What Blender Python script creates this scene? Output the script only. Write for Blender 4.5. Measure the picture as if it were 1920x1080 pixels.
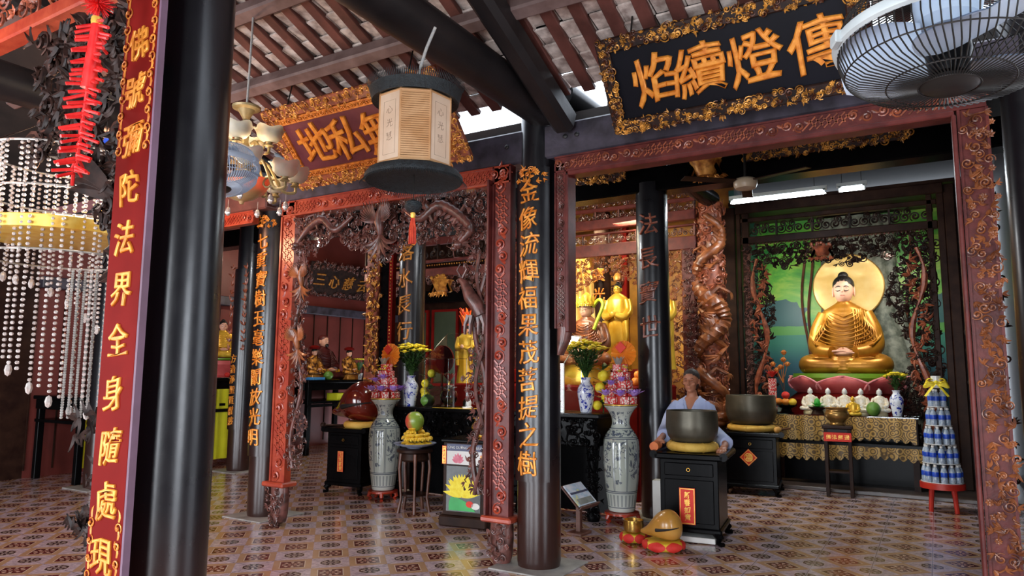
import bpy, math, random
import numpy as np
from mathutils import Matrix, Vector, Euler
for _o in list(bpy.data.objects): bpy.data.objects.remove(_o)
SC = bpy.context.scene
COL = SC.collection
PI = math.pi
# ------------------------------------------------------------------ camera
cam = bpy.data.cameras.new('camera'); cam.sensor_width = 36; cam.lens = 24.745; cam.clip_start = .02
camo = bpy.data.objects.new('camera', cam); COL.objects.link(camo); SC.camera = camo
def _cam():
    yaw, pitch, roll = math.radians(30.957), .1192, .0069
    cp, sp = math.cos(pitch), math.sin(pitch)
    F = Vector((0, cp, sp)); U = Vector((0, -sp, cp)); R = Vector((1, 0, 0))
    c, s = math.cos(roll), math.sin(roll)
    R, U = R*c + U*s, U*c - R*s
    Z = Matrix.Rotation(yaw, 3, 'Z')
    R, U, F = Z@R, Z@U, Z@F
    M = Matrix((R, U, -F)).transposed().to_4x4()
    M.translation = (0, 0, 1.45)
    camo.matrix_world = M
_cam()
# ------------------------------------------------------------------ sky, daylight, exposure
wd = bpy.data.worlds.new('overcast_sky'); SC.world = wd; wd.use_nodes = True
_bg = wd.node_tree.nodes['Background']
_bg.inputs[0].default_value = (.80, .88, 1, 1); _bg.inputs[1].default_value = 2.2
SC.view_settings.view_transform = 'Standard'
SC.view_settings.look = 'None'; SC.view_settings.gamma = 1; SC.view_settings.use_curve_mapping = False
SC.view_settings.exposure = 0.9
cy = SC.cycles
cy.use_denoising = True; cy.max_bounces = 7; cy.diffuse_bounces = 4; cy.glossy_bounces = 4
cy.transmission_bounces = 6; cy.transparent_max_bounces = 12; cy.sample_clamp_indirect = 6
cy.caustics_reflective = False; cy.caustics_refractive = False
def light(name, kind, loc, power, color=(1, 1, 1), size=.1, target=None, size_y=None, spot=None, portal=False):
    l = bpy.data.lights.new(name, kind); l.energy = power; l.color = color
    if kind == 'AREA':
        l.size = size
        if size_y: l.shape = 'RECTANGLE'; l.size_y = size_y
        if portal: l.cycles.is_portal = True
    elif kind == 'SPOT':
        l.spot_size = math.radians(spot or 60); l.spot_blend = .6; l.shadow_soft_size = size
    else: l.shadow_soft_size = size
    o = bpy.data.objects.new(name, l); COL.objects.link(o); o.location = loc
    if target is not None:
        o.rotation_euler = (Vector(target) - Vector(loc)).to_track_quat('-Z', 'Y').to_euler()
    return o
# daylight lamps: side doorway, and three unseen front doorways added for narrow highlights
for _x in (-7.6, -4.2, -.8): light('daylight_doorway', 'AREA', (_x, -2.45, 1.45), 125, (.88, .93, 1), 1.9, (_x, 5, 1.45), 2.6)
light('daylight_side_doorway', 'AREA', (4.05, 1.0, 1.45), 70, (.86, .92, 1), 1.6, (-3, 1.0, 1.45), 2.6)
# ------------------------------------------------------------------ mesh builder
def nrm(v):
    v = np.asarray(v, float); n = np.linalg.norm(v)
    return v/n if n > 1e-9 else v
def TR(x=0, y=0, z=0): return Matrix.Translation((x, y, z))
def RX(a): return Matrix.Rotation(a, 4, 'X')
def RY(a): return Matrix.Rotation(a, 4, 'Y')
def RZ(a): return Matrix.Rotation(a, 4, 'Z')
def SCL(x, y, z): return Matrix.Diagonal((x, y, z, 1))
class MB:
    def __init__(s, off=None):
        s.v = []; s.f = []; s.n = 0
        s.st = [np.array(TR(-off[0], -off[1], -off[2]) if off is not None else Matrix.Identity(4))]
    def push(s, m): s.st.append(s.st[-1] @ np.array(m)); return s
    def pop(s): s.st.pop(); return s
    def add(s, vs, fs):
        vs = np.asarray(vs, float); M = s.st[-1]
        s.v.append(vs @ M[:3, :3].T + M[:3, 3]); b = s.n; s.n += len(vs)
        s.f += [tuple(i+b for i in f) for f in fs]; return s
    def box(s, c, d, m=None, taper=1):
        x, y, z = [k/2 for k in d]; t = taper
        vs = np.array([(-x*t, -y*t, -z), (x*t, -y*t, -z), (x*t, y*t, -z), (-x*t, y*t, -z), (-x, -y, z), (x, -y, z), (x, y, z), (-x, y, z)])
        if m is not None: vs = vs @ np.array(m)[:3, :3].T
        return s.add(vs+np.array(c), [(3, 2, 1, 0), (4, 5, 6, 7), (0, 1, 5, 4), (1, 2, 6, 5), (2, 3, 7, 6), (3, 0, 4, 7)])
    def bx(s, x0, x1, y0, y1, z0, z1): return s.box(((x0+x1)/2, (y0+y1)/2, (z0+z1)/2), (x1-x0, y1-y0, z1-z0))
    def lathe(s, pr, seg=24, c=(0, 0, 0), sq=None):
        vs = []; fs = []
        for r, z in pr:
            for k in range(seg):
                a = 2*PI*k/seg; vs.append((c[0]+r*math.cos(a), c[1]+r*math.sin(a), c[2]+z))
        for i in range(len(pr)-1):
            for k in range(seg):
                k2 = (k+1) % seg; fs.append((i*seg+k, i*seg+k2, (i+1)*seg+k2, (i+1)*seg+k))
        if pr[0][0] > 1e-4: fs.append(tuple(range(seg))[::-1])
        if pr[-1][0] > 1e-4: fs.append(tuple((len(pr)-1)*seg+k for k in range(seg)))
        return s.add(vs, fs)
    def tube(s, pts, r, seg=6, flat=1, up=None):
        P = np.asarray(pts, float); n = len(P); R = np.full(n, r) if np.isscalar(r) else np.asarray(r, float)
        T = np.gradient(P, axis=0); T /= (np.linalg.norm(T, axis=1, keepdims=True)+1e-12)
        u = np.array(up if up is not None else ((0, 0, 1) if abs(T[0][2]) < .9 else (1, 0, 0)), float)
        vs = np.zeros((n, seg, 3)); a = np.arange(seg)*2*PI/seg
        for i in range(n):
            x = np.cross(u, T[i]); x = nrm(x); y = np.cross(T[i], x)
            if up is None: u = y
            vs[i] = P[i] + R[i]*(np.cos(a)[:, None]*x + flat*np.sin(a)[:, None]*y)
        fs = [(i*seg+k, i*seg+(k+1) % seg, (i+1)*seg+(k+1) % seg, (i+1)*seg+k) for i in range(n-1) for k in range(seg)]
        fs += [tuple(range(seg))[::-1], tuple((n-1)*seg+k for k in range(seg))]
        return s.add(vs.reshape(-1, 3), fs)
    def ell(s, c, r, seg=12, rings=8, m=None):
        r = (r, r, r) if np.isscalar(r) else r
        vs = [(0, 0, -1)]
        for i in range(1, rings):
            p = -PI/2+PI*i/rings
            vs += [(math.cos(p)*math.cos(2*PI*k/seg), math.cos(p)*math.sin(2*PI*k/seg), math.sin(p)) for k in range(seg)]
        vs.append((0, 0, 1)); vs = np.array(vs)*np.array(r)
        if m is not None: vs = vs @ np.array(m)[:3, :3].T
        fs = [(0, 1+(k+1) % seg, 1+k) for k in range(seg)]
        for i in range(rings-2):
            b = 1+i*seg
            fs += [(b+k, b+(k+1) % seg, b+seg+(k+1) % seg, b+seg+k) for k in range(seg)]
        b = 1+(rings-2)*seg; t = len(vs)-1
        fs += [(b+k, b+(k+1) % seg, t) for k in range(seg)]
        return s.add(vs+np.array(c), fs)
    def prism(s, poly, d, z0=0):
        n = len(poly)
        vs = [(x, y, z0) for x, y in poly]+[(x, y, z0+d) for x, y in poly]
        fs = [tuple(range(n))[::-1], tuple(range(n, 2*n))]+[(i, (i+1) % n, n+(i+1) % n, n+i) for i in range(n)]
        return s.add(vs, fs)
    def torus(s, c, R, r, seg=28, ss=8, m=None, flat=1):
        vs = []; fs = []
        for i in range(seg):
            a = 2*PI*i/seg
            for k in range(ss):
                b = 2*PI*k/ss; q = R+r*math.cos(b); vs.append((q*math.cos(a), q*math.sin(a), flat*r*math.sin(b)))
        vs = np.array(vs)
        if m is not None: vs = vs @ np.array(m)[:3, :3].T
        for i in range(seg):
            for k in range(ss):
                i2, k2 = (i+1) % seg, (k+1) % ss
                fs.append((i*ss+k, i2*ss+k, i2*ss+k2, i*ss+k2))
        return s.add(vs+np.array(c), fs)
    def loft(s, rings, seg=24, fn=None, caps=True):
        """rings: (cx,cy,z,rx,ry); fn(i,ang)->radial scale"""
        vs = []; n = len(rings)
        for i, (cx, c_y, z, rx, ry) in enumerate(rings):
            for k in range(seg):
                a = 2*PI*k/seg; q = fn(i, a) if fn else 1
                vs.append((cx+rx*q*math.cos(a), c_y+ry*q*math.sin(a), z))
        fs = [(i*seg+k, i*seg+(k+1) % seg, (i+1)*seg+(k+1) % seg, (i+1)*seg+k) for i in range(n-1) for k in range(seg)]
        if caps: fs += [tuple(range(seg))[::-1], tuple((n-1)*seg+k for k in range(seg))]
        return s.add(vs, fs)
    def blade(s, p, d, nrmv, L, w, curl=.3, seg=4, th=.25):
        """carved leaf or flame tongue: ridged, tapering, curling sideways in the plane of d x n"""
        d = nrm(d); nv = nrm(nrmv); sd = np.cross(nv, d); p = np.asarray(p, float)
        vs = []; ang = 0; q = p.copy(); st = L/seg
        for i in range(seg+1):
            t = i/seg; ww = w*(math.sin(PI*min(1, .22+.78*t)) if t < 1 else .02)
            dd = d*math.cos(ang)+sd*math.sin(ang); ss = -d*math.sin(ang)+sd*math.cos(ang)
            vs += [q-ss*ww/2, q+nv*w*th*(1-t*.6), q+ss*ww/2, q-nv*w*th*.4]
            q = q+dd*st; ang += curl/seg*2
        fs = []
        for i in range(seg):
            b = i*4
            fs += [(b+k, b+(k+1) % 4, b+4+(k+1) % 4, b+4+k) for k in range(4)]
        fs += [(0, 3, 2, 1), (seg*4, seg*4+1, seg*4+2, seg*4+3)]
        return s.add(vs, fs)
    def build(s, name, mat, parent=None, smooth=True, ang=38, bevel=0, fix=False):
        V = np.concatenate(s.v) if s.v else np.zeros((0, 3))
        me = bpy.data.meshes.new(name); me.from_pydata(V.tolist(), [], s.f); me.materials.append(mat)
        if bevel or fix:
            import bmesh
            bm = bmesh.new(); bm.from_mesh(me)
            if fix: bmesh.ops.recalc_face_normals(bm, faces=bm.faces)
            if bevel:
                es = [e for e in bm.edges if len(e.link_faces) == 2 and e.calc_face_angle(0) > .6]
                bmesh.ops.bevel(bm, geom=es, offset=bevel, segments=1, affect='EDGES', clamp_overlap=True)
            bm.to_mesh(me); bm.free()
        if smooth:
            me.polygons.foreach_set('use_smooth', [True]*len(me.polygons))
            me.set_sharp_from_angle(angle=math.radians(ang))
        me.update()
        o = bpy.data.objects.new(name, me); COL.objects.link(o)
        if parent is not None: o.parent = parent
        return o
def thing(name, label, cat, loc=(0, 0, 0), rz=0, group=None):
    o = bpy.data.objects.new(name, None); COL.objects.link(o); o.empty_display_size = .05
    o.location = loc; o.rotation_euler = (0, 0, rz); return tag(o, label, cat, group)
def tag(o, label, cat, group=None, kind=None):
    o['label'] = label; o['category'] = cat
    if group: o['group'] = group
    if kind: o['kind'] = kind
    return o
def struct(o): o['kind'] = 'structure'; return o
def dup(root, loc, rz=None, label=None, group=None, scale=None):
    kids = {}
    for q in COL.objects:
        if q.parent is not None: kids.setdefault(q.parent.name, []).append(q)
    r = root.copy(); COL.objects.link(r); r.location = loc
    if rz is not None: r.rotation_euler = (0, 0, rz)
    if scale: r.scale = (scale,)*3
    if label: r['label'] = label
    if group: r['group'] = group
    for ch in kids.get(root.name, []):
        c = ch.copy(); COL.objects.link(c); c.parent = r
        for g in kids.get(ch.name, []):
            d = g.copy(); COL.objects.link(d); d.parent = c
    return r
def at(o, loc, rz=0): o.location = loc; o.rotation_euler = (0, 0, rz); return o
# ------------------------------------------------------------------ material nodes
def hx(h):
    c = [int(h[i:i+2], 16)/255 for i in (1, 3, 5)]
    return tuple((x/12.92 if x <= .04045 else ((x+.055)/1.055)**2.4) for x in c)+(1,)
class NT:
    def __init__(s, name):
        s.m = bpy.data.materials.new(name); s.m.use_nodes = True; s.t = s.m.node_tree
        s.b = s.t.nodes['Principled BSDF']; s._c = None
    def n(s, ty, **kw):
        q = s.t.nodes.new(ty)
        for k, v in kw.items(): setattr(q, k, v)
        return q
    def link(s, a, b): s.t.links.new(a, b)
    def coord(s):
        if not s._c: s._c = s.n('ShaderNodeTexCoord').outputs['Object']
        return s._c
    def wpos(s): return s.n('ShaderNodeNewGeometry').outputs['Position']
    def math(s, op, a, b=None, c=None):
        q = s.n('ShaderNodeMath', operation=op)
        for i, x in enumerate((a, b, c)):
            if x is None: continue
            if hasattr(x, 'node'): s.link(x, q.inputs[i])
            else: q.inputs[i].default_value = x
        return q.outputs[0]
    def sep(s, v): q = s.n('ShaderNodeSeparateXYZ'); s.link(v, q.inputs[0]); return q.outputs
    def comb(s, x, y, z=0):
        q = s.n('ShaderNodeCombineXYZ')
        for i, k in enumerate((x, y, z)):
            if hasattr(k, 'node'): s.link(k, q.inputs[i])
            else: q.inputs[i].default_value = k
        return q.outputs[0]
    def noise(s, scale, detail=3, vec=None, rough=.55, dist=0):
        q = s.n('ShaderNodeTexNoise'); s.link(vec or s.coord(), q.inputs['Vector']); q.inputs['Scale'].default_value = scale
        q.inputs['Detail'].default_value = detail; q.inputs['Roughness'].default_value = rough; q.inputs['Distortion'].default_value = dist
        return q.outputs['Fac']
    def voro(s, scale, vec=None, feature='F1', out='Distance'):
        q = s.n('ShaderNodeTexVoronoi', feature=feature); s.link(vec or s.coord(), q.inputs['Vector']); q.inputs['Scale'].default_value = scale
        return q.outputs[out]
    def ramp(s, f, stops, interp='LINEAR'):
        q = s.n('ShaderNodeValToRGB'); s.link(f, q.inputs[0]); e = q.color_ramp; e.interpolation = interp
        while len(e.elements) < len(stops): e.elements.new(.5)
        for el, (p, c) in zip(e.elements, stops): el.position = p; el.color = c if len(c) == 4 else hx(c)
        return q.outputs[0]
    def mix(s, f, a, b):
        q = s.n('ShaderNodeMix', data_type='RGBA')
        for i, x in ((0, f), (6, a), (7, b)):
            if hasattr(x, 'node'): s.link(x, q.inputs[i])
            else: q.inputs[i].default_value = x
        return q.outputs[2]
    def col(s, c):
        if hasattr(c, 'node'): s.link(c, s.b.inputs['Base Color'])
        else: s.b.inputs['Base Color'].default_value = c
        return s
    def set(s, **kw):
        for k, v in kw.items():
            k = k.replace('_', ' ')
            if hasattr(v, 'node'): s.link(v, s.b.inputs[k])
            else: s.b.inputs[k].default_value = v
        return s
    def bump(s, h, st=.3, d=.01):
        q = s.n('ShaderNodeBump'); q.inputs['Strength'].default_value = st; q.inputs['Distance'].default_value = d
        s.link(h, q.inputs['Height']); s.link(q.outputs[0], s.b.inputs['Normal']); return s
def mat(name, c, c2=None, scale=6, rough=.5, metal=0, coat=0, bump=0, bscale=25, bd=.01, spec=.5, lo=.35, hi=.65, sss=0, **kw):
    t = NT(name)
    if c2: t.col(t.ramp(t.noise(scale, 4), [(lo, c), (hi, c2)]))
    else: t.col(hx(c))
    t.set(Roughness=rough, Metallic=metal, Specular_IOR_Level=spec, Coat_Weight=coat, Coat_Roughness=.08)
    if sss: t.set(Subsurface_Weight=sss)
    if bump: t.bump(t.noise(bscale, 4), bump, bd)
    for k, v in kw.items(): t.set(**{k: v})
    return t.m
def emit(name, c, st):
    t = NT(name); t.col((0, 0, 0, 1)); t.set(Emission_Color=hx(c), Emission_Strength=st); return t.m
def glass(name, tint='#ffffff', rough=.02, ior=1.45):
    t = NT(name); t.col(hx(tint)); t.set(Transmission_Weight=1.0, Roughness=rough, IOR=ior); return t.m
# ------------------------------------------------------------------ materials
M = {}
def lacquer_column():
    t = NT('black_column_lacquer')
    z = t.sep(t.wpos())[2]
    worn = t.ramp(t.math('ADD', t.math('MULTIPLY', z, .5), t.math('MULTIPLY', t.noise(3, 5), .25)), [(.38, '#2c1712'), (.62, '#121115')])
    t.col(t.mix(t.ramp(t.noise(60, 2), [(.66, (0, 0, 0, 1)), (.8, (.5, .5, .5, 1))]), worn, hx('#3a3232')))
    t.set(Roughness=t.math('ADD', .2, t.math('MULTIPLY', t.noise(9, 5), .22)), Coat_Weight=.3, Coat_Roughness=.2, Specular_IOR_Level=.4)
    t.bump(t.noise(22, 4), .12, .004); return t.m
M['col'] = lacquer_column()
M['black'] = mat('black_lacquer', '#060607', '#0b0a0b', 4, .25, bump=.05, spec=.07)
M['blackwood'] = mat('dark_stained_beam_wood', '#131113', '#1e1a1b', 5, .45, bump=.25, bscale=14)
M['greybeam'] = mat('faded_lintel_wood', '#28242b', '#46414d', 7, .45, bump=.3, bscale=20)
M['red'] = mat('red_lacquered_wood', '#8e2f1e', '#a5452c', 9, .38, coat=.2, bump=.3, bscale=60, bd=.004)
M['maroon'] = mat('maroon_lacquered_wood', '#4c1c1a', '#672c27', 9, .45, coat=.05, spec=.3, bump=.3, bscale=60, bd=.004)
M['redboard'] = mat('red_board_lacquer', '#5e0d0a', '#701410', 3, .6, spec=.06)
M['lilac'] = mat('faded_mauve_board_edge', '#5c4250', '#705468', 4, .6)
M['carve'] = mat('brown_carved_wood', '#38201a', '#70423a', 14, .42, coat=.2)
M['carvedark'] = mat('dark_carved_wood', '#150c0a', '#33201a', 14, .5, spec=.2)
M['carvered'] = mat('reddish_carved_wood', '#5c2a1c', '#a4583a', 12, .42, coat=.2)
M['carvewarm'] = mat('warm_brown_carved_wood', '#55280f', '#9c5a30', 9, .4, coat=.2)
M['gilt'] = mat('worn_gilt_carving', '#4a2413', '#d6963e', 16, .38, .35, lo=.42, hi=.6)
M['giltbright'] = mat('bright_gilt_carving', '#8a4a1c', '#e0a04a', 12, .36, .35, lo=.35, hi=.6)
M['letter'] = mat('gold_lettering', '#c8701c', '#ee9f3e', 18, .38, .25)
M['letterdim'] = mat('aged_gold_lettering', '#8a5420', '#c98a3c', 18, .4, .25)
M['navy'] = mat('black_plaque_lacquer', '#0b0c13', '#11121a', 3, .4, spec=.12)
M['plum'] = mat('plum_plaque_lacquer', '#54262c', '#6a343a', 3, .45, spec=.25)
M['orangetrim'] = mat('orange_gilt_trim', '#a8581c', '#dd8a34', 20, .42, .2)
M['panelred'] = mat('red_brown_wall_panel', '#5e2620', '#6f302a', 2, .5)
M['panelgreen'] = mat('dark_green_wall_panel', '#26301e', '#34402a', 2, .55)
M['rafter'] = mat('brown_red_rafter_wood', '#4a2822', '#6e4038', 4, .55, bump=.3, bscale=18)
M['purlin'] = mat('grey_brown_purlin_wood', '#5e4a46', '#7d6864', 5, .55, bump=.3, bscale=18)
M['rooftile'] = mat('pale_clay_roof_tile', '#9c8a82', '#e8dbd2', 11, .75, bump=.4, bscale=30)
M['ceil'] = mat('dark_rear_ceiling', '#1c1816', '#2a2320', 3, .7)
M['stone'] = mat('grey_plinth_stone', '#7d7a76', '#a19d97', 6, .55, bump=.2)
M['gold'] = mat('statue_gold_paint', '#a8701c', '#d19a34', 5, .34, .45, bump=.1)
M['goldbright'] = mat('bright_yellow_gold', '#d9a126', '#f2c84c', 5, .3, .4)
M['goldrobe'] = mat('gilded_robe', '#9a5f18', '#c08428', 4, .36, .45)
M['skinstat'] = mat('painted_statue_skin', '#d49c80', '#dcaa90', 4, .45)
M['hairblk'] = mat('black_statue_hair', '#14100f', None, rough=.5, bump=.6, bscale=90)
M['lip'] = mat('painted_lips', '#a8584a', None, rough=.5)
M['ink'] = mat('black_paint', '#141214', None, rough=.5)
M['white'] = mat('white_glaze', '#dcdcda', '#e8e8e4', 5, .2)
M['brass'] = mat('polished_brass', '#b98a38', '#d8b060', 8, .26, .9, bump=.15, bscale=50)
M['bell'] = mat('olive_bronze', '#4a463a', '#5c574a', 5, .42, .55)
M['cushion'] = mat('yellow_cushion_fabric', '#c99a3a', '#dcb454', 12, .7, bump=.3, bscale=120)
M['cushred'] = mat('red_cushion_fabric', '#c4201c', '#d63428', 10, .65, bump=.2, bscale=100)
M['cushyel'] = mat('yellow_satin', '#dcb020', '#ecc83c', 10, .55)
M['wood'] = mat('brown_stained_wood', '#4e2a1c', '#6d4230', 6, .45, bump=.2)
M['darkwood'] = mat('dark_brown_wood', '#22130f', '#332119', 6, .42, spec=.1)
M['redwood'] = mat('glossy_red_stand', '#8c1f12', '#b03a1e', 8, .3, coat=.3)
M['fishred'] = mat('glossy_mahogany_lacquer', '#4a120c', '#6c2216', 3, .16, coat=.6)
M['fishyel'] = mat('ochre_wood_lacquer', '#a8742c', '#c89448', 4, .3, coat=.3)
M['paperred'] = mat('bright_red_paper', '#d2241a', '#e03a24', 6, .6)
M['foilgold'] = mat('gold_foil_print', '#e2a83a', '#f0c660', 20, .35, .4)
M['yellow'] = mat('yellow_petals', '#ecd018', '#f8e648', 30, .6)
M['leaf'] = mat('green_leaves', '#1f3a16', '#3f6628', 14, .55)
M['mango'] = mat('green_mango_skin', '#7f9c3c', '#93aa48', 4, .4)
M['green'] = mat('green_fruit_skin', '#4e7a2c', '#6b9640', 5, .4)
M['banana'] = mat('yellow_fruit_skin', '#d8a81e', '#ecc83c', 10, .5)
M['orange'] = mat('orange_fruit_skin', '#d8791c', '#e8963a', 10, .5)
M['purple'] = mat('lilac_lotus_petals', '#a070d0', '#d0acf0', 10, .5)
M['silver'] = mat('silver_foil', '#a8a6a0', '#d4d2cc', 20, .3, .6)
M['glassp'] = glass('clear_glass', '#f4fbf8')
M['plasticblue'] = mat('blue_bottle_label', '#1a3fae', '#2f5cd0', 20, .4)
M['plasticred'] = mat('red_plastic', '#a8201c', '#c23420', 6, .4)
M['robe'] = mat('pale_blue_robe_cloth', '#aab6dc', '#bcc6e6', 4, .8, bump=.2, bscale=40)
M['skin'] = mat('skin', '#a8694c', '#b87a5a', 5, .5, sss=.08)
M['hairshort'] = mat('cropped_dark_hair', '#2c221e', '#3c302a', 60, .7)
M['green_s'] = mat('green_seat_paint', '#5f8a1c', '#76a02a', 4, .45)
M['pinkpetal'] = mat('pink_red_lotus_petal', '#a8383c', '#c65c5a', 3, .45)
M['bamboo'] = mat('bamboo_slat', '#b98452', '#d0a274', 6, .55)
M['bamboopale'] = mat('pale_bamboo_panel', '#d3b498', '#e2c9b0', 4, .6)
M['fringe'] = mat('black_fringe', '#101416', '#20282c', 40, .6, bump=.6, bscale=120)
M['cord'] = mat('braided_cord', '#9a9c9e', '#b8b4ac', 60, .6)
M['fanblue'] = mat('pale_blue_plastic', '#b4cae4', '#c8d8ea', 4, .35)
M['fanwhite'] = mat('grey_white_enamel', '#a9b2b4', '#c0c8c8', 4, .35)
M['wire'] = mat('dark_steel_wire', '#2c2a28', None, rough=.4, metal=.6)
M['antique'] = mat('antique_ivory_brass', '#8a7850', '#aa9a70', 12, .45, .3)
M['frost'] = mat('frosted_glass_shade', '#b8b2a2', '#ccc6b6', 6, .4, sss=.2)
M['cream'] = mat('cream_gold_glaze', '#d8c6a0', '#f0ece4', 40, .25)
M['cracker'] = mat('red_foil_paper', '#c81418', '#e0302c', 20, .4)
M['crystal'] = mat('faceted_crystal', '#c4b4ac', '#efe6e0', 40, .12, .4)
M['yelcloth'] = mat('lime_yellow_cloth', '#c8cc14', '#dade28', 3, .7)
M['incense'] = mat('dark_brass', '#9a7440', '#bd9658', 6, .32, .7)
M['tube'] = emit('lit_fluorescent_tube', '#eaf6ff', 26)
M['bulb'] = emit('lit_bulb', '#f2f8ff', 40)
M['paper'] = mat('white_paper', '#d8d6d0', '#e4e2dc', 6, .7)
def porcelain(name, base, ink, scale, lo, hi, vert=True):
    t = NT(name)
    n = t.noise(scale, 5, dist=1.2); v = t.voro(scale*.8, feature='DISTANCE_TO_EDGE')
    f = t.math('MULTIPLY', t.math('GREATER_THAN', n, lo), t.math('LESS_THAN', v, hi))
    n2 = t.math('GREATER_THAN', t.noise(scale*3, 2), .5)
    f = t.math('MULTIPLY', f, t.math('ADD', .35, t.math('MULTIPLY', n2, .65)))
    t.col(t.mix(f, hx(base), hx(ink))); t.set(Roughness=.14, Coat_Weight=.3); return t.m
M['vase'] = porcelain('cream_porcelain_blue_grey_painting', '#b9bdb2', '#3a4660', 16, .5, .16)
M['vaseblue'] = porcelain('white_porcelain_cobalt_painting', '#dfe4ee', '#1a2f9c', 13, .52, .5)
def smooth_path(p, n=18, k=4):
    P = np.array(p, float); q = np.linspace(0, len(P)-1, n); C = np.stack([np.interp(q, range(len(P)), P[:, i]) for i in range(P.shape[1])], 1)
    for _ in range(k): C[1:-1] = (C[:-2]+2*C[1:-1]+C[2:])/4
    return C
# ------------------------------------------------------------------ lettering: each glyph as raised carved strokes
_GL = {}
def glyph(ch, bold=.012, ext=.05, bev=.03):
    k = (ch, bold, ext, bev)
    if k in _GL: return _GL[k]
    c = bpy.data.curves.new('glyph', 'FONT'); c.body = ch; c.size = 1; c.extrude = ext; c.bevel_depth = bev; c.bevel_resolution = 0
    c.offset = bold; c.resolution_u = 2; c.align_x = 'CENTER'
    o = bpy.data.objects.new('glyph', c); COL.objects.link(o)
    dg = bpy.context.evaluated_depsgraph_get(); dg.update()
    me = bpy.data.meshes.new_from_object(o.evaluated_get(dg))
    V = np.array([v.co[:] for v in me.vertices]) if len(me.vertices) else np.zeros((0, 3)); F = [tuple(p.vertices) for p in me.polygons]
    bpy.data.objects.remove(o); bpy.data.curves.remove(c); bpy.data.meshes.remove(me)
    _GL[k] = (V, F); return _GL[k]
def brush(V, seed):
    """slant and swell the strokes the way a brush does"""
    r = random.Random(seed); V = V.copy(); x, y = V[:, 0].copy(), V[:, 1].copy()-.38
    a = r.uniform(.06, .12)
    V[:, 0] = x*(1+.06*np.sin(5*y+seed)) + .05*np.sin(3.2*y+seed*2)
    V[:, 1] = y + a*x + .03*np.sin(6*x+seed) + .38
    return V
def write(mb, text, m0, size, step, horizontal=False, wide=1, bold=-.008, ext=.05, bev=.018, br=True):
    """characters set along local x (horizontal) or down local -y, in the xy plane of m0, facing +z"""
    for i, ch in enumerate(text):
        if ch == ' ': continue
        V, F = glyph(ch, bold, ext, bev)
        if not len(V): continue
        if br: V = brush(V, i+len(text))
        V = V - np.array([0, .38, 0])
        V = V*np.array([size*wide, size, size]) + np.array([i*step, 0, 0] if horizontal else [0, -i*step, 0])
        mb.push(m0); mb.add(V, F); mb.pop()
def text_line(mb, s, m0, size):
    c = bpy.data.curves.new('line', 'FONT'); c.body = s; c.size = size; c.extrude = size*.02; c.align_x = 'CENTER'; c.resolution_u = 2
    o = bpy.data.objects.new('line', c); COL.objects.link(o)
    dg = bpy.context.evaluated_depsgraph_get(); dg.update()
    me = bpy.data.meshes.new_from_object(o.evaluated_get(dg))
    V = np.array([v.co[:] for v in me.vertices]); F = [tuple(p.vertices) for p in me.polygons]
    bpy.data.objects.remove(o); bpy.data.curves.remove(c); bpy.data.meshes.remove(me)
    mb.push(m0); mb.add(V, F); mb.pop()
def frame_m(o, x, y):
    """matrix with origin o, local x axis and y axis given, z = x cross y"""
    x = Vector(x).normalized(); y = Vector(y); y = (y - x*y.dot(x)).normalized(); z = x.cross(y)
    m = Matrix((x, y, z)).transposed().to_4x4(); m.translation = o; return m
def front(x, y, z): return frame_m((x, y, z), (1, 0, 0), (0, 0, 1))   # local xy = world xz, facing -Y
# ------------------------------------------------------------------ wood carving: scrolls, fronds, blossoms and vines in local xy, relief along z
def scroll(mb, c, r, a0, turns=1.5, tr=None, sgn=1, z=0):
    n = int(9*turns)+3; tr = tr or r*.2; p = []; R = []
    for i in range(n):
        t = i/(n-1); a = a0+sgn*2*PI*turns*t; q = r*(1-.82*t)
        p.append((c[0]+q*math.cos(a), c[1]+q*math.sin(a), z+tr*1.6*t)); R.append(tr*(.55+.75*t))
    mb.tube(p, R, 5, 1, up=(0, 0, 1)); mb.ell((p[-1][0], p[-1][1], p[-1][2]+tr*.3), tr*1.35, 6, 4)
def blossom(mb, c, r, z=0, n=6):
    for k in range(n):
        a = 2*PI*k/n
        mb.blade((c[0], c[1], z), (math.cos(a), math.sin(a), .35), (0, 0, 1), r, r*.75, .25, 3)
    mb.ell((c[0], c[1], z+r*.25), r*.3, 6, 4)
def frond(mb, c, a, L, z=0, n=3, sp=.5, rng=random):
    for k in range(n):
        b = a+(k-(n-1)/2)*sp
        mb.blade((c[0], c[1], z), (math.cos(b), math.sin(b), rng.uniform(-.1, .35)), (0, 0, 1), L*rng.uniform(.7, 1.1), L*.3, rng.uniform(-.7, .7), 4, .4)
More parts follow.
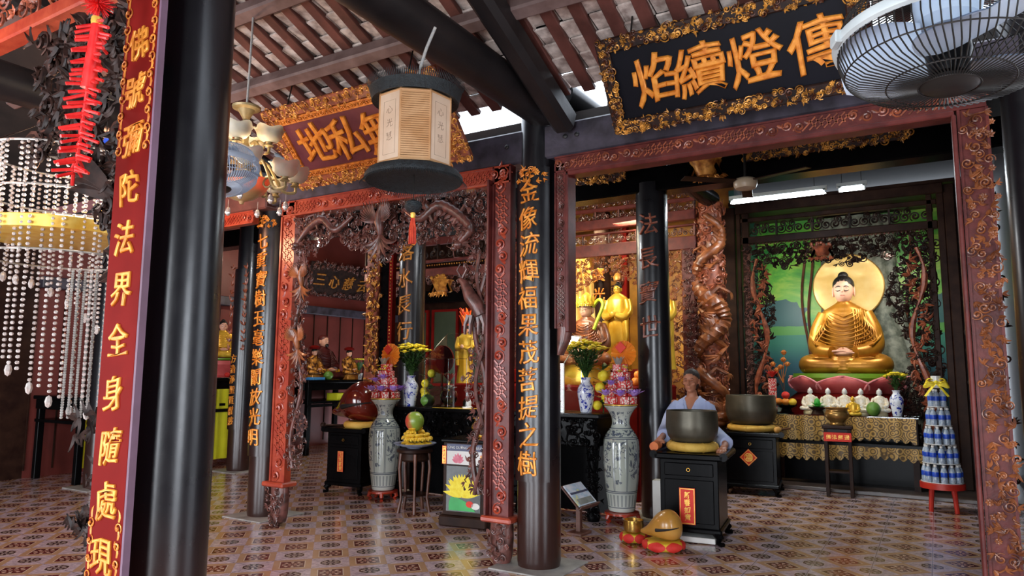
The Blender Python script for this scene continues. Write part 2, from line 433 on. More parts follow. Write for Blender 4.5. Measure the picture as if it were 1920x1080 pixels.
def carve(mb, inside, x0, x1, y0, y1, s, seed, depth=.05, w=(3, 4, 1), vines=True):
    """fill the region inside(x, y) with pierced carving at pitch s"""
    rng = random.Random(seed); nx = int((x1-x0)/s)+1; ny = int((y1-y0)/s)+1; cells = []
    for i in range(nx):
        for j in range(ny):
            x = x0+(i+.5+rng.uniform(-.35, .35)+(.5 if j % 2 else 0))*s; y = y0+(j+.5+rng.uniform(-.35, .35))*s
            if inside(x, y): cells.append((x, y))
    for x, y in cells:
        z = rng.uniform(0, depth); k = rng.choices((0, 1, 2), w)[0]; a = rng.uniform(0, 2*PI)
        if k == 0: scroll(mb, (x, y), s*rng.uniform(.5, .8), a, rng.uniform(1.1, 1.7), s*rng.uniform(.1, .15), rng.choice((1, -1)), z)
        elif k == 1: frond(mb, (x, y), a, s*rng.uniform(.8, 1.25), z, rng.choice((2, 3, 4)), .55, rng)
        else: blossom(mb, (x, y), s*rng.uniform(.45, .65), z, rng.choice((5, 6, 8)))
        if vines and rng.random() < .8:
            b = min((q for q in cells if q != (x, y)), key=lambda q: (q[0]-x)**2+(q[1]-y)**2+rng.random()*s*s, default=None)
            if b:
                mx, my = (x+b[0])/2+rng.uniform(-.3, .3)*s, (y+b[1])/2+rng.uniform(-.3, .3)*s
                mb.tube([(x, y, z*.5), (mx, my, depth*rng.random()), (b[0], b[1], z*.5)], s*.1, 5)
    return len(cells)
def relief_band(mb, L, w, seed, h=.008):
    """shallow band along local x from 0 to L, width w about y=0: scrolls at the ends and middle, key fret between"""
    rng = random.Random(seed); n = max(1, round(L/(w*5.2))); seg = L/n
    for k in range(n):
        x0 = k*seg; e = seg*.3
        for part in ((x0, x0+e), (x0+seg-e, x0+seg)):
            q = part[0]+w*.35; sg = 1
            while q < part[1]-w*.2:
                scroll(mb, (q, sg*w*.1), w*.34, rng.uniform(0, 6), 1.4, w*.075, sg, 0)
                mb.blade((q+w*.3, -sg*w*.25, 0), (1, sg*.8, 0), (0, 0, 1), w*.5, w*.2, .4, 3); q += w*.72; sg = -sg
        q = x0+e; q1 = x0+seg-e; st = w*.42; i = 0
        while q < q1:
            for (a, b) in (((q-w*.4, -w*.4), (q+w*.4, w*.4)),):
                d = np.array([b[0]-a[0], b[1]-a[1], 0]); ln = np.linalg.norm(d); an = math.atan2(d[1], d[0])
                mb.box((q, 0, h*.5), (ln, w*.09, h), RZ(an))
            mb.box((q+st*.5-w*.1, w*.12, h*.5), (w*.3, w*.09, h), RZ(-PI/4)); mb.box((q+st*.5+w*.1, -w*.12, h*.5), (w*.3, w*.09, h), RZ(-PI/4))
            q += st; i += 1
# ================================================================== SETTING
def floor_mat():
    t = NT('patterned_ceramic_floor')
    p = t.sep(t.wpos()); P = .27857
    x0, y0 = X0, Y0
    c = s = math.sqrt(.5)
    dx = t.math('SUBTRACT', p[0], x0); dy = t.math('SUBTRACT', p[1], y0)
    u = t.math('DIVIDE', t.math('MULTIPLY', t.math('ADD', dx, dy), c), P)
    v = t.math('DIVIDE', t.math('MULTIPLY', t.math('SUBTRACT', dy, dx), c), P)
    ru, rv = t.math('ROUND', u), t.math('ROUND', v)
    fu, fv = t.math('SUBTRACT', u, ru), t.math('SUBTRACT', v, rv)
    par = t.math('FLOORED_MODULO', t.math('ADD', ru, rv), 2)
    isO = t.math('GREATER_THAN', par, .5)
    au, av = t.math('ABSOLUTE', fu), t.math('ABSOLUTE', fv)
    mx, mn = t.math('MAXIMUM', au, av), t.math('MINIMUM', au, av)
    r = t.math('SQRT', t.math('ADD', t.math('MULTIPLY', fu, fu), t.math('MULTIPLY', fv, fv)))
    ang = t.math('ARCTAN2', fv, fu)
    band = lambda x, a, b: t.math('MULTIPLY', t.math('GREATER_THAN', x, a), t.math('LESS_THAN', x, b))
    star = t.math('ADD', .5, t.math('MULTIPLY', t.math('COSINE', t.math('MULTIPLY', ang, 8)), .5))
    # ---- square tile: tan ground, maroon square with a pale rim, eight pale petals and a rosette
    tan = t.mix(t.noise(9, 5, t.wpos()), hx('#a07a5c'), hx('#bd9772'))
    mar = t.mix(t.noise(30, 4, t.wpos()), hx('#4f1d1b'), hx('#6b2c28'))
    cream = hx('#c9b19c')
    sq = t.mix(t.math('LESS_THAN', mx, .335), tan, hx('#d2b9a4'))
    sq = t.mix(t.math('LESS_THAN', mx, .312), sq, mar)
    sq = t.mix(t.math('MULTIPLY', band(r, .17, .27), t.math('GREATER_THAN', star, .62)), sq, cream)
    sq = t.mix(t.math('MULTIPLY', band(r, .05, .12), t.math('GREATER_THAN', star, .4)), sq, hx('#b48f7c'))
    # ---- other tile: mottled mauve-grey ground, dark octagon ring with pale petals
    gr = t.mix(t.ramp(t.noise(26, 5, t.wpos(), .7), [(.35, (0, 0, 0, 1)), (.65, (1, 1, 1, 1))]), hx('#9c8894'), hx('#d0babc'))
    oc = t.math('MAXIMUM', mx, t.math('MULTIPLY', t.math('ADD', mx, mn), .72))
    o = t.mix(t.math('LESS_THAN', oc, .285), gr, hx('#c6b0a6'))
    o = t.mix(t.math('LESS_THAN', oc, .268), o, hx('#3d2524'))
    o = t.mix(t.math('MULTIPLY', band(r, .12, .225), t.math('GREATER_THAN', star, .5)), o, hx('#bba79a'))
    o = t.mix(t.math('LESS_THAN', r, .07), o, hx('#a08a80'))
    c_ = t.mix(isO, sq, o)
    # ---- grout of the 40 cm tiles runs through the octagons
    Pq = P*math.sqrt(2)
    gx = t.math('ABSOLUTE', t.math('SUBTRACT', t.math('FRACT', t.math('ADD', t.math('DIVIDE', dx, Pq), 0.0)), .5))
    gy = t.math('ABSOLUTE', t.math('SUBTRACT', t.math('FRACT', t.math('ADD', t.math('DIVIDE', dy, Pq), 0.0)), .5))
    gl = t.math('LESS_THAN', t.math('MINIMUM', gx, gy), .006)
    c_ = t.mix(gl, c_, hx('#6d6470'))
    t.col(c_)
    t.set(Roughness=t.math('ADD', .13, t.math('MULTIPLY', t.noise(5, 4, t.wpos()), .16)), Specular_IOR_Level=.65, Coat_Weight=.25, Coat_Roughness=.06)
    t.bump(t.noise(3, 2, t.wpos()), .03, .01)
    return t.m
_yaw = math.radians(30.957)
_u0, _v0 = -6.6171*.278565, 18.5922*.278565
X0 = _u0*math.cos(_yaw)-_v0*math.sin(_yaw); Y0 = _u0*math.sin(_yaw)+_v0*math.cos(_yaw)
struct(MB().bx(-11, 4.2, -2.6, 10.6, -.2, 0).build('floor', floor_mat(), smooth=False))
ext = MB().bx(-60, 60, -60, -2.65, -.5, -.25).bx(4.3, 60, -2.6, 30, -.5, -.25).build('ground_outside', mat('pale_courtyard_paving', '#8d8a84', '#a8a49c', 2, .8), smooth=False); struct(ext)
# walls
wl = MB().bx(-10.75, -10.55, 4.9, 12.8, 0, 5.6).build('wall_left', M['panelred'], smooth=False); struct(wl)
b = MB()
for k in range(22): b.bx(-10.55, -10.53, 4.9+k*.36, 4.915+k*.36, .1, 2.6)
b.build('panel_joint', M['darkwood'], wl, smooth=False)
MB().bx(-10.55, -10.42, 4.9, 12.4, 2.56, 2.72).build('trim_rail', M['greybeam'], wl, smooth=False, bevel=.01)
wb = MB().bx(-10.6, -2.9, 12.4, 12.6, 0, 5.8).build('wall_back', M['darkwood'], smooth=False); struct(wb)
b = MB()
for k in range(9):
    x = -10.2+k*.8
    b.bx(x, x+.6, 12.37, 12.4, 1.2, 2.75)
b.build('green_panel', M['panelgreen'], wb, smooth=False)
b = MB()
for k in range(9):
    x = -10.2+k*.8
    for a in ((x-.05, x, 1.15, 2.8), (x+.6, x+.65, 1.15, 2.8), (x, x+.6, 2.75, 2.8), (x, x+.6, 1.15, 1.2)): b.bx(a[0], a[1], 12.33, 12.4, a[2], a[3])
b.build('panel_frame', M['redboard'], wb, smooth=False)
MB().bx(-10.6, -2.9, 12.2, 12.4, 2.95, 3.2).build('trim_beam', M['black'], wb, smooth=False)
struct(MB().bx(.86, 1.06, 5.1, 12.8, 0, 5.6).build('wall_right', M['darkwood'], smooth=False))
struct(MB().bx(-10.75, -10.55, -2.6, 4.9, 0, 5.6).build('wall_left_front', M['darkwood'], smooth=False))
b = MB()
for x0, x1 in ((-10.75, -8.6), (-6.6, -5.2), (-3.2, -1.8), (.2, 4.3)): b.bx(x0, x1, -2.65, -2.5, 0, 2.8)
b.bx(-10.75, 4.3, -2.65, -2.5, 2.8, 4.2); struct(b.build('wall_front', M['darkwood'], smooth=False))  # unseen front wall added; its doorways keep column reflections narrow
b = MB(); b.bx(4.1, 4.25, -2.6, .15, 0, 4.4).bx(4.1, 4.25, 1.85, 5, 0, 4.4).bx(4.1, 4.25, .15, 1.85, 2.8, 4.4); struct(b.build('wall_side', M['darkwood'], smooth=False))
# ---- front hall roof: pale tiles on rafters and purlins, falling towards the gutter over the lintel
EY, EZ, SL = 4.62, 3.55, .41          # eave line and slope
RY0 = 0.6                             # ridge
def roof_z(y): return EZ+SL*(EY-y)
al = math.atan(SL)
tb = MB(); rng = random.Random(4)
yy = EY; 
while yy > RY0:
    z = roof_z(yy); tb_m = RX(-al)
    xx = -5.85
    while xx < 1.6:
        w = .205
        tb.box((xx+rng.uniform(-.006, .006), yy-.07, z+.075+rng.uniform(-.006, .008)), (w*.97, .165, .016), RX(-al+.20+rng.uniform(-.03, .03)))
        xx += w
    yy -= .14
ce = tb.build('ceiling', M['rooftile'], smooth=False); struct(ce)
x = -5.8
while x < 1.6:
    MB().push(TR(x, (EY+RY0)/2, roof_z((EY+RY0)/2)+.02) @ RX(-al)).box((0, 0, 0), (.092, (EY-RY0)/math.cos(al)+.04, .04)).build('rafter', M['rafter'], ce, smooth=False, bevel=.006)
    x += .205
for y in (3.78, 3.2, 2.6, 2.0, 1.3, .7):
    MB().push(TR(0, y, roof_z(y)-.06) @ RX(-al)).box((-3, 0, 0), (9.4, .11, .12)).build('purlin', M['purlin'], ce, smooth=False, bevel=.015)
struct(MB().push(TR(-2.1, (EY+RY0)/2, roof_z((EY+RY0)/2)+.16) @ RX(-al)).box((0, 0, 0), (7.6, (EY-RY0)/math.cos(al)-.06, .03)).build('ceiling', M['ceil'], smooth=False))  # dark deck added over the tiles to block bright sky through their gaps
struct(MB().push(TR(-8.3, (EY+RY0)/2, roof_z((EY+RY0)/2)) @ RX(-al)).box((0, 0, 0), (4.7, (EY-RY0)/math.cos(al), .05)).build('ceiling', M['ceil'], smooth=False))  # plain dark sheet instead of pale tiles, standing in for left bay shade
struct(MB().push(TR(0, -1, roof_z(RY0)-.66) @ RX(al)).box((-3.2, 0, 0), (15.5, 3.5, .08)).build('ceiling', M['ceil'], smooth=False))
# rear hall roof, starting beyond the gutter gap
struct(MB().push(TR(-5, 6.6, 4.09) @ RX(math.radians(20))).box((0, 0, 0), (13, 3.4, .1)).build('ceiling', M['ceil'], smooth=False))
struct(MB().push(TR(-5, 10.4, 4.56) @ RX(math.radians(-3.5))).box((0, 0, 0), (13, 4.9, .1)).build('ceiling', M['ceil'], smooth=False))
# ---- beams
def beam(name, x0, x1, y0, y1, z0, z1, m, bev=.015): return struct(MB().bx(x0, x1, y0, y1, z0, z1).build(name, m, smooth=False, bevel=bev))
lin = beam('lintel_beam', -5.72, .9, 4.74, 4.96, 3.12, 3.39, M['greybeam'])
b = MB()
for x in (-2.9, -2.37, -2.27, -5.2): b.push(front(x, 4.735, 3.27)); b.ell((0, 0, 0), (.022, .02, .012), 8, 5); b.pop()
b.build('peg_end', M['ink'], lin)
beam('lintel_beam', -10.5, -5.78, 4.74, 4.96, 3.10, 3.42, M['rafter'])
beam('gutter_board', -10.5, .9, 4.99, 5.05, 3.38, 3.46, M['blackwood'])
beam('row_beam', -10.5, .75, 6.92, 7.18, 3.34, 3.6, M['black'])
beam('row_beam', -10.5, .75, 9.2, 9.4, 4.06, 4.3, M['black'])
def log(name, p0, p1, r, m): return struct(MB().tube(np.linspace(p0, p1, 9), r, 18).build(name, m))
log('tie_beam', (-2.58, 4.95, 3.53), (-2.58, .2, 3.56), .145, M['blackwood'])
log('tie_beam', (-5.75, 4.95, 3.53), (-5.75, .2, 3.56), .145, M['blackwood'])
struct(MB().push(TR(-2.34, 3.0, roof_z(3.0)-.17) @ RX(-al)).box((0, 0, 0), (.17, 3.7, .2)).build('principal_rafter', M['blackwood'], smooth=False, bevel=.04))
struct(MB().push(TR(-5.75, 3.0, roof_z(3.0)-.17) @ RX(-al)).box((0, 0, 0), (.17, 3.7, .2)).build('principal_rafter', M['blackwood'], smooth=False, bevel=.04))
for x in (-2.5, -5.75):
    log('cross_beam', (x, 7.1, 3.75), (x, 9.4, 3.8), .12, M['black'])
    log('cross_beam', (x, 4.9, 3.7), (x, 7.1, 3.75), .12, M['black'])
# low step under the right-hand altar
struct(MB().bx(-2.3, .85, 9.72, 12.4, 0, .05).build('floor_step', mat('dark_step_tile', '#3c3230', '#54463f', 5, .3), smooth=False, bevel=.008))
# ================================================================== COLUMNS
def column(x, y, h, label, r0=.166, r1=.148, plinth=True, group='black lacquered columns'):
    t = thing('lacquered_column', label, 'column', (x, y, 0), group=group); t['kind'] = 'thing'
    pr = [(r0*.96, .012), (r0, .05), (r0, .4), (r0*.99, 1.2), ((r0+r1)/2, 2.2), (r1, h)]
    MB().lathe(pr, 40).build('shaft', M['col'], t)
    if plinth: MB().box((0, 0, .006), (.56, .56, .012)).build('plinth', M['stone'], t, smooth=False, bevel=.003)
    return t
column(-2.61, 1.73, 4.75, 'thick black column nearest the camera, behind the tall red board')
column(-2.655, 4.85, 4.05, 'black column joining both doorways, with a curved gold-lettered board on its front')
column(-5.90, 5.0, 3.95, 'black column with a gold-lettered panel, beside the red post of the carved doorway')
column(-2.5, 7.08, 3.9, 'plain black column directly behind the tall porcelain vase nearest the monk')
column(-5.75, 7.1, 3.9, 'dark worn column behind the blue and white vase of yellow flowers')
column(-8.82, 6.97, 3.9, 'thin-looking far black column beside the yellow cloth and golden seated statue')
column(-9.0, 5.05, 3.9, 'greyish column seen low behind the crystal bead curtain')
column(.56, 4.88, 3.95, 'black column beyond the gilt carved post of the wide doorway')
# ================================================================== COUPLET BOARDS ON THE COLUMNS
def bend(mb_local, r):
    """wrap geometry given in a flat xy plane (z outwards) round a vertical cylinder of radius r"""
    for i, V in enumerate(mb_local.v):
        x, y, z = V[:, 0], V[:, 1], V[:, 2]; a = x/r
        mb_local.v[i] = np.stack([(r+z)*np.sin(a), y, (r+z)*np.cos(a)], 1)
def merge(dst, src, m):
    b = dst.n
    dst.push(m); dst.add(np.concatenate(src.v), src.f); dst.pop()
def curved_board(loc, r, z0, z1, half, text, zt, step, size, label, name='curved_couplet_board', turn=0, lm='letter', bm='col', orn=True):
    t = thing(name, label, 'couplet board', loc, turn, 'gold-lettered boards hung on the columns')
    g = MB(); n = 12; pr = []
    for i in range(n+1):
        a = -PI/2 + half*(2*i/n-1); pr.append(a)
    vs = []
    for z in (z0, z1):
        for q in (r, r+.018): vs += [(q*math.cos(a), q*math.sin(a), z) for a in pr]
    m_ = n+1; fs = []
    for i in range(n):
        fs += [(m_+i, m_+i+1, 3*m_+i+1, 3*m_+i), (i+1, i, 2*m_+i, 2*m_+i+1), (i, i+1, m_+i+1, m_+i), (2*m_+i+1, 2*m_+i, 3*m_+i, 3*m_+i+1)]
    fs += [(0, m_, 3*m_, 2*m_), (n, 2*m_+n, 3*m_+n, m_+n)]
    g.add(vs, fs).build('panel', M[bm], t, fix=True)
    L = MB(); write(L, text, TR(0, zt, 0), size, step, ext=.04, bev=.018, bold=-.008, wide=.92); bend(L, r+.02)
    o = MB(); merge(o, L, RX(PI/2)); o.build('lettering', M[lm], t)
    if orn:
        L = MB(); rr = r*half*.9
        carve(L, lambda x, y: y < z1-.02 and y > z1-.13 and abs(x) < rr, -rr, rr, z1-.13, z1-.02, .045, 5, .008, (2, 3, 1), False)
        bend(L, r+.018); o = MB(); merge(o, L, RX(PI/2)); o.build('crest_carving', M['letter'], t)
    return t
curved_board((-2.655, 4.85, 0), .165, .64, 3.05, .95, '金像流輝福果茂菩提之樹', 2.85, .2075, .19, 'curved black board with ten-odd gold characters on the middle column')
curved_board((-5.90, 5.0, 0), .165, .60, 3.05, 1.0, '七重寶樹玉毫樂闡放光明', 2.78, .199, .18, 'curved black board lettered in gold beside the red post of the carved doorway')
curved_board((-5.75, 7.1, 0), .165, 1.2, 3.15, .9, '落水長行', 2.98, .34, .26, 'worn board with large gold characters on the column behind the yellow flowers', lm='letterdim')
curved_board((-2.5, 7.08, 0), .165, 1.1, 3.45, 1.0, '法長寶世', 3.0, .36, .24, 'dark board with dim brown characters on the column behind the tall vase', lm='carvered', orn=False)
t = curved_board((-8.82, 6.97, 0), .165, .60, 2.95, .9, '方清淨聖賢僧慈', 1.62, .15, .13, 'far board with small red-gold characters beside the golden seated statue', lm='letter', orn=False)
b = MB()
for z in np.arange(1.75, 2.95, .12):
    for s in (-1, 1):
        b.push(front(s*.16, -.15, z)); frond(b, (0, 0), s*.3+PI/2, .1, 0, 3, .8, rng); b.pop()
b.build('leaf_border', M['carvered'], t)
# flat red board standing off the nearest column
t = thing('red_couplet_board', 'tall dark red board with gold brush characters on the nearest column', 'couplet board', (-2.565, 1.5, 0))
MB().bx(-.112, .112, -.024, -.002, .25, 3.45).build('panel', M['redboard'], t, smooth=False, bevel=.006)
MB().bx(.113, .125, -.026, .0, .25, 3.45).build('side_edge', M['lilac'], t, smooth=False)
b = MB(); write(b, '佛號彌陀法界全身隨處現', front(0, -.025, 2.70), .135, .1905, ext=.04, bev=.02, bold=-.006, wide=.95); b.build('lettering', M['letter'], t)
for s in (-1, 1):
    b = MB()
    for z in np.arange(2.28, 3.4, .07): b.push(front(s*.088, -.025, z)); scroll(b, (0, 0), .024, rng.uniform(0, 6), 1.2, .004, s); b.blade((0, .02, 0), (s*.2, 1, 0), (0, 0, 1), .05, .016, s*.6, 3); b.pop()
    for z in np.arange(.3, .95, .06): b.push(front(s*.085, -.025, z)); scroll(b, (0, 0), .02, rng.uniform(0, 6), 1.2, .0035, s); b.blade((0, .02, 0), (s*.2, 1, 0), (0, 0, 1), .045, .014, s*.6, 3); b.pop()
    b.build('gilt_edge_scrolls', M['orangetrim'], t)
b = MB()
for x in np.arange(-.08, .09, .03): b.push(front(x, -.025, 3.02)); scroll(b, (0, 0), .022, x*40, 1.3, .004); b.pop()
b.build('gilt_crest_scrolls', M['orangetrim'], t)
for z in (.6, 2.6): MB().bx(-.05, .03, 0, .06, z, z+.06).build('hanger', M['black'], t, smooth=False)
# ================================================================== HANGING PLAQUES
def plaque(name, label, x0, x1, pb, pt, fw, inner, im, text, xs, size, fm, trim=None, seed=1):
    """pb, pt = (y, z) of the bottom and top edges; leans out over the hall"""
    t = thing(name, label, 'plaque', ((x0+x1)/2, pb[0], pb[1])); off = t.location[:]
    d = Vector((0, pt[0]-pb[0], pt[1]-pb[1])); H = d.length; W = x1-x0
    m = frame_m((x0, pb[0], pb[1]), (1, 0, 0), d)
    MB(off).push(m).box((W/2, H/2, -.03), (W-.04, H-.04, .03)).build('panel', inner, t, smooth=False)
    b = MB(off).push(m)
    for a in ((W/2, fw/2, W, fw), (W/2, H-fw/2, W, fw), (fw/2, H/2, fw, H-2*fw), (W-fw/2, H/2, fw, H-2*fw)): b.box((a[0], a[1], -.015), (a[2], a[3], .05))
    b.build('frame', M['carvedark'] if trim is None else M['carvered'], t, smooth=False, bevel=.008)
    b = MB(off).push(m)
    def ins(x, y): return 0 <= x <= W and 0 <= y <= H and not (fw*.92 < x < W-fw*.92 and fw*.92 < y < H-fw*.92)
    carve(b, ins, 0, W, 0, H, fw*.38, seed, .02, (3, 4, 1.2)); carve(b, ins, 0, W, 0, H, fw*.5, seed+50, .005, (4, 2, .5)); b.build('frame_carving', fm, t)
    for x in (.15, .85):
        MB(off).tube([tuple(m @ Vector((W*x, H-.03, -.04))), (x0+W*x, pt[0]+.12, pt[1]+.33)], .006, 6).build('hanger', M['wire'], t)
    q = fw+.004
    if trim:
        b = MB(off).push(m); tw = .055
        for a in ((W/2, q+tw/2, W-2*q, tw), (W/2, H-q-tw/2, W-2*q, tw), (q+tw/2, H/2, tw, H-2*q), (W-q-tw/2, H/2, tw, H-2*q)): b.box((a[0], a[1], -.006), (a[2], a[3], .016))
        n = 46
        for k in range(n):
            x = q+tw+(W-2*q-2*tw)*(k+.5)/n
            for y in (q+tw/2, H-q-tw/2): scroll(b, (x, y), .019, k, 1.2, .005, 1 if k % 2 else -1, .003)
        for k in range(12):
            y = q+tw+(H-2*q-2*tw)*(k+.5)/12
            for x in (q+tw/2, W-q-tw/2): scroll(b, (x, y), .019, k, 1.2, .005, 1, .003)
        b.build('inner_trim', trim, t)
    for ch, x in zip(text, xs):
        b = MB(off); write(b, ch, m @ TR(x-x0, H*.5, -.012), size, 0, ext=.045, bev=.022, bold=-.006); b.build('character', M['letter'], t)
    return t
plaque('black_name_plaque', 'black plaque with four large gold characters in a carved gilt frame', -1.83, -.237, (4.437, 3.10), (4.086, 3.63), .09, M['navy'], None, '焰續燈傳', (-1.479, -1.185, -.858, -.498), .327, M['gilt'], None, 3)
plaque('red_name_plaque', 'plum red plaque with gold characters hanging behind the bamboo lantern', -4.81, -2.96, (4.329, 3.07), (3.83, 3.624), .098, M['plum'], None, '地私無', (-4.394, -4.042, -3.686), .37, M['giltbright'], M['orangetrim'], 8)
# gilt plaques high over the second row
for i, (x0, x1, lab) in enumerate(((-3.6, -2.72, 'short gilt carved plaque edge high up behind the middle column'), (-1.5, -.08, 'dark plaque with a gilt carved edge above the fluorescent tubes'))):
    plaque('inner_plaque', lab, x0, x1, (6.88, 3.5), (6.6, 4.0), .11, M['navy'], None, '', (), .2, M['gilt'], None, 20+i)
# plaque high on the left-hand wall
t = thing('wall_plaque', 'dark plaque with dim gold characters on the red panelled wall', 'plaque', (-10.5, 10.4, 3.0))
b = MB((-10.5, 10.4, 3.0)); m = frame_m((-10.5, 11.35, 2.98), (0, -1, 0), (.25, 0, .6)); m2 = frame_m((-10.5, 9.6, 2.95), (0, 1, 0), (.25, 0, .62))
b.push(m2).box((.85, .33, -.02), (1.75, .66, .03)); b.build('panel', M['carvedark'], t, smooth=False)
b = MB((-10.5, 10.4, 3.0)).push(m2); carve(b, lambda x, y: not (.1 < x < 1.65 and .1 < y < .56), 0, 1.75, 0, .66, .07, 4, .02); b.build('frame_carving', M['carve'], t)
b = MB((-10.5, 10.4, 3.0)); write(b, '三心慈云', m2 @ TR(.3, .33, 0), .3, .4, True); b.build('lettering', M['letterdim'], t)
# ================================================================== CARVED DOORWAYS OF THE FRONT ROW
def band(b, rel, o, xdir, ydir, L, w, seed, d=.07):
    m = frame_m(o, xdir, ydir); b.push(m); b.box((L/2, 0, -d/2), (L, w, d)); b.pop()
    b.push(m); b.box((L/2, w*.46, .006), (L, w*.1, .014)); b.box((L/2, -w*.46, .006), (L, w*.1, .014)); b.pop()
    rel.push(m); relief_band(rel, L, w*.82, seed); rel.pop()
def bracket(t, off, x, y, z1, w, s, mt, mt2):
    b = MB(off); b.bx(x-w*.72, x+w*.72, y-.09, y+.1, z1, z1+.045); b.build('bracket_shelf', mt2, t, smooth=False, bevel=.012)
    b = MB(off)
    prof = [(w*.5, z1), (w*.52, z1-.12), (w*.46, z1-.25), (w*.3, z1-.33), (w*.12, .015)]
    b.loft([(x, y+.02, z, r, .07) for r, z in prof], 14); b.build('bracket', mt, t)
    b = MB(off).push(front(x, y-.045, 0)); carve(b, lambda q, z: abs(q) < w*(.55 if z > .12 else .35) and .02 < z < z1-.02, -w*.6, w*.6, .02, z1, .05, s, .025); b.build('bracket_carving', mt, t)
t = thing('carved_doorway_frame', 'red lacquered doorway frame filled with pierced dragon and phoenix carving', 'doorway frame', (-4.17, 4.76, 0)); off = (-4.17, 4.76, 0)
b, rl = MB(off), MB(off)
band(b, rl, (-5.405, 4.72, .41), (0, 0, 1), (-1, 0, 0), 2.70, .20, 1)
b.build('left_post', M['red'], t, smooth=False); rl.build('left_post_relief', M['red'], t)
b, rl = MB(off), MB(off)
band(b, rl, (-2.93, 4.72, .36), (0, 0, 1), (-1, 0, 0), 2.75, .17, 2)
b.build('right_post', M['maroon'], t, smooth=False); rl.build('right_post_relief', M['red'], t)
MB(off).bx(-3.04, -3.02, 4.66, 4.8, .36, 3.0).build('inner_moulding', M['maroon'], t, smooth=False, bevel=.004)
b, rl = MB(off), MB(off)
band(b, rl, (-5.505, 4.72, 3.04), (1, 0, 0), (0, 0, 1), 2.66, .145, 3)
b.build('head_band', M['red'], t, smooth=False); rl.build('head_band_relief', M['red'], t)
MB(off).bx(-5.3, -3.02, 4.67, 4.8, 2.95, 2.966).build('inner_moulding', M['red'], t, smooth=False, bevel=.004)
bracket(t, off, -5.405, 4.74, .365, .2, 5, M['carve'], M['red']); bracket(t, off, -2.93, 4.74, .315, .19, 6, M['carve'], M['red'])
# pierced carving: deep head with hanging scallops, narrow jambs
def ins_head(x, z):
    lo = 2.57 - .10*math.exp(-((x+4.15)/.28)**2) - .13*math.exp(-((x+3.2)/.22)**2) + .10*math.exp(-((x+4.75)/.2)**2)+.04*math.sin(x*14)
    return lo < z < 2.94 and -5.28 < x < -3.03
b = MB(off).push(front(0, 4.745, 0)); carve(b, ins_head, -5.29, -3.02, 2.4, 2.95, .05, 11, .07, (4, 4, .6)); carve(b, ins_head, -5.29, -3.02, 2.4, 2.95, .075, 14, .03, (4, 3, .4)); b.build('head_carving', M['carve'], t)
def ins_l(x, z): return -5.29 < x < -5.08+.035*math.sin(z*9) and .55 < z < 2.62
def ins_r(x, z): return -3.23+.04*math.sin(z*7+1) < x < -3.03 and .5 < z < 2.45
b = MB(off).push(front(0, 4.745, 0)); carve(b, ins_l, -5.29, -5.02, .55, 2.62, .045, 12, .06, (2, 5, .6)); b.tube(smooth_path([(-5.19+.06*math.sin(z*6), z, .03) for z in np.linspace(.55, 2.6, 24)], 70, 1), .018, 8); b.build('left_jamb_carving', M['carve'], t)
b = MB(off).push(front(0, 4.745, 0)); carve(b, ins_r, -3.3, -3.02, .5, 2.45, .048, 13, .06, (3, 4, .5)); b.tube(smooth_path([(-3.12+.06*math.sin(z*6), z, .03) for z in np.linspace(.5, 2.4, 24)], 70, 1), .022, 8); b.tube(smooth_path([(-3.10+.05*math.cos(z*7), z, .05) for z in np.linspace(.5, 2.4, 24)], 70, 1), .016, 7); b.build('right_jamb_carving', M['carve'], t)
def phoenix(t, off, x, y, z, s, m, flip=1):
    b = MB(off).push(front(x, y, z) @ SCL(flip*s, s, s))
    b.tube([(0, -.1, 0), (.01, .02, .03), (.0, .12, .03), (.05, .19, .05), (.1, .19, .06)], [.03, .055, .035, .022, .02], 10)
    b.blade((.1, .19, .06), (1, -.2, 0), (0, 0, 1), .07, .025, .2, 3)
    for sd in (-1, 1):
        for k in range(9):
            a = PI/2-sd*(.35+k*.16); b.blade((sd*.03, .04, .03+k*.002), (math.cos(a), math.sin(a), .25), (0, 0, 1), .26-.012*abs(k-3), .045, sd*.3, 5)
    for k in range(7):
        a = -PI/2+(k-3)*.22; b.blade((0, -.1, 0), (math.cos(a), math.sin(a), .1), (0, 0, 1), .3, .05, (k-3)*.25, 6)
    b.build('phoenix', m, t)
phoenix(t, off, -4.17, 4.67, 2.74, .85, M['carve']); phoenix(t, off, -5.16, 4.68, 1.72, .62, M['carvewarm'], -1); phoenix(t, off, -5.15, 4.68, 2.32, .6, M['carvewarm'])
# deer standing on the right jamb
b = MB(off).push(front(-3.14, 4.67, 2.0))
b.tube([(.05, -.10, 0), (.02, -.02, .01), (-.04, .05, .02), (-.09, .16, .03), (-.13, .2, .04)], [.05, .06, .055, .035, .02], 10)
for x, x2 in ((.06, .09), (.03, .04), (-.03, -.04), (-.06, -.09)): b.tube([(x, -.1, 0), (x2, -.17, .01), (x2-.01, -.25, 0)], [.03, .018, .013], 6)
b.tube([(-.11, .2, .04), (-.06, .27, .05), (-.09, .33, .05)], [.01, .007, .004], 5); b.tube([(-.12, .2, .03), (-.16, .27, .04), (-.13, .32, .04)], [.01, .007, .004], 5)
b.build('deer', M['carve'], t)
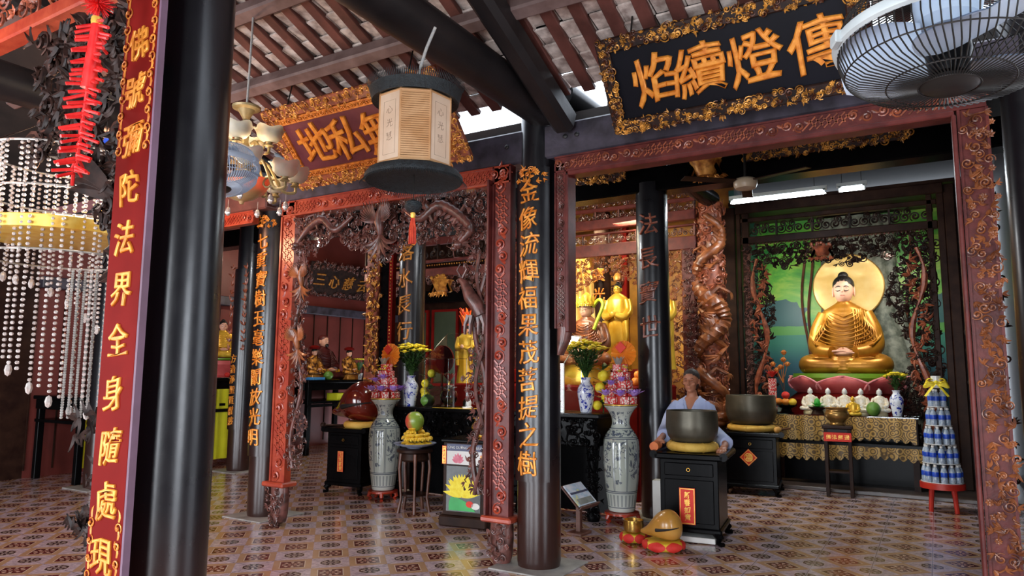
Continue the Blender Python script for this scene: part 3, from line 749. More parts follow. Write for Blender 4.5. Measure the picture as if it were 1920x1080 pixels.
# dragon coiling in the right head corner
def dragon(b, path, r, seed=0, claws=(.3, .6)):
    P = np.array(path, float); n = len(P); tt = np.linspace(0, n-1, n*7)
    C = np.stack([np.interp(tt, range(n), P[:, k]) for k in range(3)], 1)
    for _ in range(6): C[1:-1] = (C[:-2]+2*C[1:-1]+C[2:])/4
    R = r*(.3+.7*np.sin(np.linspace(.15, PI*.93, len(C))))
    R = R*(1+.10*np.cos(np.arange(len(C))*PI))
    b.tube(C, R, 10)
    N = len(C)
    for i in range(2, N-2, 2):
        d = nrm(C[i+1]-C[i-1]); up = nrm(np.cross(d, (0, 0, 1))); b.blade(C[i]+up*R[i]*.8, up*.8-d*.7, (0, 0, 1), R[i]*1.5, R[i]*.8, .3, 3)
    for q in claws:
        i = int(q*N); d = nrm(C[i+1]-C[i-1])
        for s in (-1, 1):
            sd = nrm(np.cross(d, (0, 0, 1)))*s; e = C[i]+sd*R[i]*2.4; h = e+d*R[i]*1.6+np.array((0, 0, R[i]))
            b.tube([C[i], e, h], [R[i]*.55, R[i]*.42, R[i]*.3], 6)
            for k in (-1, 0, 1): b.blade(h, d+sd*.5*k, (0, 0, 1), R[i]*1.4, R[i]*.4, .5*s, 3)
    h = C[-1]; d = nrm(C[-1]-C[-4]); q = r
    b.ell(h+d*q*.6, (q*1.1, q*.9, q*.9), 10, 6); b.ell(h+d*q*1.6, (q*.8, q*.55, q*.55), 8, 6); 
    for s in (-1, 1):
        sd = nrm(np.cross(d, (0, 0, 1)))*s
        b.ell(h+d*q*.9+sd*q*.45+np.array((0, 0, q*.8)), q*.24, 6, 5); b.blade(h+sd*q*.6, -d+sd*.7, (0, 0, 1), q*2.6, q*.5, s*.6, 4)
        b.tube([h+d*q*2+sd*q*.3, h+d*q*2.6+sd*q*1.4, h+d*q*1.5+sd*q*2.2], [q*.1, q*.07, q*.03], 5)
        for k in range(4): b.blade(h-d*q*.2+sd*q*.5, -d+sd*(.3+.4*k), (0, 0, 1), q*1.8, q*.5, s*.5, 3)
b = MB(off).push(front(0, 4.665, 0)); dragon(b, [(-3.9, 2.85, 0), (-3.7, 2.72, .02), (-3.5, 2.86, .03), (-3.3, 2.74, .02), (-3.15, 2.6, .03), (-3.28, 2.5, .03)], .045); b.build('dragon', M['carve'], t)
b = MB(off).push(front(0, 4.665, 0)); dragon(b, [(-4.5, 2.86, 0), (-4.7, 2.72, .02), (-4.85, 2.88, .03), (-5.05, 2.8, .02), (-5.18, 2.66, .03)], .038); b.build('dragon', M['carve'], t)
# ---- right-hand doorway: head band and one hanging jamb, right post
t = thing('wide_doorway_frame', 'wide maroon doorway frame with key fret head, open to the large Buddha altar', 'doorway frame', (-1.1, 4.76, 0)); off = (-1.1, 4.76, 0)
b, rl = MB(off), MB(off); band(b, rl, (-2.45, 4.72, 3.045), (1, 0, 0), (0, 0, 1), 2.78, .125, 7); b.build('head_band', M['maroon'], t, smooth=False); rl.build('head_band_relief', M['carvered'], t)
MB(off).bx(-2.33, .17, 4.69, 4.82, 2.945, 2.98).build('inner_moulding', M['maroon'], t, smooth=False, bevel=.006)
b, rl = MB(off), MB(off); band(b, rl, (-2.40, 4.72, 1.78), (0, 0, 1), (-1, 0, 0), 1.27, .095, 8); b.build('left_post', M['maroon'], t, smooth=False); rl.build('left_post_relief', M['carve'], t)
MB(off).bx(-2.347, -2.32, 4.68, 4.82, 1.75, 2.95).build('inner_moulding', M['maroon'], t, smooth=False, bevel=.006)
b = MB(off); b.loft([(-2.385+dx, 4.76, z, r, .05) for dx, r, z in ((-.04, .012, 1.58), (-.03, .03, 1.62), (-.01, .055, 1.70), (0, .062, 1.79))], 12); b.build('post_foot', M['carve'], t)
b, rl = MB(off), MB(off); band(b, rl, (.26, 4.72, .3), (0, 0, 1), (-1, 0, 0), 2.68, .15, 9); b.build('right_post', M['maroon'], t, smooth=False)
b = MB(off).push(front(0, 4.715, 0)); carve(b, lambda x, z: True, .2, .33, .4, 2.95, .045, 31, .02, (2, 4, 1)); b.build('right_post_carving', M['carvewarm'], t)
MB(off).bx(.155, .178, 4.68, 4.82, .3, 2.95).build('inner_moulding', M['maroon'], t, smooth=False, bevel=.006)
# ---- doorway left of the lettered column (only its head shows)
t = thing('far_doorway_frame', 'bright red doorway head under the chandelier', 'doorway frame', (-7.3, 4.76, 3.05)); off = (-7.3, 4.76, 3.05)
b, rl = MB(off), MB(off); band(b, rl, (-8.8, 4.72, 3.02), (1, 0, 0), (0, 0, 1), 2.86, .13, 17); b.build('head_band', M['red'], t, smooth=False); rl.build('head_band_relief', M['red'], t)
b = MB(off).push(front(0, 4.74, 0)); carve(b, lambda x, z: z > 2.9, -8.8, -6.6, 2.7, 3.0, .07, 18, .05); b.build('head_carving', M['carve'], t)
# ---- pierced carving beside the nearest column
t = thing('near_carved_jamb', 'dark pierced carving of leaves beside the tall red board', 'carving', (-3.1, 1.72, 0)); off = (-3.1, 1.72, 0)
def ins_n(x, z):
    edge = -2.98-.12*math.sin(z*3.1)-.06*math.sin(z*7)
    if z > 2.45: edge = -3.9
    elif z > 1.9: edge = -3.12-.55*max(0, (z-2.0))
    return edge < x < -2.72 and .55 < z < 3.15 and not (1.25 < z < 1.5 and x < -2.95)
b = MB(off).push(front(0, 1.74, 0)); carve(b, ins_n, -3.9, -2.72, .5, 3.2, .085, 41, .08, (2, 5, 1)); carve(b, ins_n, -3.9, -2.72, .5, 3.2, .14, 43, .03, (3, 4, 1)); b.build('pierced_carving', M['carvedark'], t)
b = MB(off).push(front(0, 1.70, 0))
for (x, z, s) in ((-3.10, 1.22, .1), (-3.10, .83, .09), (-3.02, 2.3, .1), (-3.05, 1.02, .05)):
    for k in range(10): frond(b, (x+rng.uniform(-s, s)*.5, z+rng.uniform(-s, s)*.6), rng.uniform(0, 6.3), s*.8, rng.uniform(-.03, .06), 3, .6, rng)
for k in range(7): b.blade((-3.0, 2.12+k*.012, .02), (-.55, 1.2-k*.16, .3), (0, 0, 1), .42-.03*k, .08, .3, 5)
b.build('leaf_clusters', M['carvedark'], t)
b = MB(off); b.bx(-4.9, -2.74, 1.67, 1.77, 3.2, 3.28).bx(-4.9, -2.74, 1.67, 1.77, 3.55, 3.63); b.build('head_rail', M['red'], t, smooth=False, bevel=.01)
b = MB(off).push(front(0, 1.70, 0)); carve(b, lambda x, z: True, -4.9, -2.75, 3.3, 3.53, .09, 42, .03, (3, 3, 1)); b.build('head_frieze', M['carvered'], t)
struct(MB().push(TR(-3.9, 1.55, 3.72) @ RY(PI/2)).lathe([(.05, -1.1), (.05, 1.1)], 16).build('front_purlin', M['rafter']))
# ================================================================== REAR SCREENS
def strip(b, x0, x1, y, z0, z1, d=.06): b.bx(x0, x1, y-d/2, y+d/2, z0, z1)
def beads(b, x0, x1, y, z, r, st):
    for x in np.arange(x0, x1, st): b.ell((x, y, z), r, 6, 4)
def basket(b, x, y, z, s):
    b.push(TR(x, y, z)); b.lathe([(s*.42, 0), (s*.55, s*.25), (s*.75, s*.7), (s*.8, s*.75), (s*.7, s*.78)], 14); b.pop()
    for k in range(6):
        for sd in (-1, 1): b.push(TR(x, y-.02, z)); b.box((sd*s*(.62+.0*k), -.02, s*.3), (s*.18, .05, s*.9), RY(sd*-.45)); b.pop()
    for k in range(12):
        a = rng.uniform(-.8, .8); b.ell((x+a*s, y-.06, z+s*(.8+rng.random()*.25)), s*.14, 6, 5)
        b.push(front(x+a*s, y-.05, z-s*.05)); frond(b, (0, 0), -PI/2+a, s*.4, 0, 3, .6, rng); b.pop()
def fret_panels(b, x0, x1, y, z0, z1, w):
    n = max(1, round((x1-x0)/w)); q = (x1-x0)/n
    for k in range(n+1): b.bx(x0+k*q-.012, x0+k*q+.012, y-.03, y+.03, z0, z1)
    b.push(front(0, y, 0)); h = z1-z0
    for k in range(n):
        xa = x0+k*q; m = max(2, round(q/h*1.6))
        for i in range(m):
            cx = xa+q*(i+.5)/m
            scroll(b, (cx, z0+h*.35), h*.33, i*2.1, 1.4, h*.07, 1 if i % 2 else -1); 
            if (i+k) % 3: scroll(b, (cx+h*.2, z0+h*.7), h*.28, i*1.3, 1.3, h*.07)
    b.pop()
# ---- screen of the middle bay
t = thing('gilt_altar_screen', 'gilt carved screen around the golden altar behind the middle columns', 'altar screen', (-4.15, 9.3, 0)); off = (-4.15, 9.3, 0)
b = MB(off); strip(b, -5.62, -2.68, 9.3, 3.98, 4.05); strip(b, -5.62, -2.68, 9.28, 3.52, 3.66, .1); strip(b, -5.62, -2.68, 9.3, 3.12, 3.30, .09); strip(b, -5.62, -2.68, 9.3, 3.78, 3.84); strip(b, -5.62, -2.68, 9.3, 3.44, 3.47)
b.build('lintel', M['maroon'], t, smooth=False, bevel=.008)
b = MB(off); fret_panels(b, -5.6, -2.7, 9.3, 3.66, 3.78, .36); fret_panels(b, -5.6, -2.7, 9.3, 3.84, 3.97, .5); fret_panels(b, -5.6, -2.7, 9.3, 3.31, 3.44, .42); b.build('fretwork', M['carve'], t)
b = MB(off); strip(b, -2.88, -2.70, 9.3, .1, 3.12, .1); b.build('post', M['maroon'], t, smooth=False, bevel=.01); b = MB(off); strip(b, -5.6, -5.42, 9.3, .1, 3.12, .1); b.build('post', M['maroon'], t, smooth=False, bevel=.01)
b = MB(off); b.push(front(0, 9.245, 0)); carve(b, lambda x, z: True, -2.85, -2.73, .3, 3.1, .06, 50, .015); carve(b, lambda x, z: True, -5.57, -5.45, .3, 3.1, .06, 51, .015); b.build('post_relief', M['carve'], t)
def ins_m(x, z):
    top = 2.72+.10*math.sin(x*6) < z < 3.1
    side = z > .75 and (x > -3.17+.08*math.sin(z*5) or x < -5.15+.08*math.sin(z*5))
    return top or side
b = MB(off).push(front(0, 9.3, 0)); carve(b, ins_m, -5.42, -2.88, .75, 3.1, .062, 52, .08, (3, 3, 1)); b.build('pierced_carving', M['carvewarm'], t)
# golden wall and curtain behind
struct(MB().bx(-5.9, -2.55, 10.95, 11.05, 0, 4.6).build('wall_rear', mat('golden_altar_backdrop', '#7a4a14', '#c88e2c', 2.2, .5), smooth=False))
# ---- screen of the left bay
t = thing('plain_altar_screen', 'dark red screen head with a carved fruit basket seen through the doorway', 'altar screen', (-7.2, 9.3, 2.6)); off = (-7.2, 9.3, 2.6)
b = MB(off); strip(b, -8.6, -5.95, 9.3, 3.56, 3.68, .1); strip(b, -8.6, -5.95, 9.3, 3.02, 3.16, .1); strip(b, -8.6, -5.95, 9.3, 3.26, 3.31); b.build('lintel', M['maroon'], t, smooth=False, bevel=.008)
b = MB(off); fret_panels(b, -8.6, -5.95, 9.3, 3.31, 3.56, .55); b.build('fretwork', M['carvedark'], t)
b = MB(off); beads(b, -8.6, -5.95, 9.25, 3.21, .014, .05); b.build('bead_strip', M['giltbright'], t)
b = MB(off).push(front(0, 9.3, 0)); carve(b, lambda x, z: z > 2.80+.06*math.sin(x*5), -8.6, -5.95, 2.72, 3.02, .075, 55, .06); b.build('pierced_carving', M['carve'], t)
b = MB(off); basket(b, -6.86, 9.22, 2.76, .24); b.build('fruit_basket', M['giltbright'], t)
b = MB(off); strip(b, -6.06, -5.95, 9.3, 0, 3.1, .1); b.build('post', M['maroon'], t, smooth=False)
# ---- second-row post carved in gilt between the two halves of the doorway view
t = thing('gilt_carved_post', 'narrow gilt carved post behind the big wooden fish', 'post', (-6.37, 7.05, 0)); off = (-6.37, 7.05, 0)
b = MB(off); b.bx(-6.46, -6.27, 7.0, 7.1, 0, 3.24); b.build('post', M['carvered'], t, smooth=False)
b = MB(off).push(front(0, 6.99, 0)); carve(b, lambda x, z: True, -6.45, -6.28, .5, 3.2, .07, 60, .02, (2, 5, 2)); b.build('leaf_carving', M['gilt'], t)
t = thing('black_square_post', 'plain black post beside the gilt carved post', 'post', (-6.17, 7.1, 0)); MB().bx(-.08, .08, -.08, .08, 0, 3.24).build('post', M['black'], t, smooth=False, bevel=.02)
MB().bx(.085, .15, -.09, -.02, 0, 3.2).build('red_strip', M['redboard'], t, smooth=False)
b = MB(); 
for z in np.arange(.9, 3.1, .045): b.ell((.118, -.095, z), .012, 6, 4)
b.build('bead_strip', M['giltbright'], t)
# ---- altar of the large seated Buddha: carved screen, alcove, painting
t = thing('carved_altar_screen', 'dark carved screen framing the large seated golden Buddha', 'altar screen', (-1.1, 10.5, 0)); off = (-1.1, 10.5, 0)
b = MB(off)
for x0, x1, d in ((-2.64, -2.44, .12), (.2, .32, .12), (-2.42, -2.36, .12), (-2.34, -2.24, .1), (.0, .07, .1), (.12, .2, .12)): strip(b, x0, x1, 10.5, .05, 3.9, d)
strip(b, -2.36, .12, 10.5, 3.33, 3.44, .1); strip(b, -2.36, .12, 10.5, 3.65, 3.72, .1); strip(b, -2.42, .2, 10.48, 3.78, 3.92, .16)
b.build('frame', M['darkwood'], t, smooth=False, bevel=.01)
b = MB(off); beads(b, -2.24, .0, 10.43, 3.315, .014, .05); b.build('bead_strip', M['carve'], t)
b = MB(off); fret_panels(b, -2.34, .05, 10.5, 3.45, 3.65, .48); b.build('fretwork', M['carvedark'], t)
def ins_b(x, z):
    lo = 2.99-.02*math.exp(-((x+1.1)/.55)**2)+.03*math.sin(x*8)
    if z > lo and z < 3.31: return True
    return .6 < z <= lo and (x < -1.97+.05*math.sin(z*6) or x > -.40+.11*math.sin(z*4.2+.6))
b = MB(off).push(front(0, 10.5, 0)); carve(b, ins_b, -2.24, 0, .6, 3.3, .06, 70, .08, (3, 4, 1)); carve(b, ins_b, -2.24, 0, .6, 3.3, .1, 75, .02, (4, 3, .3)); b.build('pierced_carving', M['carvedark'], t)
b = MB(off).push(front(0, 10.5, 0)); carve(b, lambda x, z: True, .33, .72, .1, 3.9, .1, 76, .05, (3, 4, 1)); b.build('side_carving', M['carvedark'], t)
MB(off).bx(.32, .74, 10.56, 10.6, .05, 3.95).build('side_panel', M['darkwood'], t, smooth=False)
for sx, x0 in ((1, -2.12), (-1, -.15)):
    b = MB(off).push(front(0, 10.44, 0))
    for k in range(34):
        z = .8+2.2*k/34; frond(b, (x0+sx*.08*math.sin(z*5), z), rng.uniform(0, 6.3), .12, 0, 3, .7, rng)
    b.tube([(x0+sx*.09*math.sin(z*4), z, .0) for z in np.linspace(.7, 3.1, 26)], [.03+.012*math.sin(k) for k in range(26)], 7)
    b.build('vine_carving', M['carvered'], t)
b = MB(off); basket(b, -1.25, 10.36, 3.06, .17); b.build('basket_carving', M['carvered'], t)
b = MB(off).push(front(-2.29, 10.45, 0)); carve(b, lambda x, z: True, -.045, .045, .4, 3.3, .05, 71, .01); b.build('post_relief', M['carve'], t)
def mural_mat():
    t = NT('painted_lake_landscape')
    p = t.sep(t.wpos()); z, x = p[2], p[0]
    wob = t.noise(1.4, 4, t.wpos()); wob2 = t.noise(3.5, 3, t.wpos())
    sky = t.ramp(t.noise(1.1, 4, t.comb(x, t.math('MULTIPLY', z, 2.2), 0), .6, .8), [(.30, '#1f7f3c'), (.5, '#5cab3a'), (.68, '#a5c94e')])
    sky = t.mix(t.ramp(z, [(0, (0, 0, 0, 1)), (1, (1, 1, 1, 1))]), sky, sky)
    water = t.ramp(t.math('MULTIPLY', t.math('SUBTRACT', z, 1.0), 1.0), [(0, '#0c2a33'), (.6, '#17505e'), (.95, '#2d7a66')])
    mh = t.math('ADD', 2.15, t.math('MULTIPLY', t.math('ABSOLUTE', t.math('SINE', t.math('ADD', t.math('MULTIPLY', x, 2.6), t.math('MULTIPLY', wob2, 2.0)))), .52))
    mt = t.mix(wob, hx('#1c4a58'), hx('#2f6a66'))
    c = t.mix(t.math('LESS_THAN', z, mh), sky, mt)
    c = t.mix(t.math('LESS_THAN', z, t.math('ADD', 2.14, t.math('MULTIPLY', wob, .16))), c, hx('#4f9440'))
    c = t.mix(t.math('LESS_THAN', z, 2.08), c, water)
    t.col(c); t.set(Roughness=.45); return t.m
mm = mural_mat()
w = MB(); w.bx(-2.95, .75, 12.15, 12.3, 0, 4.2); struct(w.build('wall_alcove', mm, smooth=False))
struct(MB().bx(-2.55, -2.47, 10.6, 12.15, 0, 4.2).build('wall_alcove', mat('teal_alcove_side', '#17464a', '#1f5a50', 2, .5), smooth=False))
struct(MB().bx(-2.55, .75, 10.56, 12.2, 3.95, 4.0).build('ceiling', M['darkwood'], smooth=False))
# painted panel joints and a relief banyan tree
t = thing('banyan_relief', 'grey relief banyan trunk and roots behind the large Buddha', 'tree', (-1.0, 12.0, .4)); off = (-1.0, 12.0, .4)
bk = mat('grey_green_bark', '#4a5248', '#8d9184', 9, .6, bump=.6, bscale=30); b = MB(off)
for x0, x1, r0, r1 in ((-1.42, -1.35, .10, .14), (-1.2, -1.15, .22, .2), (-.9, -.9, .26, .2), (-.62, -.68, .2, .13), (-.42, -.52, .1, .09)):
    b.tube([(x0+(x0+1)*.9, 11.75, .5), (x0+(x0+1)*.35, 11.95, 1.5), (x0, 12.02, 2.2), (x1, 12.05, 3.0), (x1, 12.08, 3.9)], [r0*1.5, r0*1.2, r0, r1, r1], 12)
for s in (-1, 1):
    for k in range(3): b.tube([(-1+s*.3, 11.8, 1.6), (-1+s*(.6+.1*k), 11.6, 1.25-.1*k), (-1+s*(1+.15*k), 11.4, .8)], [.1, .08, .05], 8)
b.build('trunk', bk, t)
b = MB(off)
for x in (-1.75, -1.66, -.28):
    b = MB(off); b.tube([(x+.05*math.sin(z*3+x*9), 12.1, z) for z in np.linspace(3.6, 1.5, 16)], [.02]*16, 6)
    b.build('aerial_root', M['wood'], t)
# ================================================================== STATUES
def drape(A, F, cv, sides=.012):
    def fn(z, a):
        d = (a+PI/2+PI) % (2*PI)-PI
        if abs(d) < 1.5: return 1+A*math.cos(2*PI*(F*z-cv*d*d))*(1-abs(d)/1.7)
        return 1+sides*math.cos(a*11+z*6)
    return fn
def rings(tab, n):
    T = np.array(tab, float); q = np.linspace(0, len(T)-1, n)
    C = np.stack([np.interp(q, range(len(T)), T[:, k]) for k in range(5)], 1)
    for _ in range(2): C[1:-1] = (C[:-2]+2*C[1:-1]+C[2:])/4
    return [tuple(r) for r in C]
def limb(b, p, r, seg=10, n=16): 
    C = smooth_path([list(a)+[q] for a, q in zip(p, r)], n); b.tube(C[:, :3], C[:, 3], seg)
def head_parts(t, mk, s, skin, hair, hi=True, bun=True, ears=True):
    """mk() gives a builder whose origin is the middle of the head, facing -y; s = head height"""
    b = mk(); h = s
    R = rings([(0, .02*h, -.56*h, .20*h, .20*h), (0, 0, -.50*h, .20*h, .20*h), (0, -.06*h, -.44*h, .23*h, .27*h), (0, -.05*h, -.30*h, .32*h, .36*h), (0, -.02*h, -.08*h, .37*h, .42*h), (0, 0, .12*h, .375*h, .44*h), (0, .02*h, .3*h, .33*h, .40*h), (0, .03*h, .43*h, .2*h, .25*h), (0, .03*h, .47*h, .03*h, .03*h)], 22 if hi else 10)
    b.loft(R, 24 if hi else 12)
    b.push(TR(0, -.44*h, -.08*h)); b.lathe([(.012*h, .17*h), (.03*h, .08*h), (.06*h, -.02*h), (.045*h, -.06*h), (.01*h, -.07*h)], 8); b.pop()
    if ears:
        for q in (-1, 1): b.ell((q*.385*h, .05*h, -.1*h), (.05*h, .09*h, .2*h), 8, 6)
    b.build('face', skin, t)
    b = mk(); b.push(TR(0, .06*h, .16*h)); b.ell((0, 0, 0), (.41*h, .46*h, .36*h), 20 if hi else 10, 10 if hi else 6); b.pop()
    b.ell((0, .14*h, -.06*h), (.37*h, .36*h, .33*h), 16 if hi else 8, 8 if hi else 5)
    if bun: b.ell((0, .08*h, .5*h), (.2*h, .2*h, .17*h), 14 if hi else 8, 8 if hi else 5)
    b.build('hair', hair, t)
    if hi:
        b = mk()
        for q in (-1, 1):
            p = [(q*x*h, -(.435-.9*(x-.14)**2*2)*h-.004*h, (.045+.03*math.sin((x-.06)*20))*h) for x in np.linspace(.06, .26, 7)]
            b.tube(p, [.008*h, .014*h, .018*h, .018*h, .016*h, .012*h, .006*h], 5)
            p = [(q*x*h, -(.425-.95*(x-.14)**2*2)*h-.006*h, (-.075-.035*math.sin((x-.07)*17))*h) for x in np.linspace(.07, .25, 7)]
            b.tube(p, [.007*h, .013*h, .017*h, .018*h, .016*h, .012*h, .006*h], 5)
        b.build('brow_and_eye_line', M['ink'], t)
        b = mk(); b.tube([(x*h, -.395*h+.9*x*x*h, (-.27-.1*x*x*10*.1)*h) for x in np.linspace(-.1, .1, 7)], [.006*h, .016*h, .02*h, .018*h, .02*h, .016*h, .006*h], 6, .8); b.build('lips', M['lip'], t)
def seated(t, off, o, s, robe, skin, hair, hi=True, rz=0, head=True, fold=.022, bun=True, wx=1):
    """meditating figure; s = height from seat to crown, o = seat centre, facing -y turned by rz"""
    mk0 = lambda: MB(off).push(TR(*o) @ RZ(rz) @ SCL(s*wx, s, s))
    b = mk0(); n = 70 if hi else 16; sg = 72 if hi else 16
    R = rings([(0, .02, 0, .30, .22), (0, .02, .06, .30, .22), (0, .02, .16, .235, .165), (0, .02, .30, .225, .145), (0, .02, .44, .245, .145), (0, .02, .55, .265, .14), (0, .02, .62, .24, .125), (0, .015, .67, .14, .10), (0, .01, .70, .085, .085), (0, .01, .72, .07, .07)], n)
    dr = drape(fold, 17, .085)
    b.loft(R, sg, (lambda i, a: dr(R[i][2], a)) if hi else None)
    for q in (-1, 1):
        limb(b, [(q*.215, .03, .575), (q*.29, .0, .42), (q*.315, -.03, .27), (q*.24, -.17, .2), (q*.12, -.25, .19)], [.085, .095, .10, .085, .07], 14 if hi else 8, 26 if hi else 9)
        limb(b, [(q*.12, .02, .08), (q*.30, -.08, .085), (q*.42, -.18, .08), (q*.36, -.27, .07), (q*.14, -.30, .065), (-q*.1, -.29, .07)], [.13, .12, .09, .08, .075, .06], 14 if hi else 8, 30 if hi else 10)
    b.loft(rings([(0, -.24, .0, .15, .10), (0, -.25, .05, .17, .12), (0, -.25, .12, .16, .11), (0, -.24, .16, .14, .09)], 14), 30 if hi else 10, (lambda i, a: 1+.03*math.cos(i*2.2-3*((a+PI/2+PI) % (2*PI)-PI)**2)) if hi else None)
    if hi:
        for k in range(10):
            w = .045+.024*k
            b.tube(smooth_path([(-.2+.005*k, -.05, .61-.008*k), (-w*1.4, -.122-.004*k, .575-.03*k), (0, -.137-.004*k, .545-.038*k), (w*1.5, -.122-.004*k, .575-.028*k), (.18, -.05, .625-.005*k)], 22, 3), .0065, 6)
        for k in range(6): b.tube(smooth_path([(.10+.022*k, -.10+.012*k, .63-.004*k), (.12+.024*k, -.13+.006*k, .48), (.12+.022*k, -.155+.004*k, .32), (.09+.02*k, -.17, .22)], 18, 2), .008, 6)
        for q in (-1, 1):
            for k in range(6): b.tube(smooth_path([(q*.13, -.31+.012*k, .135-.014*k), (q*.27, -.335+.010*k, .15-.02*k), (q*.42, -.245-.01*k, .115-.018*k)], 14, 2), .009, 6)
            for k in range(6): b.tube(smooth_path([(q*(.31-.022*k), -.045-.014*k, .53-.02*k), (q*(.385-.012*k), -.06-.02*k, .36-.02*k), (q*(.30-.02*k), -.22, .275-.008*k)], 12, 2), .009, 6)
    b.build('robe', robe, t)
    b = mk0()
    b.ell((0, -.295, .185), (.10, .05, .022), 14, 6); b.ell((.01, -.295, .207), (.09, .045, .02), 14, 6)
    if hi:
        for q in (-1, 1):
            for k in range(4): limb(b, [(q*.05, -.30+.016*k-.02, .20+.008*q), (-q*.05, -.315+.017*k-.02, .205+.008*q), (-q*.11, -.30+.016*k-.02, .198+.008*q)], [.012, .012, .009], 7, 7)
            limb(b, [(q*.06, -.27, .215), (q*.03, -.285, .232), (q*.005, -.29, .236)], [.013, .012, .009], 7, 6)
    b.build('hands', skin, t)
    if head: head_parts(t, lambda: mk0().push(TR(0, -.005, .835) @ SCL(1/wx**.5, 1, 1)), .268, skin, hair, hi, bun)
def lotus_seat(t, off, o, r, h, m_p, m_top=None, n=14, rows=2, name='petal', ph=1.0):
    b = MB(off).push(TR(*o)); b.lathe([(r*.8, 0), (r*.92, h*.45), (r, h*.8), (r*.98, h), (.001, h)], 32); b.build('seat', m_top or m_p, t)
    for row in range(rows):
        for k in range(n):
            a = 2*PI*(k+.5*row)/n
            if math.sin(a) > .35: continue
            b = MB(off).push(TR(*o) @ RZ(a+PI/2)); z0 = h*.02+row*h*.0
            pts = []; w = 2*PI*r/n*(.62 if rows > 1 else .56)
            vs = []; fs = []
            for i in range(7):
                tt = i/6; ww = w*math.sin(PI*(.18+.82*tt*.72+.1*(1-tt)))*(1 if tt < .99 else .35)*(1-.55*max(0, tt-.7)/.3)
                yy = -(r*(.86+.22*math.sin(tt*1.9))+row*.02*r); zz = z0+h*ph*(1.0-.18*row)*tt
                for j in range(5):
                    u = (j-2)/2; vs.append((ww*u, yy+.05*r*u*u, zz))
            for i in range(6):
                for j in range(4): fs.append((i*5+j, i*5+j+1, (i+1)*5+j+1, (i+1)*5+j))
            N = len(vs); vs += [(x, y+.025*r, z) for x, y, z in vs]; fs += [tuple(q+N for q in f)[::-1] for f in fs]
            ed = [j for j in range(5)]+[i*5+4 for i in range(1, 7)]+[30+j for j in range(3, -1, -1)]+[i*5 for i in range(5, 0, -1)]
            fs += [(ed[i], ed[i-1], ed[i-1]+N, ed[i]+N) for i in range(len(ed))]
            b.add(vs, fs); pt = b.build(name, m_p, t)
            if hasattr(lotus_seat, 'rim'):
                e = MB(off).push(TR(*o) @ RZ(a+PI/2)); e.tube([vs[i*5] for i in range(2, 7)]+[vs[30+j] for j in range(1, 5)]+[vs[i*5+4] for i in range(5, 1, -1)], .014, 6); e.build('petal_rim', lotus_seat.rim, pt)
# ---- the large Buddha
B0 = (-1.1, 11.25, 1.47)
t = thing('large_buddha_statue', 'large golden seated Buddha statue with painted face in the green painted alcove', 'statue', B0)
seated(t, B0, B0, 1.46, M['goldrobe'], M['skinstat'], M['hairblk'], wx=.85, fold=.015)
t = thing('lotus_pedestal', 'green and pink lotus pedestal under the large golden Buddha', 'pedestal', (-1.1, 11.25, .9)); off = (-1.1, 11.25, .9)
b = MB(off); b.lathe([(.8, 0), (.8, .2), (.6, .35), (.75, .42)], 36, (-1.1, 11.25, .9)); b.build('base', M['redboard'], t)
lotus_seat.rim = mat('pale_pink_petal_rim', '#d8747a', '#e49a98', 5, .45)
lotus_seat(t, off, (-1.1, 11.25, 1.16), .74, .305, M['pinkpetal'], M['green_s'], 8, 1, ph=.84)
t = thing('halo_disc', 'round glossy golden halo disc behind the head of the large Buddha', 'halo', (-1.08, 11.72, 2.78)); b = MB()
b.push(RX(PI/2)).lathe([(.001, -.02), (.48, -.02), (.49, 0), (.48, .02), (.001, .02)], 56); b.build('disc', mat('glossy_pale_gold', '#d8b060', '#e8c884', 3, .22, .35), t)
b = MB(); b.torus((0, 0, 0), .488, .012, 56, 8, RX(PI/2)); b.build('rim', M['incense'], t)
b = MB(); b.tube([(0, .02, 0), (0, .2, -.3)], .02, 8); b.build('stay', M['wire'], t)
# ================================================================== FURNITURE AND OFFERINGS
def vase_mat(name, base, ink):
    t = NT(name); p = t.sep(t.coord()); z = p[2]
    a = t.math('DIVIDE', t.math('ARCTAN2', p[1], p[0]), 2*PI/8)
    fa = t.math('ABSOLUTE', t.math('SUBTRACT', t.math('FRACT', t.math('ADD', a, .5)), .5))
    rng_ = lambda x, lo, hi: t.math('MULTIPLY', t.math('GREATER_THAN', x, lo), t.math('LESS_THAN', x, hi))
    body = rng_(z, .20, .70)
    line = t.math('MULTIPLY', t.math('ADD', rng_(fa, .43, .455), t.math('GREATER_THAN', fa, .485)), body)
    for q in (.045, .185, .20, .70, .715, .80): line = t.math('MAXIMUM', line, rng_(z, q, q+.008))
    pet = t.math('MULTIPLY', rng_(z, .06, .17), t.math('GREATER_THAN', t.math('SINE', t.math('MULTIPLY', a, 2*PI*3)), .15))
    line = t.math('MAXIMUM', line, t.math('MULTIPLY', pet, .55))
    line = t.math('MAXIMUM', line, t.math('MULTIPLY', rng_(z, .725, .79), t.math('GREATER_THAN', t.noise(38, 3), .52)))
    n = t.noise(15, 6, dist=1.6, rough=.65); m = t.noise(5.5, 2)
    pic = t.math('MULTIPLY', t.math('MULTIPLY', t.math('GREATER_THAN', n, .52), t.math('GREATER_THAN', m, .47)), t.math('LESS_THAN', fa, .38))
    pic = t.math('MULTIPLY', pic, t.math('ADD', rng_(z, .23, .68), rng_(z, .82, .97)))
    f = t.math('MAXIMUM', t.math('MULTIPLY', line, .85), t.math('MULTIPLY', pic, .8))
    t.col(t.mix(f, t.ramp(t.noise(2, 2), [(.4, base), (.6, '#c6c9bf')]), hx(ink))); t.set(Roughness=.13, Coat_Weight=.4); return t.m
M['vase'] = vase_mat('cream_porcelain_with_blue_painted_panels', '#aab0a4', '#2c3852')
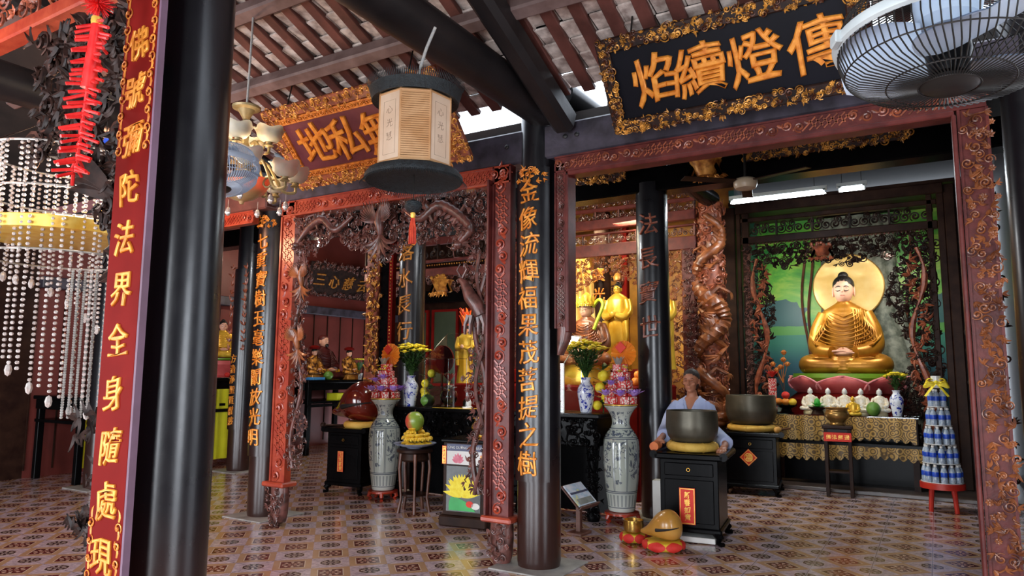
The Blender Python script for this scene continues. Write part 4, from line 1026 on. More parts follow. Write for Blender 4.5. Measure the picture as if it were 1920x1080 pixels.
def tall_vase(x, y, label, h=1.03):
    t = thing('floor_vase', label, 'vase', (x, y, .105), rng.uniform(.2, .4), 'tall painted porcelain vases')
    pr = [(.001, .0), (.125, .0), (.132, .02), (.145, .12), (.168, .3), (.18, .5), (.182, .62), (.172, .70), (.135, .765), (.098, .81), (.086, .85), (.092, .91), (.125, .97), (.162, 1.01), (.165, 1.02), (.155, 1.02), (.11, .96), (.075, .88), (.001, .86)]
    MB().lathe(smooth_path(pr, 60, 1).tolist(), 40).build('body', M['vase'], t)
    q = thing('vase_stand', label.replace('vase', 'vase stand').split(' with ')[0].split(' holding ')[0]+', low red lacquered', 'stand', (x, y, 0), group='red vase stands'); q['label'] = 'low glossy red stand under the '+label.split(',')[0]
    MB().lathe([(.15, .075), (.17, .08), (.17, .098), (.15, .103)], 24).build('top', M['redwood'], q)
    for k in range(5):
        a = 2*PI*k/5+.3; MB().tube([(.15*math.cos(a), .15*math.sin(a), .08), (.165*math.cos(a), .165*math.sin(a), .045), (.135*math.cos(a), .135*math.sin(a), .02), (.165*math.cos(a), .165*math.sin(a), .004)], [.025, .022, .017, .02], 8).build('leg', M['redwood'], q)
    return t
tall_vase(-2.73, 6.68, 'tall cream porcelain vase nearest the monk')
tall_vase(-5.52, 6.36, 'tall cream porcelain vase standing beside the red wooden fish')
def packet_mat():
    t = NT('printed_red_packet'); v = t.voro(42, feature='F1'); 
    t.col(t.mix(t.math('LESS_THAN', v, .33), t.mix(t.math('GREATER_THAN', t.noise(55, 2), .52), hx('#c41c22'), hx('#e8d8c8')), hx('#d8342c'))); t.set(Roughness=.35); return t.m
M['packet'] = packet_mat()
def lotus(b, c, r, n=9, up=.5):
    for row, (q, u) in enumerate(((1, up), (.75, up+.5), (.45, up+1.2))):
        for k in range(n): 
            a = 2*PI*(k+.5*row)/n; b.blade((c[0], c[1], c[2]+row*r*.08), (math.cos(a), math.sin(a), u), (-math.cos(a)*u, -math.sin(a)*u, 1), r*q, r*.36, 0, 4, .12)
def offering_tower(x, y, z, label):
    t = thing('offering_tower', label, 'offering tower', (x, y, z), 0, 'offering towers on the vases')
    MB().lathe([(.15, 0), (.17, .005), (.17, .012), (.001, .013)], 24).build('tray', M['foilgold'], t)
    zz = .014
    for n, r in ((7, .135), (6, .112), (6, .094), (5, .072), (4, .05)):
        for k in range(n):
            a = 2*PI*k/n; c = MB().push(TR(r*math.cos(a), r*math.sin(a), zz+.039) @ RZ(a)); c.box((0, 0, 0), (.05, .085*min(1, r/.09), .076)).build('packet', M['packet'], t, smooth=False, bevel=.006)
        MB().lathe([(.001, 0), (r*.8, 0), (r*.8, .078), (.001, .078)], 12, (0, 0, zz)).build('core', M['paperred'], t)
        zz += .08
    for a in (-2.3, -1.2, -.3, .8, 2.2):
        b = MB(); lotus(b, (.165*math.cos(a), .165*math.sin(a), .10), .105, 9, .5); b.build('lotus_flower', M['purple'], t)
    for a in (-1.9, -1.0):
        b = MB(); lotus(b, (.12*math.cos(a), .12*math.sin(a)-.03, .28+.04*a), .085, 8, .5); b.build('lotus_flower', M['purple'], t)
    b = MB(); lotus(b, (0, -.05, zz-.03), .12, 9, 1.6); b.build('silver_lotus', M['silver'], t)
    b = MB().push(TR(.02, .04, zz+.10) @ RX(PI/2)); n = 36; vs = [(0, 0, 0)]+[(.135*math.cos(2*PI*k/n), .135*math.sin(2*PI*k/n), .010*(-1)**k) for k in range(n)]
    b.add(vs+[(p[0], p[1], p[2]-.006) for p in vs], [(0, 1+k, 1+(k+1) % n) for k in range(n)]+[(n+1, n+2+(k+1) % n, n+2+k) for k in range(n)]+[(1+k, n+2+k, n+2+(k+1) % n, 1+(k+1) % n) for k in range(n)]); b.build('pleated_fan', mat('orange_paper_fan', '#e07818', '#ee9428', 10, .6), t, smooth=False)
    b = MB(); b.box((.0, .015, zz+.165), (.085, .012, .085), RY(PI/4)); b.build('red_diamond_sign', M['paperred'], t, smooth=False)
    b = MB()
    for k in range(9): 
        a = rng.uniform(0, 6.3); blossom(b, (.1*math.cos(a), .1*math.sin(a)), .03, zz-.06*rng.random()-.02)
    b.build('yellow_blossoms', M['yellow'], t)
    return t
offering_tower(-2.73, 6.68, 1.128, 'tower of red packets and purple flowers with orange fan on the vase near the monk')
offering_tower(-5.52, 6.36, 1.128, 'tower of red packets with purple flowers on the vase beside the red fish')
# ---- long black altar table
t = thing('altar_table', 'long black carved altar table behind the two tall porcelain vases', 'table', (-4.22, 6.72, 0)); off = (-4.22, 6.72, 0)
MB(off).bx(-5.62, -2.86, 6.45, 6.98, 1.0, 1.045).build('tabletop', M['black'], t, smooth=False, bevel=.01)
b = MB(off); b.bx(-5.56, -2.92, 6.52, 6.92, .72, 1.0); b.build('apron', M['black'], t, smooth=False, bevel=.01)
b = MB(off).push(front(0, 6.515, 0)); carve(b, lambda x, z: True, -5.5, -2.95, .74, .97, .07, 80, .012); b.build('apron_carving', M['black'], t)
for x in (-5.5, -4.65, -3.8, -2.98):
    b = MB(off); b.loft([(x, 6.56, z, r, r) for z, r in ((0, .06), (.05, .07), (.2, .045), (.5, .05), (.72, .07))], 10); b.build('leg', M['black'], t)
    b = MB(off).push(front(x, 6.5, 0)); carve(b, lambda q, z: True, -.06, .06, .05, .72, .05, int(-x*10), .02); b.build('leg_carving', M['black'], t)
b = MB(off); b.bx(-5.56, -2.92, 6.88, 6.92, .02, .72); b.build('back_panel', M['black'], t, smooth=False)
# ---- blue and white vases with yellow chrysanthemums
def flower_vase(x, y, z, label, h=.36, spread=.21, fh=.36, nfl=34, group='blue and white vases with yellow flowers'):
    t = thing('flower_vase', label, 'vase', (x, y, z), rng.uniform(0, 3), group); s = h/.36
    pr = [(.001, 0), (.055, 0), (.058, .01), (.07, .08), (.085, .17), (.09, .215), (.08, .26), (.05, .30), (.042, .32), (.052, .352), (.06, .36), (.045, .355), (.03, .31), (.001, .30)]
    MB().push(SCL(s, s, s)).lathe(smooth_path(pr, 40, 1).tolist(), 28).build('body', M['vaseblue'], t)
    b = MB(); lf = MB(); fl = MB()
    for k in range(nfl):
        a = 2.4*k; r = spread*math.sqrt((k+.5)/nfl); zt = h+fh*(1-.22*(r/spread)**2)+rng.uniform(-.02, .02)
        b.tube([(0, 0, h*.9), (r*.45*math.cos(a), r*.45*math.sin(a), h+fh*.5), (r*math.cos(a), r*math.sin(a), zt)], .004, 5)
        fl.push(TR(r*math.cos(a), r*math.sin(a), zt)); 
        for j in range(10):
            q = 2*PI*j/10; fl.blade((0, 0, 0), (math.cos(q), math.sin(q), .2), (0, 0, 1), .060, .027, 0, 2, .2)
        fl.ell((0, 0, .008), (.028, .028, .018), 8, 5); fl.pop()
        for j in range(12):
            q = rng.uniform(.15, .9); w = rng.uniform(0, 6.3); lf.blade((r*q*math.cos(a), r*q*math.sin(a), h+(zt-h)*q), (math.cos(w), math.sin(w), rng.uniform(-.2, .8)), (0, 0, 1), .07, .03, .4, 3, .1)
    b.build('stems', M['leaf'], t); lf.build('leaves', M['leaf'], t); fl.build('flowers', M['yellow'], t)
    return t
flower_vase(-5.36, 6.62, 1.045, 'blue painted white vase of yellow chrysanthemums beside the sloping glass case')
flower_vase(-3.10, 6.66, 1.045, 'blue painted white vase of yellow chrysanthemums in front of the crowned statue')
def fruit(name, label, loc, r, m, cat='fruit', group=None, sq=(1, 1, .92), stem=True):
    t = thing(name, label, cat, loc, rng.uniform(0, 6), group)
    b = MB(); pr = [(.001, -.90), (.35, -.93), (.7, -.7), (.97, -.2), (1, .1), (.85, .55), (.5, .88), (.2, .96), (.001, .90)]
    b.push(SCL(r*sq[0], r*sq[1], r*sq[2])).lathe([(a, z+.93) for a, z in smooth_path(pr, 24, 2)], 20); b.build('flesh', m, t)
    if stem: MB().tube([(0, 0, r*1.65*sq[2]), (r*.05, 0, r*2.0*sq[2])], r*.06, 6).build('stem', M['wood'], t)
    return t
fruit('pomelo', 'round green pomelo beside the blue vase on the altar table', (-5.06, 6.56, 1.045), .085, M['green'])
# glass case with offerings
t = thing('glass_case', 'clear sloping glass case on the altar table over the red bowl', 'glass case', (-4.78, 6.7, 1.045))
def pane(a, b_, c, d): 
    V = [Vector(q) for q in (a, b_, c, d)]; n = (V[1]-V[0]).cross(V[2]-V[0]).normalized()*.004
    MB().add([tuple(v) for v in V]+[tuple(v+n) for v in V], [(3, 2, 1, 0), (4, 5, 6, 7), (0, 1, 5, 4), (1, 2, 6, 5), (2, 3, 7, 6), (3, 0, 4, 7)]).build('pane', M['glassp'], t, smooth=False)
pane((-.28, -.2, 0), (.3, -.2, 0), (.3, -.2, .55), (-.28, -.2, .55))
pane((-.28, -.2, .55), (.3, -.2, .55), (.3, .22, .86), (-.28, .22, .86))
pane((-.28, -.2, 0), (-.28, -.2, .55), (-.28, .22, .86), (-.28, .22, 0))
b = MB()
for p, q in (((-.28, -.2, 0), (-.28, -.2, .55)), ((-.28, -.2, .55), (.3, -.2, .55)), ((.3, -.2, 0), (.3, -.2, .55)), ((-.28, -.2, .55), (-.28, .22, .86)), ((-.28, .22, 0), (-.28, .22, .86)), ((0.05, -.2, 0), (.05, -.2, .55))): b.tube([p, q], .0028, 6)
b.build('edge_strip', M['glassp'], t)
def bowl_thing(name, label, loc, pr, m, cat='bowl', seg=28, part='body', group=None):
    t = thing(name, label, cat, loc, 0, group); MB().lathe(pr, seg).build(part, m, t); return t
t = bowl_thing('glass_bowl', 'clear glass bowl half full of orange red drink in the glass case', (-4.80, 6.62, 1.045), [(.001, 0), (.07, 0), (.04, .02), (.05, .03), (.1, .09), (.105, .15), (.08, .19), (.075, .19), (.099, .145), (.095, .09), (.045, .035), (.001, .035)], M['glassp'])
MB().lathe([(.001, .037), (.04, .04), (.092, .092), (.097, .12), (.001, .12)], 24).build('red_liquid', mat('orange_red_liquid', '#e03414', '#f05a20', 5, .15), t)
t = thing('lotus_lamp', 'red lotus lamp on a stem inside the glass case', 'lamp', (-4.92, 6.78, 1.045)); b = MB(); b.lathe([(.05, 0), (.05, .01), (.012, .03), (.012, .28), (.03, .3), (.001, .31)], 16); b.build('stem', M['brass'], t)
b = MB(); lotus(b, (0, 0, .30), .13, 10, 1.0); b.build('petals', M['cushred'], t)
b = MB(); lotus(b, (0, 0, .2), .1, 10, .3); b.build('white_petals', M['white'], t)
t = thing('stupa_ornament', 'small white stupa ornament on the altar table by the carved jamb', 'ornament', (-4.5, 6.55, 1.045)); MB().lathe([(.001, 0), (.06, 0), (.06, .02), (.045, .03), (.05, .07), (.03, .11), (.015, .13), (.02, .15), (.005, .22), (.001, .23)], 18).build('body', M['white'], t)
t = thing('yellow_cloth', 'flat yellow cloth on the altar table under the glass bowl', 'cloth', (-4.65, 6.55, 1.0455)); MB().box((0, 0, .002), (.55, .16, .004)).build('cloth', M['banana'], t, smooth=False)
for i, (x, y, z, r, lab) in enumerate(((-5.18, 6.78, 1.43, .05, 'uppermost'), (-5.24, 6.74, 1.31, .05, 'upper middle'), (-5.28, 6.76, 1.22, .045, 'lower middle'), (-5.2, 6.7, 1.17, .055, 'lowest'))):
    b = MB(); b.ell((0, 0, 0), r, 14, 10); t = thing('paper_fruit', lab+' yellow ball fruit of the spray beside the sloping glass case', 'fruit', (x, y, z), 0, 'yellow balls beside the vase'); b.build('ball', M['yellow'], t)
t = thing('leaf_spray', 'green leafy spray holding yellow balls beside the sloping glass case', 'spray', (-5.2, 6.78, 1.045)); b = MB(); b.lathe([(.04, 0), (.05, .09), (.001, .09)], 12); b.build('pot', M['frost'], t)
b = MB(); b.tube([(0, 0, .08), (-.03, 0, .2), (.02, -.02, .37)], .006, 5)
for k in range(14): a = k*2.4; b.blade((-.01, 0, .1+.02*k), (math.cos(a), math.sin(a), .3), (0, 0, 1), .14, .05, .4, 4, .1)
b.build('leaves', M['leaf'], t)
for i, (x, y, z, r) in enumerate(((-2.93, 6.72, 1.42, .06), (-2.96, 6.70, 1.3, .055), (-2.9, 6.74, 1.20, .06), (-3.0, 6.72, 1.12, .05))):
    t = thing('paper_fruit', ('uppermost', 'upper middle', 'lower middle', 'lowest')[i]+' yellow ball fruit between the blue vase and the purple-flowered tower', 'fruit', (x, y, z), 0, 'yellow balls near the tower'); b = MB(); b.ell((0, 0, 0), r, 14, 10); b.build('ball', M['yellow'], t)
t = thing('leaf_spray', 'leafy spray with yellow blossoms between the blue vase and the purple-flowered tower', 'spray', (-2.96, 6.78, 1.045)); b = MB(); b.tube([(0, 0, 0), (0, 0, .5)], .008, 5)
for k in range(20): a = k*2.4; b.blade((0, 0, .05+.022*k), (math.cos(a), math.sin(a), .4), (0, 0, 1), .13, .05, .4, 4, .1)
b.build('leaves', M['leaf'], t)
b = MB()
for k in range(10): a = k*2.4; blossom(b, (.1*math.cos(a), .08*math.sin(a)), .04, .1+.05*k)
b.build('blossoms', M['orange'], t)
t = thing('glass_case', 'clear glass case beside the middle column over silver offerings', 'glass case', (-3.42, 6.7, 1.045))
pane((-.2, -.2, 0), (.15, -.2, 0), (.15, -.2, .5), (-.2, -.2, .5)); pane((.15, -.2, 0), (.15, .2, 0), (.15, .2, .8), (.15, -.2, .5)); pane((-.2, -.2, .5), (.15, -.2, .5), (.15, .2, .8), (-.2, .2, .8))
b = MB(); b.tube([(.15, -.2, 0), (.15, -.2, .5)], .005, 6).tube([(.15, -.2, .5), (.15, .2, .8)], .005, 6); b.build('edge_strip', M['frost'], t)
t = thing('silver_ornament', 'small silver and red lotus ornament in the case by the middle column', 'ornament', (-3.40, 6.62, 1.045)); b = MB(); lotus(b, (0, 0, .05), .09, 9, .6); b.build('petals', M['silver'], t); b = MB(); b.lathe([(.06, 0), (.07, .03), (.02, .05), (.001, .06)], 14); b.build('base', M['silver'], t); b = MB(); lotus(b, (.05, -.02, .18), .08, 8, .8); b.build('red_petals', M['cushred'], t)
# ---- statues of the middle altar
t = thing('gold_curtain', 'pale golden curtain hanging behind the crowned statue', 'curtain', (-4.75, 9.75, 1.5)); b = MB(); n = 60; vs = []; fs = []
for i in range(n+1):
    for j in range(7):
        w = .36-.10*(j/6)**2; x = -w+2*w*i/n+.12*(1-j/6); vs.append((x, .035*math.sin(i*.75+j*.3), 1.75*j/6))
N = len(vs); vs += [(x, y+.006, z) for x, y, z in vs]
for i in range(n):
    for j in range(6): a = i*7+j; fs += [(a, a+7, a+8, a+1), (N+a+1, N+a+8, N+a+7, N+a)]
b.add(vs, fs).build('cloth', mat('pale_gold_satin', '#c8a050', '#e4c880', 3, .4), t)
t = thing('dark_altar_post', 'dark post with gold characters behind the crowned statue', 'post', (-4.30, 9.85, 1.3)); MB().lathe([(.13, 0), (.13, 2.6)], 24).build('shaft', M['darkwood'], t); b = MB(); write(b, '寶光', front(0, -.135, 1.62), .22, .3); b.build('lettering', M['letter'], t)
t = thing('red_altar_post', 'red moulded post between the dark post and the golden goddess', 'post', (-4.0, 10.1, 1.3)); MB().bx(-.10, .02, -.06, .06, 0, 2.6).build('post', M['redboard'], t, smooth=False, bevel=.01); b = MB().push(front(0, -.07, 0)); carve(b, lambda x, z: True, -.26, -.11, .2, 2.5, .07, 88, .02); b.build('carved_strip', M['carve'], t)
t = thing('stepped_altar', 'dark red stepped altar carrying the golden statues', 'altar', (-4.25, 8.45, 0)); MB((-4.25, 8.45, 0)).bx(-5.55, -2.95, 7.75, 9.15, 0, 1.3).build('lower_step', M['redboard'], t, smooth=False, bevel=.02); MB((-4.25, 8.45, 0)).bx(-5.3, -3.1, 8.35, 9.15, 1.3, 1.5).build('upper_step', M['redboard'], t, smooth=False, bevel=.02)
def standing(t, off, o, h, robe, skin, hair, rz=0):
    mk0 = lambda: MB(off).push(TR(*o) @ RZ(rz) @ SCL(h, h, h)); b = mk0()
    R = rings([(0, 0, 0, .15, .11), (0, 0, .1, .14, .10), (0, 0, .3, .125, .09), (0, 0, .48, .13, .095), (0, 0, .6, .12, .085), (0, 0, .7, .135, .085), (0, .0, .78, .135, .075), (0, 0, .82, .09, .06), (0, 0, .85, .045, .045)], 50)
    b.loft(R, 40, lambda i, a: 1+.05*math.cos(a*9+R[i][2]*4)*(1-R[i][2]))
    for q in (-1, 1):
        limb(b, [(q*.11, 0, .77), (q*.145, -.02, .64), (q*.11, -.10, .57), (q*.03, -.13, .6)], [.05, .05, .042, .03], 12)
        b.loft(rings([(q*.115, -.07, .30, .03, .02), (q*.125, -.07, .42, .04, .03), (q*.12, -.07, .54, .04, .035)], 8), 12)
    b.build('robe', robe, t)
    b = mk0(); b.ell((0, -.16, .61), (.035, .025, .04), 10, 6); b.build('hands', skin, t)
    head_parts(t, lambda: mk0().push(TR(0, -.005, .905)), .12, skin, hair, True, True)
t = thing('standing_goddess_statue', 'golden standing goddess statue behind the dark inner column', 'statue', (-3.66, 8.9, 1.5)); standing(t, t.location[:], t.location[:], 1.2, M['goldbright'], M['goldbright'], M['hairblk'])
b = MB(); b.lathe([(.055, 0), (.06, .05), (.03, .1), (.001, .11)], 12, (0, 0, 1.2)); b.build('crown', M['giltbright'], t)
t = thing('crowned_statue', 'seated statue in a tall jewelled crown behind the yellow flowers', 'statue', (-3.80, 8.2, 1.3)); o = (-3.80, 8.2, 1.55)
seated(t, t.location[:], o, .86, M['carvewarm'], M['skinstat'], M['hairblk'], True, -.1, True, .02, False)
b = MB(); b.lathe([(.30, 0), (.32, .05), (.28, .25)], 24); b.build('base', M['goldbright'], t)
b = MB(); z = .25+.86*.835
b.lathe([(.105, z+.03), (.112, z+.06), (.07, z+.10), (.06, z+.16), (.03, z+.2), (.001, z+.21)], 18)
for k in range(7): a = -PI/2+(k-3)*.42; b.push(TR(.12*math.cos(a), .12*math.sin(a), z+.05) @ RZ(a+PI/2) @ RX(PI/2)); blossom(b, (0, 0), .04, 0); b.blade((0, 0, 0), (0, 1, 0), (0, 0, 1), .12, .05, 0, 4); b.pop()
b.build('crown', M['goldbright'], t)
b = MB()
for q in (-1, 1): b.tube(smooth_path([(q*.10, -.02, z+.02), (q*.2, -.05, z+.13), (q*.27, -.06, z+.04), (q*.22, -.1, z-.1), (q*.16, -.14, z-.28)], 18), .022, 8)
b.build('yellow_ribbon', mat('lime_ribbon', '#a8b820', '#c6d23c', 4, .5), t)
b = MB()
for k in range(9): a = rng.uniform(-2.6, -.5); blossom(b, (.2*math.cos(a), .14*math.sin(a)), .035, .45+.03*k)
b.build('chest_jewels', M['giltbright'], t)
t = thing('flame_crowned_statue', 'small golden guardian statue with a red flame crown above the sloping glass case', 'statue', (-5.5, 7.95, 1.3)); standing(t, t.location[:], t.location[:], .80, M['goldbright'], M['skinstat'], M['hairblk'], .2)
b = MB()
for k in range(16): a = -PI/2+(k-8)*.3; b.blade((.04*math.cos(a), .04*math.sin(a), .78+.05*(k % 3)), (math.cos(a)*.35, math.sin(a)*.35, 1), (math.cos(a), math.sin(a), 0), .16, .05, .3, 4)
b.build('flame_crown', mat('orange_red_flame_paint', '#d8341c', '#ee7a2c', 14, .4), t)
b = MB(); b.tube([(.14, -.08, .3), (.2, -.1, .95)], .012, 6); b.build('staff', M['goldbright'], t)
t = thing('golden_guardian_statue', 'golden statue between the dark inner column and the dragon column', 'statue', (-2.98, 8.75, 1.5)); standing(t, t.location[:], t.location[:], 1.1, M['goldbright'], M['goldbright'], M['hairblk'], -.2)
t = thing('red_fan_screen', 'round dull red fan screen behind the yellow balls', 'screen', (-5.5, 7.3, 1.045)); b = MB().push(TR(0, 0, .55) @ RX(PI/2)).lathe([(.001, -.01), (.17, -.01), (.17, .01), (.001, .01)], 30); b.build('disc', M['redboard'], t); b = MB(); b.tube([(0, 0, .4), (0, 0, 0)], .015, 8).lathe([(.08, 0), (.06, .02), (.001, .03)], 12); b.build('stand', M['darkwood'], t)
at(t, (-5.1, 6.88, 1.045))
for i, z in enumerate((.0, .2)):
    pass
t = thing('fruit_pyramid', 'stack of yellow fruit at the foot of the golden statue behind the monk', 'offering', (-2.98, 8.0, 1.3)); b = MB()
for k, (n, r, z) in enumerate(((6, .1, .05), (4, .065, .13), (1, 0, .2))):
    for j in range(n): b.ell((r*math.cos(j*2*PI/n), r*math.sin(j*2*PI/n), z), .05, 10, 7)
b.build('fruit_pile', M['orange'], t)
# ---- black cabinets with bowl gongs
def cabinet(x, y, rz, w, d, h, label, name='black_cabinet'):
    t = thing(name, label, 'cabinet', (x, y, 0), rz, 'black altar cabinets')
    MB().bx(-w/2, w/2, -d/2, d/2, .1, h-.05).build('body', M['black'], t, smooth=False, bevel=.006)
    b = MB(); b.bx(-w*.6, w*.6, -d/2-.03, d/2+.03, h-.05, h)
    b.build('top', M['black'], t, smooth=False, bevel=.01)
    for s in (-1, 1):
        b = MB(); b.push(RX(PI/2)); b.tube([(s*w*.56, h-.03, -d/2), (s*w*.56, h-.03, d/2)], .001, 4); b.pop()
        b = MB(); b.tube([(s*w*.6, -d/2-.03, h-.015), (s*w*.6, d/2+.03, h-.015)], .035, 10); b.build('scroll_end', M['black'], t)
    b = MB(); b.bx(-w/2-.02, w/2+.02, -d/2-.02, d/2+.02, .09, .135); b.build('plinth_moulding', M['black'], t, smooth=False, bevel=.012)
    dr = MB(); dr.bx(-w/2+.04, w/2-.04, -d/2-.012, -d/2, h-.19, h-.08); dr = dr.build('drawer', M['black'], t, smooth=False, bevel=.006)
    b = MB(); b.torus((0, -d/2-.02, h-.135), .014, .003, 14, 6, RX(PI/2)); b.build('drawer_pull', M['brass'], dr)
    b = MB(); b.bx(-w/2+.04, w/2-.04, -d/2-.010, -d/2, .17, h-.22); b.build('door', M['black'], t, smooth=False, bevel=.006)
    for sx in (-1, 1):
        for sy in (-1, 1):
            b = MB(); b.tube([(sx*(w/2-.03), sy*(d/2-.03), .1), (sx*(w/2), sy*(d/2), .06), (sx*(w/2-.015), sy*(d/2-.01), .02), (sx*(w/2+.025), sy*(d/2+.02), 0.012)], [.04, .035, .022, .026], 8); b.build('foot', M['black'], t)
    return t
def bell_set(x, y, z, r, h, lab1, lab2):
    t = thing('ring_cushion', lab2, 'cushion', (x, y, z), 0, 'yellow ring cushions'); MB().torus((0, 0, .042), r*.82, .045, 40, 12, None, .9).build('ring', M['cushion'], t)
    b = MB(); 
    for k in range(8): a = 2*PI*k/8; b.tube([(r*.82*math.cos(a)+.046*math.cos(a)*math.cos(q), r*.82*math.sin(a)+.046*math.sin(a)*math.cos(q), .042+.043*math.sin(q)) for q in np.linspace(0, 2*PI, 12)], .002, 4)
    b.build('seam', M['cushion'], t)
    t = thing('bowl_gong', lab1, 'gong', (x, y, z+.07), 0, 'large bronze bowl gongs')
    pr = [(.001, 0), (r*.55, 0), (r*.8, h*.06), (r*.95, h*.22), (r*1.02, h*.5), (r*1.0, h*.8), (r*.985, h*.97), (r*.985, h), (r*.95, h), (r*.94, h*.8), (r*.96, h*.5), (r*.85, h*.2), (r*.5, h*.06), (.001, h*.05)]
    MB().lathe(smooth_path(pr, 60, 1).tolist(), 48).build('bowl', M['bell'], t)
cabinet(-1.93, 6.44, .12, .50, .54, .755, 'black cabinet in front of the monk, carrying the nearer bronze bowl gong')
bell_set(-1.94, 6.44, .757, .23, .29, 'large bronze bowl gong on yellow cushion in front of the monk', 'yellow ring cushion under the bowl gong in front of the monk')
cabinet(-2.02, 9.22, .12, .60, .56, .745, 'black cabinet further back with a red diamond fortune paper')
bell_set(-2.02, 9.2, .747, .30, .37, 'large bronze bowl gong on the cabinet with the diamond paper', 'yellow ring cushion under the bowl gong on the diamond paper cabinet')
cabinet(-6.17, 6.62, .10, .50, .54, .765, 'black cabinet carrying the big red wooden fish')
def paper_sign(x, y, z, rz, w, h, label, text, size, step, rot=0, diamond=False, ring=False, tm='foilgold', bold=.02):
    t = thing('red_paper_sign', label, 'sign', (x, y, z), rz)
    MB().push(RY(rot)).box((0, 0, 0), (w, .004, h)).build('paper', M['paperred'], t, smooth=False)
    b = MB(); n = len(text)
    write(b, text, frame_m((0, -.0025, (n-1)*step/2), (1, 0, 0), (0, 0, 1)), size, step, bold=bold, ext=.005, bev=.0, wide=.9); 
    b.build('lettering', M[tm], t)
    b = MB().push(RY(rot)); e = .006
    for q in ((0, h/2-.008, w-.01, e), (0, -h/2+.008, w-.01, e)): b.box((q[0], -.003, q[1]), (q[2], .002, q[3]))
    for s in (-1, 1): b.box((s*(w/2-.008), -.003, 0), (e, .002, h-.016))
    if ring: b.torus((0, -.003, 0), w*.33, .004, 24, 6, RX(PI/2))
    b.build('border', M[tm], t, smooth=False)
    return t
paper_sign(-1.905, 6.138, .315, .12, .135, .305, 'upright bright red paper sign with gold script on the cabinet before the monk', '新春如意', .06, .062)
paper_sign(-2.0, 8.905, .45, .12, .145, .145, 'red diamond fortune paper on the further black cabinet', '福', .09, .1, PI/4, ring=True)
paper_sign(-6.16, 6.315, .38, .10, .085, .24, 'narrow red paper sign on the cabinet under the big red wooden fish', '玉堂富貴', .05, .052)
# mallets
t = thing('gong_mallet', 'padded orange ended gong mallet lying at the edge of the nearer cabinet', 'mallet', (-2.22, 6.26, .80), .15)
MB().tube([(0, -.10, 0), (0, .1, 0)], [.04, .04], 16).build('head', mat('orange_padding', '#c8602c', '#d8783c', 8, .6), t)
MB().tube([(0, .1, 0), (.0, .34, .03)], .014, 8).build('handle', M['wood'], t)
t = thing('gong_mallet', 'wooden gong mallet beside the further bronze gong', 'mallet', (-1.66, 9.06, .785), -.3); MB().ell((0, -.05, 0), (.04, .06, .04), 12, 8).build('head', M['fishyel'], t); MB().tube([(0, 0, 0), (-.02, .3, .0)], .012, 8).build('handle', M['wood'], t)
t = thing('folded_paper', 'white folded papers lying under the front edge of the nearer cabinet', 'paper', (-1.88, 6.28, 0), .12); MB().box((0, 0, .03), (.36, .2, .045)).build('sheets', M['paper'], t, smooth=False, bevel=.004)
t = thing('white_carton', 'white carton standing between the inner column and the nearer cabinet', 'box', (-2.33, 6.78, 0), .1); MB().bx(-.10, .06, -.06, .06, .02, .42).build('carton', M['paper'], t, smooth=False, bevel=.004)
# ---- big red wooden fish
def wooden_fish(name, label, loc, r, m, rz=0, slot=M['ink'], cat='wooden fish'):
    t = thing(name, label, cat, loc, rz); b = MB(); pr = []
    n = 40
    C = [(-1.75, -.42, .10, .10), (-1.6, -.40, .2, .17), (-1.35, -.35, .30, .28), (-1.05, -.18, .52, .48), (-.7, .02, .80, .74), (-.3, .12, .97, .92), (.1, .15, 1.03, 1.0), (.5, .1, .95, .94), (.8, .0, .70, .72), (.97, -.06, .4, .42), (1.03, -.08, .05, .05)]
    C = smooth_path(C, 44, 3); vs = []; sg = 28
    for x, z, ry, rz_ in C:
        for k in range(sg): a = 2*PI*k/sg; vs.append((x*r, ry*r*math.cos(a), max(-.9, z+rz_*math.sin(a))*r+r*.9))
    fs = [(i*sg+k, i*sg+(k+1) % sg, (i+1)*sg+(k+1) % sg, (i+1)*sg+k) for i in range(len(C)-1) for k in range(sg)]+[tuple(range(sg))[::-1], tuple((len(C)-1)*sg+k for k in range(sg))]
    b.add(vs, fs).build('body', m, t, fix=True)
    b = MB(); p = []
    for q in np.linspace(0, 1, 14):
        x = -.55+1.45*q; i = min(range(len(C)), key=lambda j: abs(C[j][0]-x)); zz = -.12+.22*q; c = C[i]
        y = -c[2]*math.sqrt(max(.02, 1-((zz-c[1])/c[3])**2)); p.append((x*r, y*r*1.004, (zz+.9)*r))
    b.tube(p, [.12*r*(1-.8*q) for q in np.linspace(0, 1, 14)], 8); b.build('sound_slot', slot, t)
    return t
wooden_fish('large_wooden_fish', 'big glossy red brown wooden fish drum on a yellow cushion', (-6.12, 6.62, .82), .255, M['fishred'], .1)
t = thing('ring_cushion', 'yellow ring cushion under the big red brown wooden fish', 'cushion', (-6.1, 6.62, .766), 0, 'yellow ring cushions'); MB().torus((0, 0, .035), .19, .045, 36, 10).build('ring', M['cushion'], t)
t = thing('drum_stick', 'dark wooden stick lying beside the big red wooden fish', 'stick', (-6.4, 6.4, .79), .3); b = MB(); b.tube([(-.1, 0, 0), (.25, .04, .0)], .014, 8); b.ell((-.12, 0, 0), .035, 10, 7); b.build('stick', M['darkwood'], t)
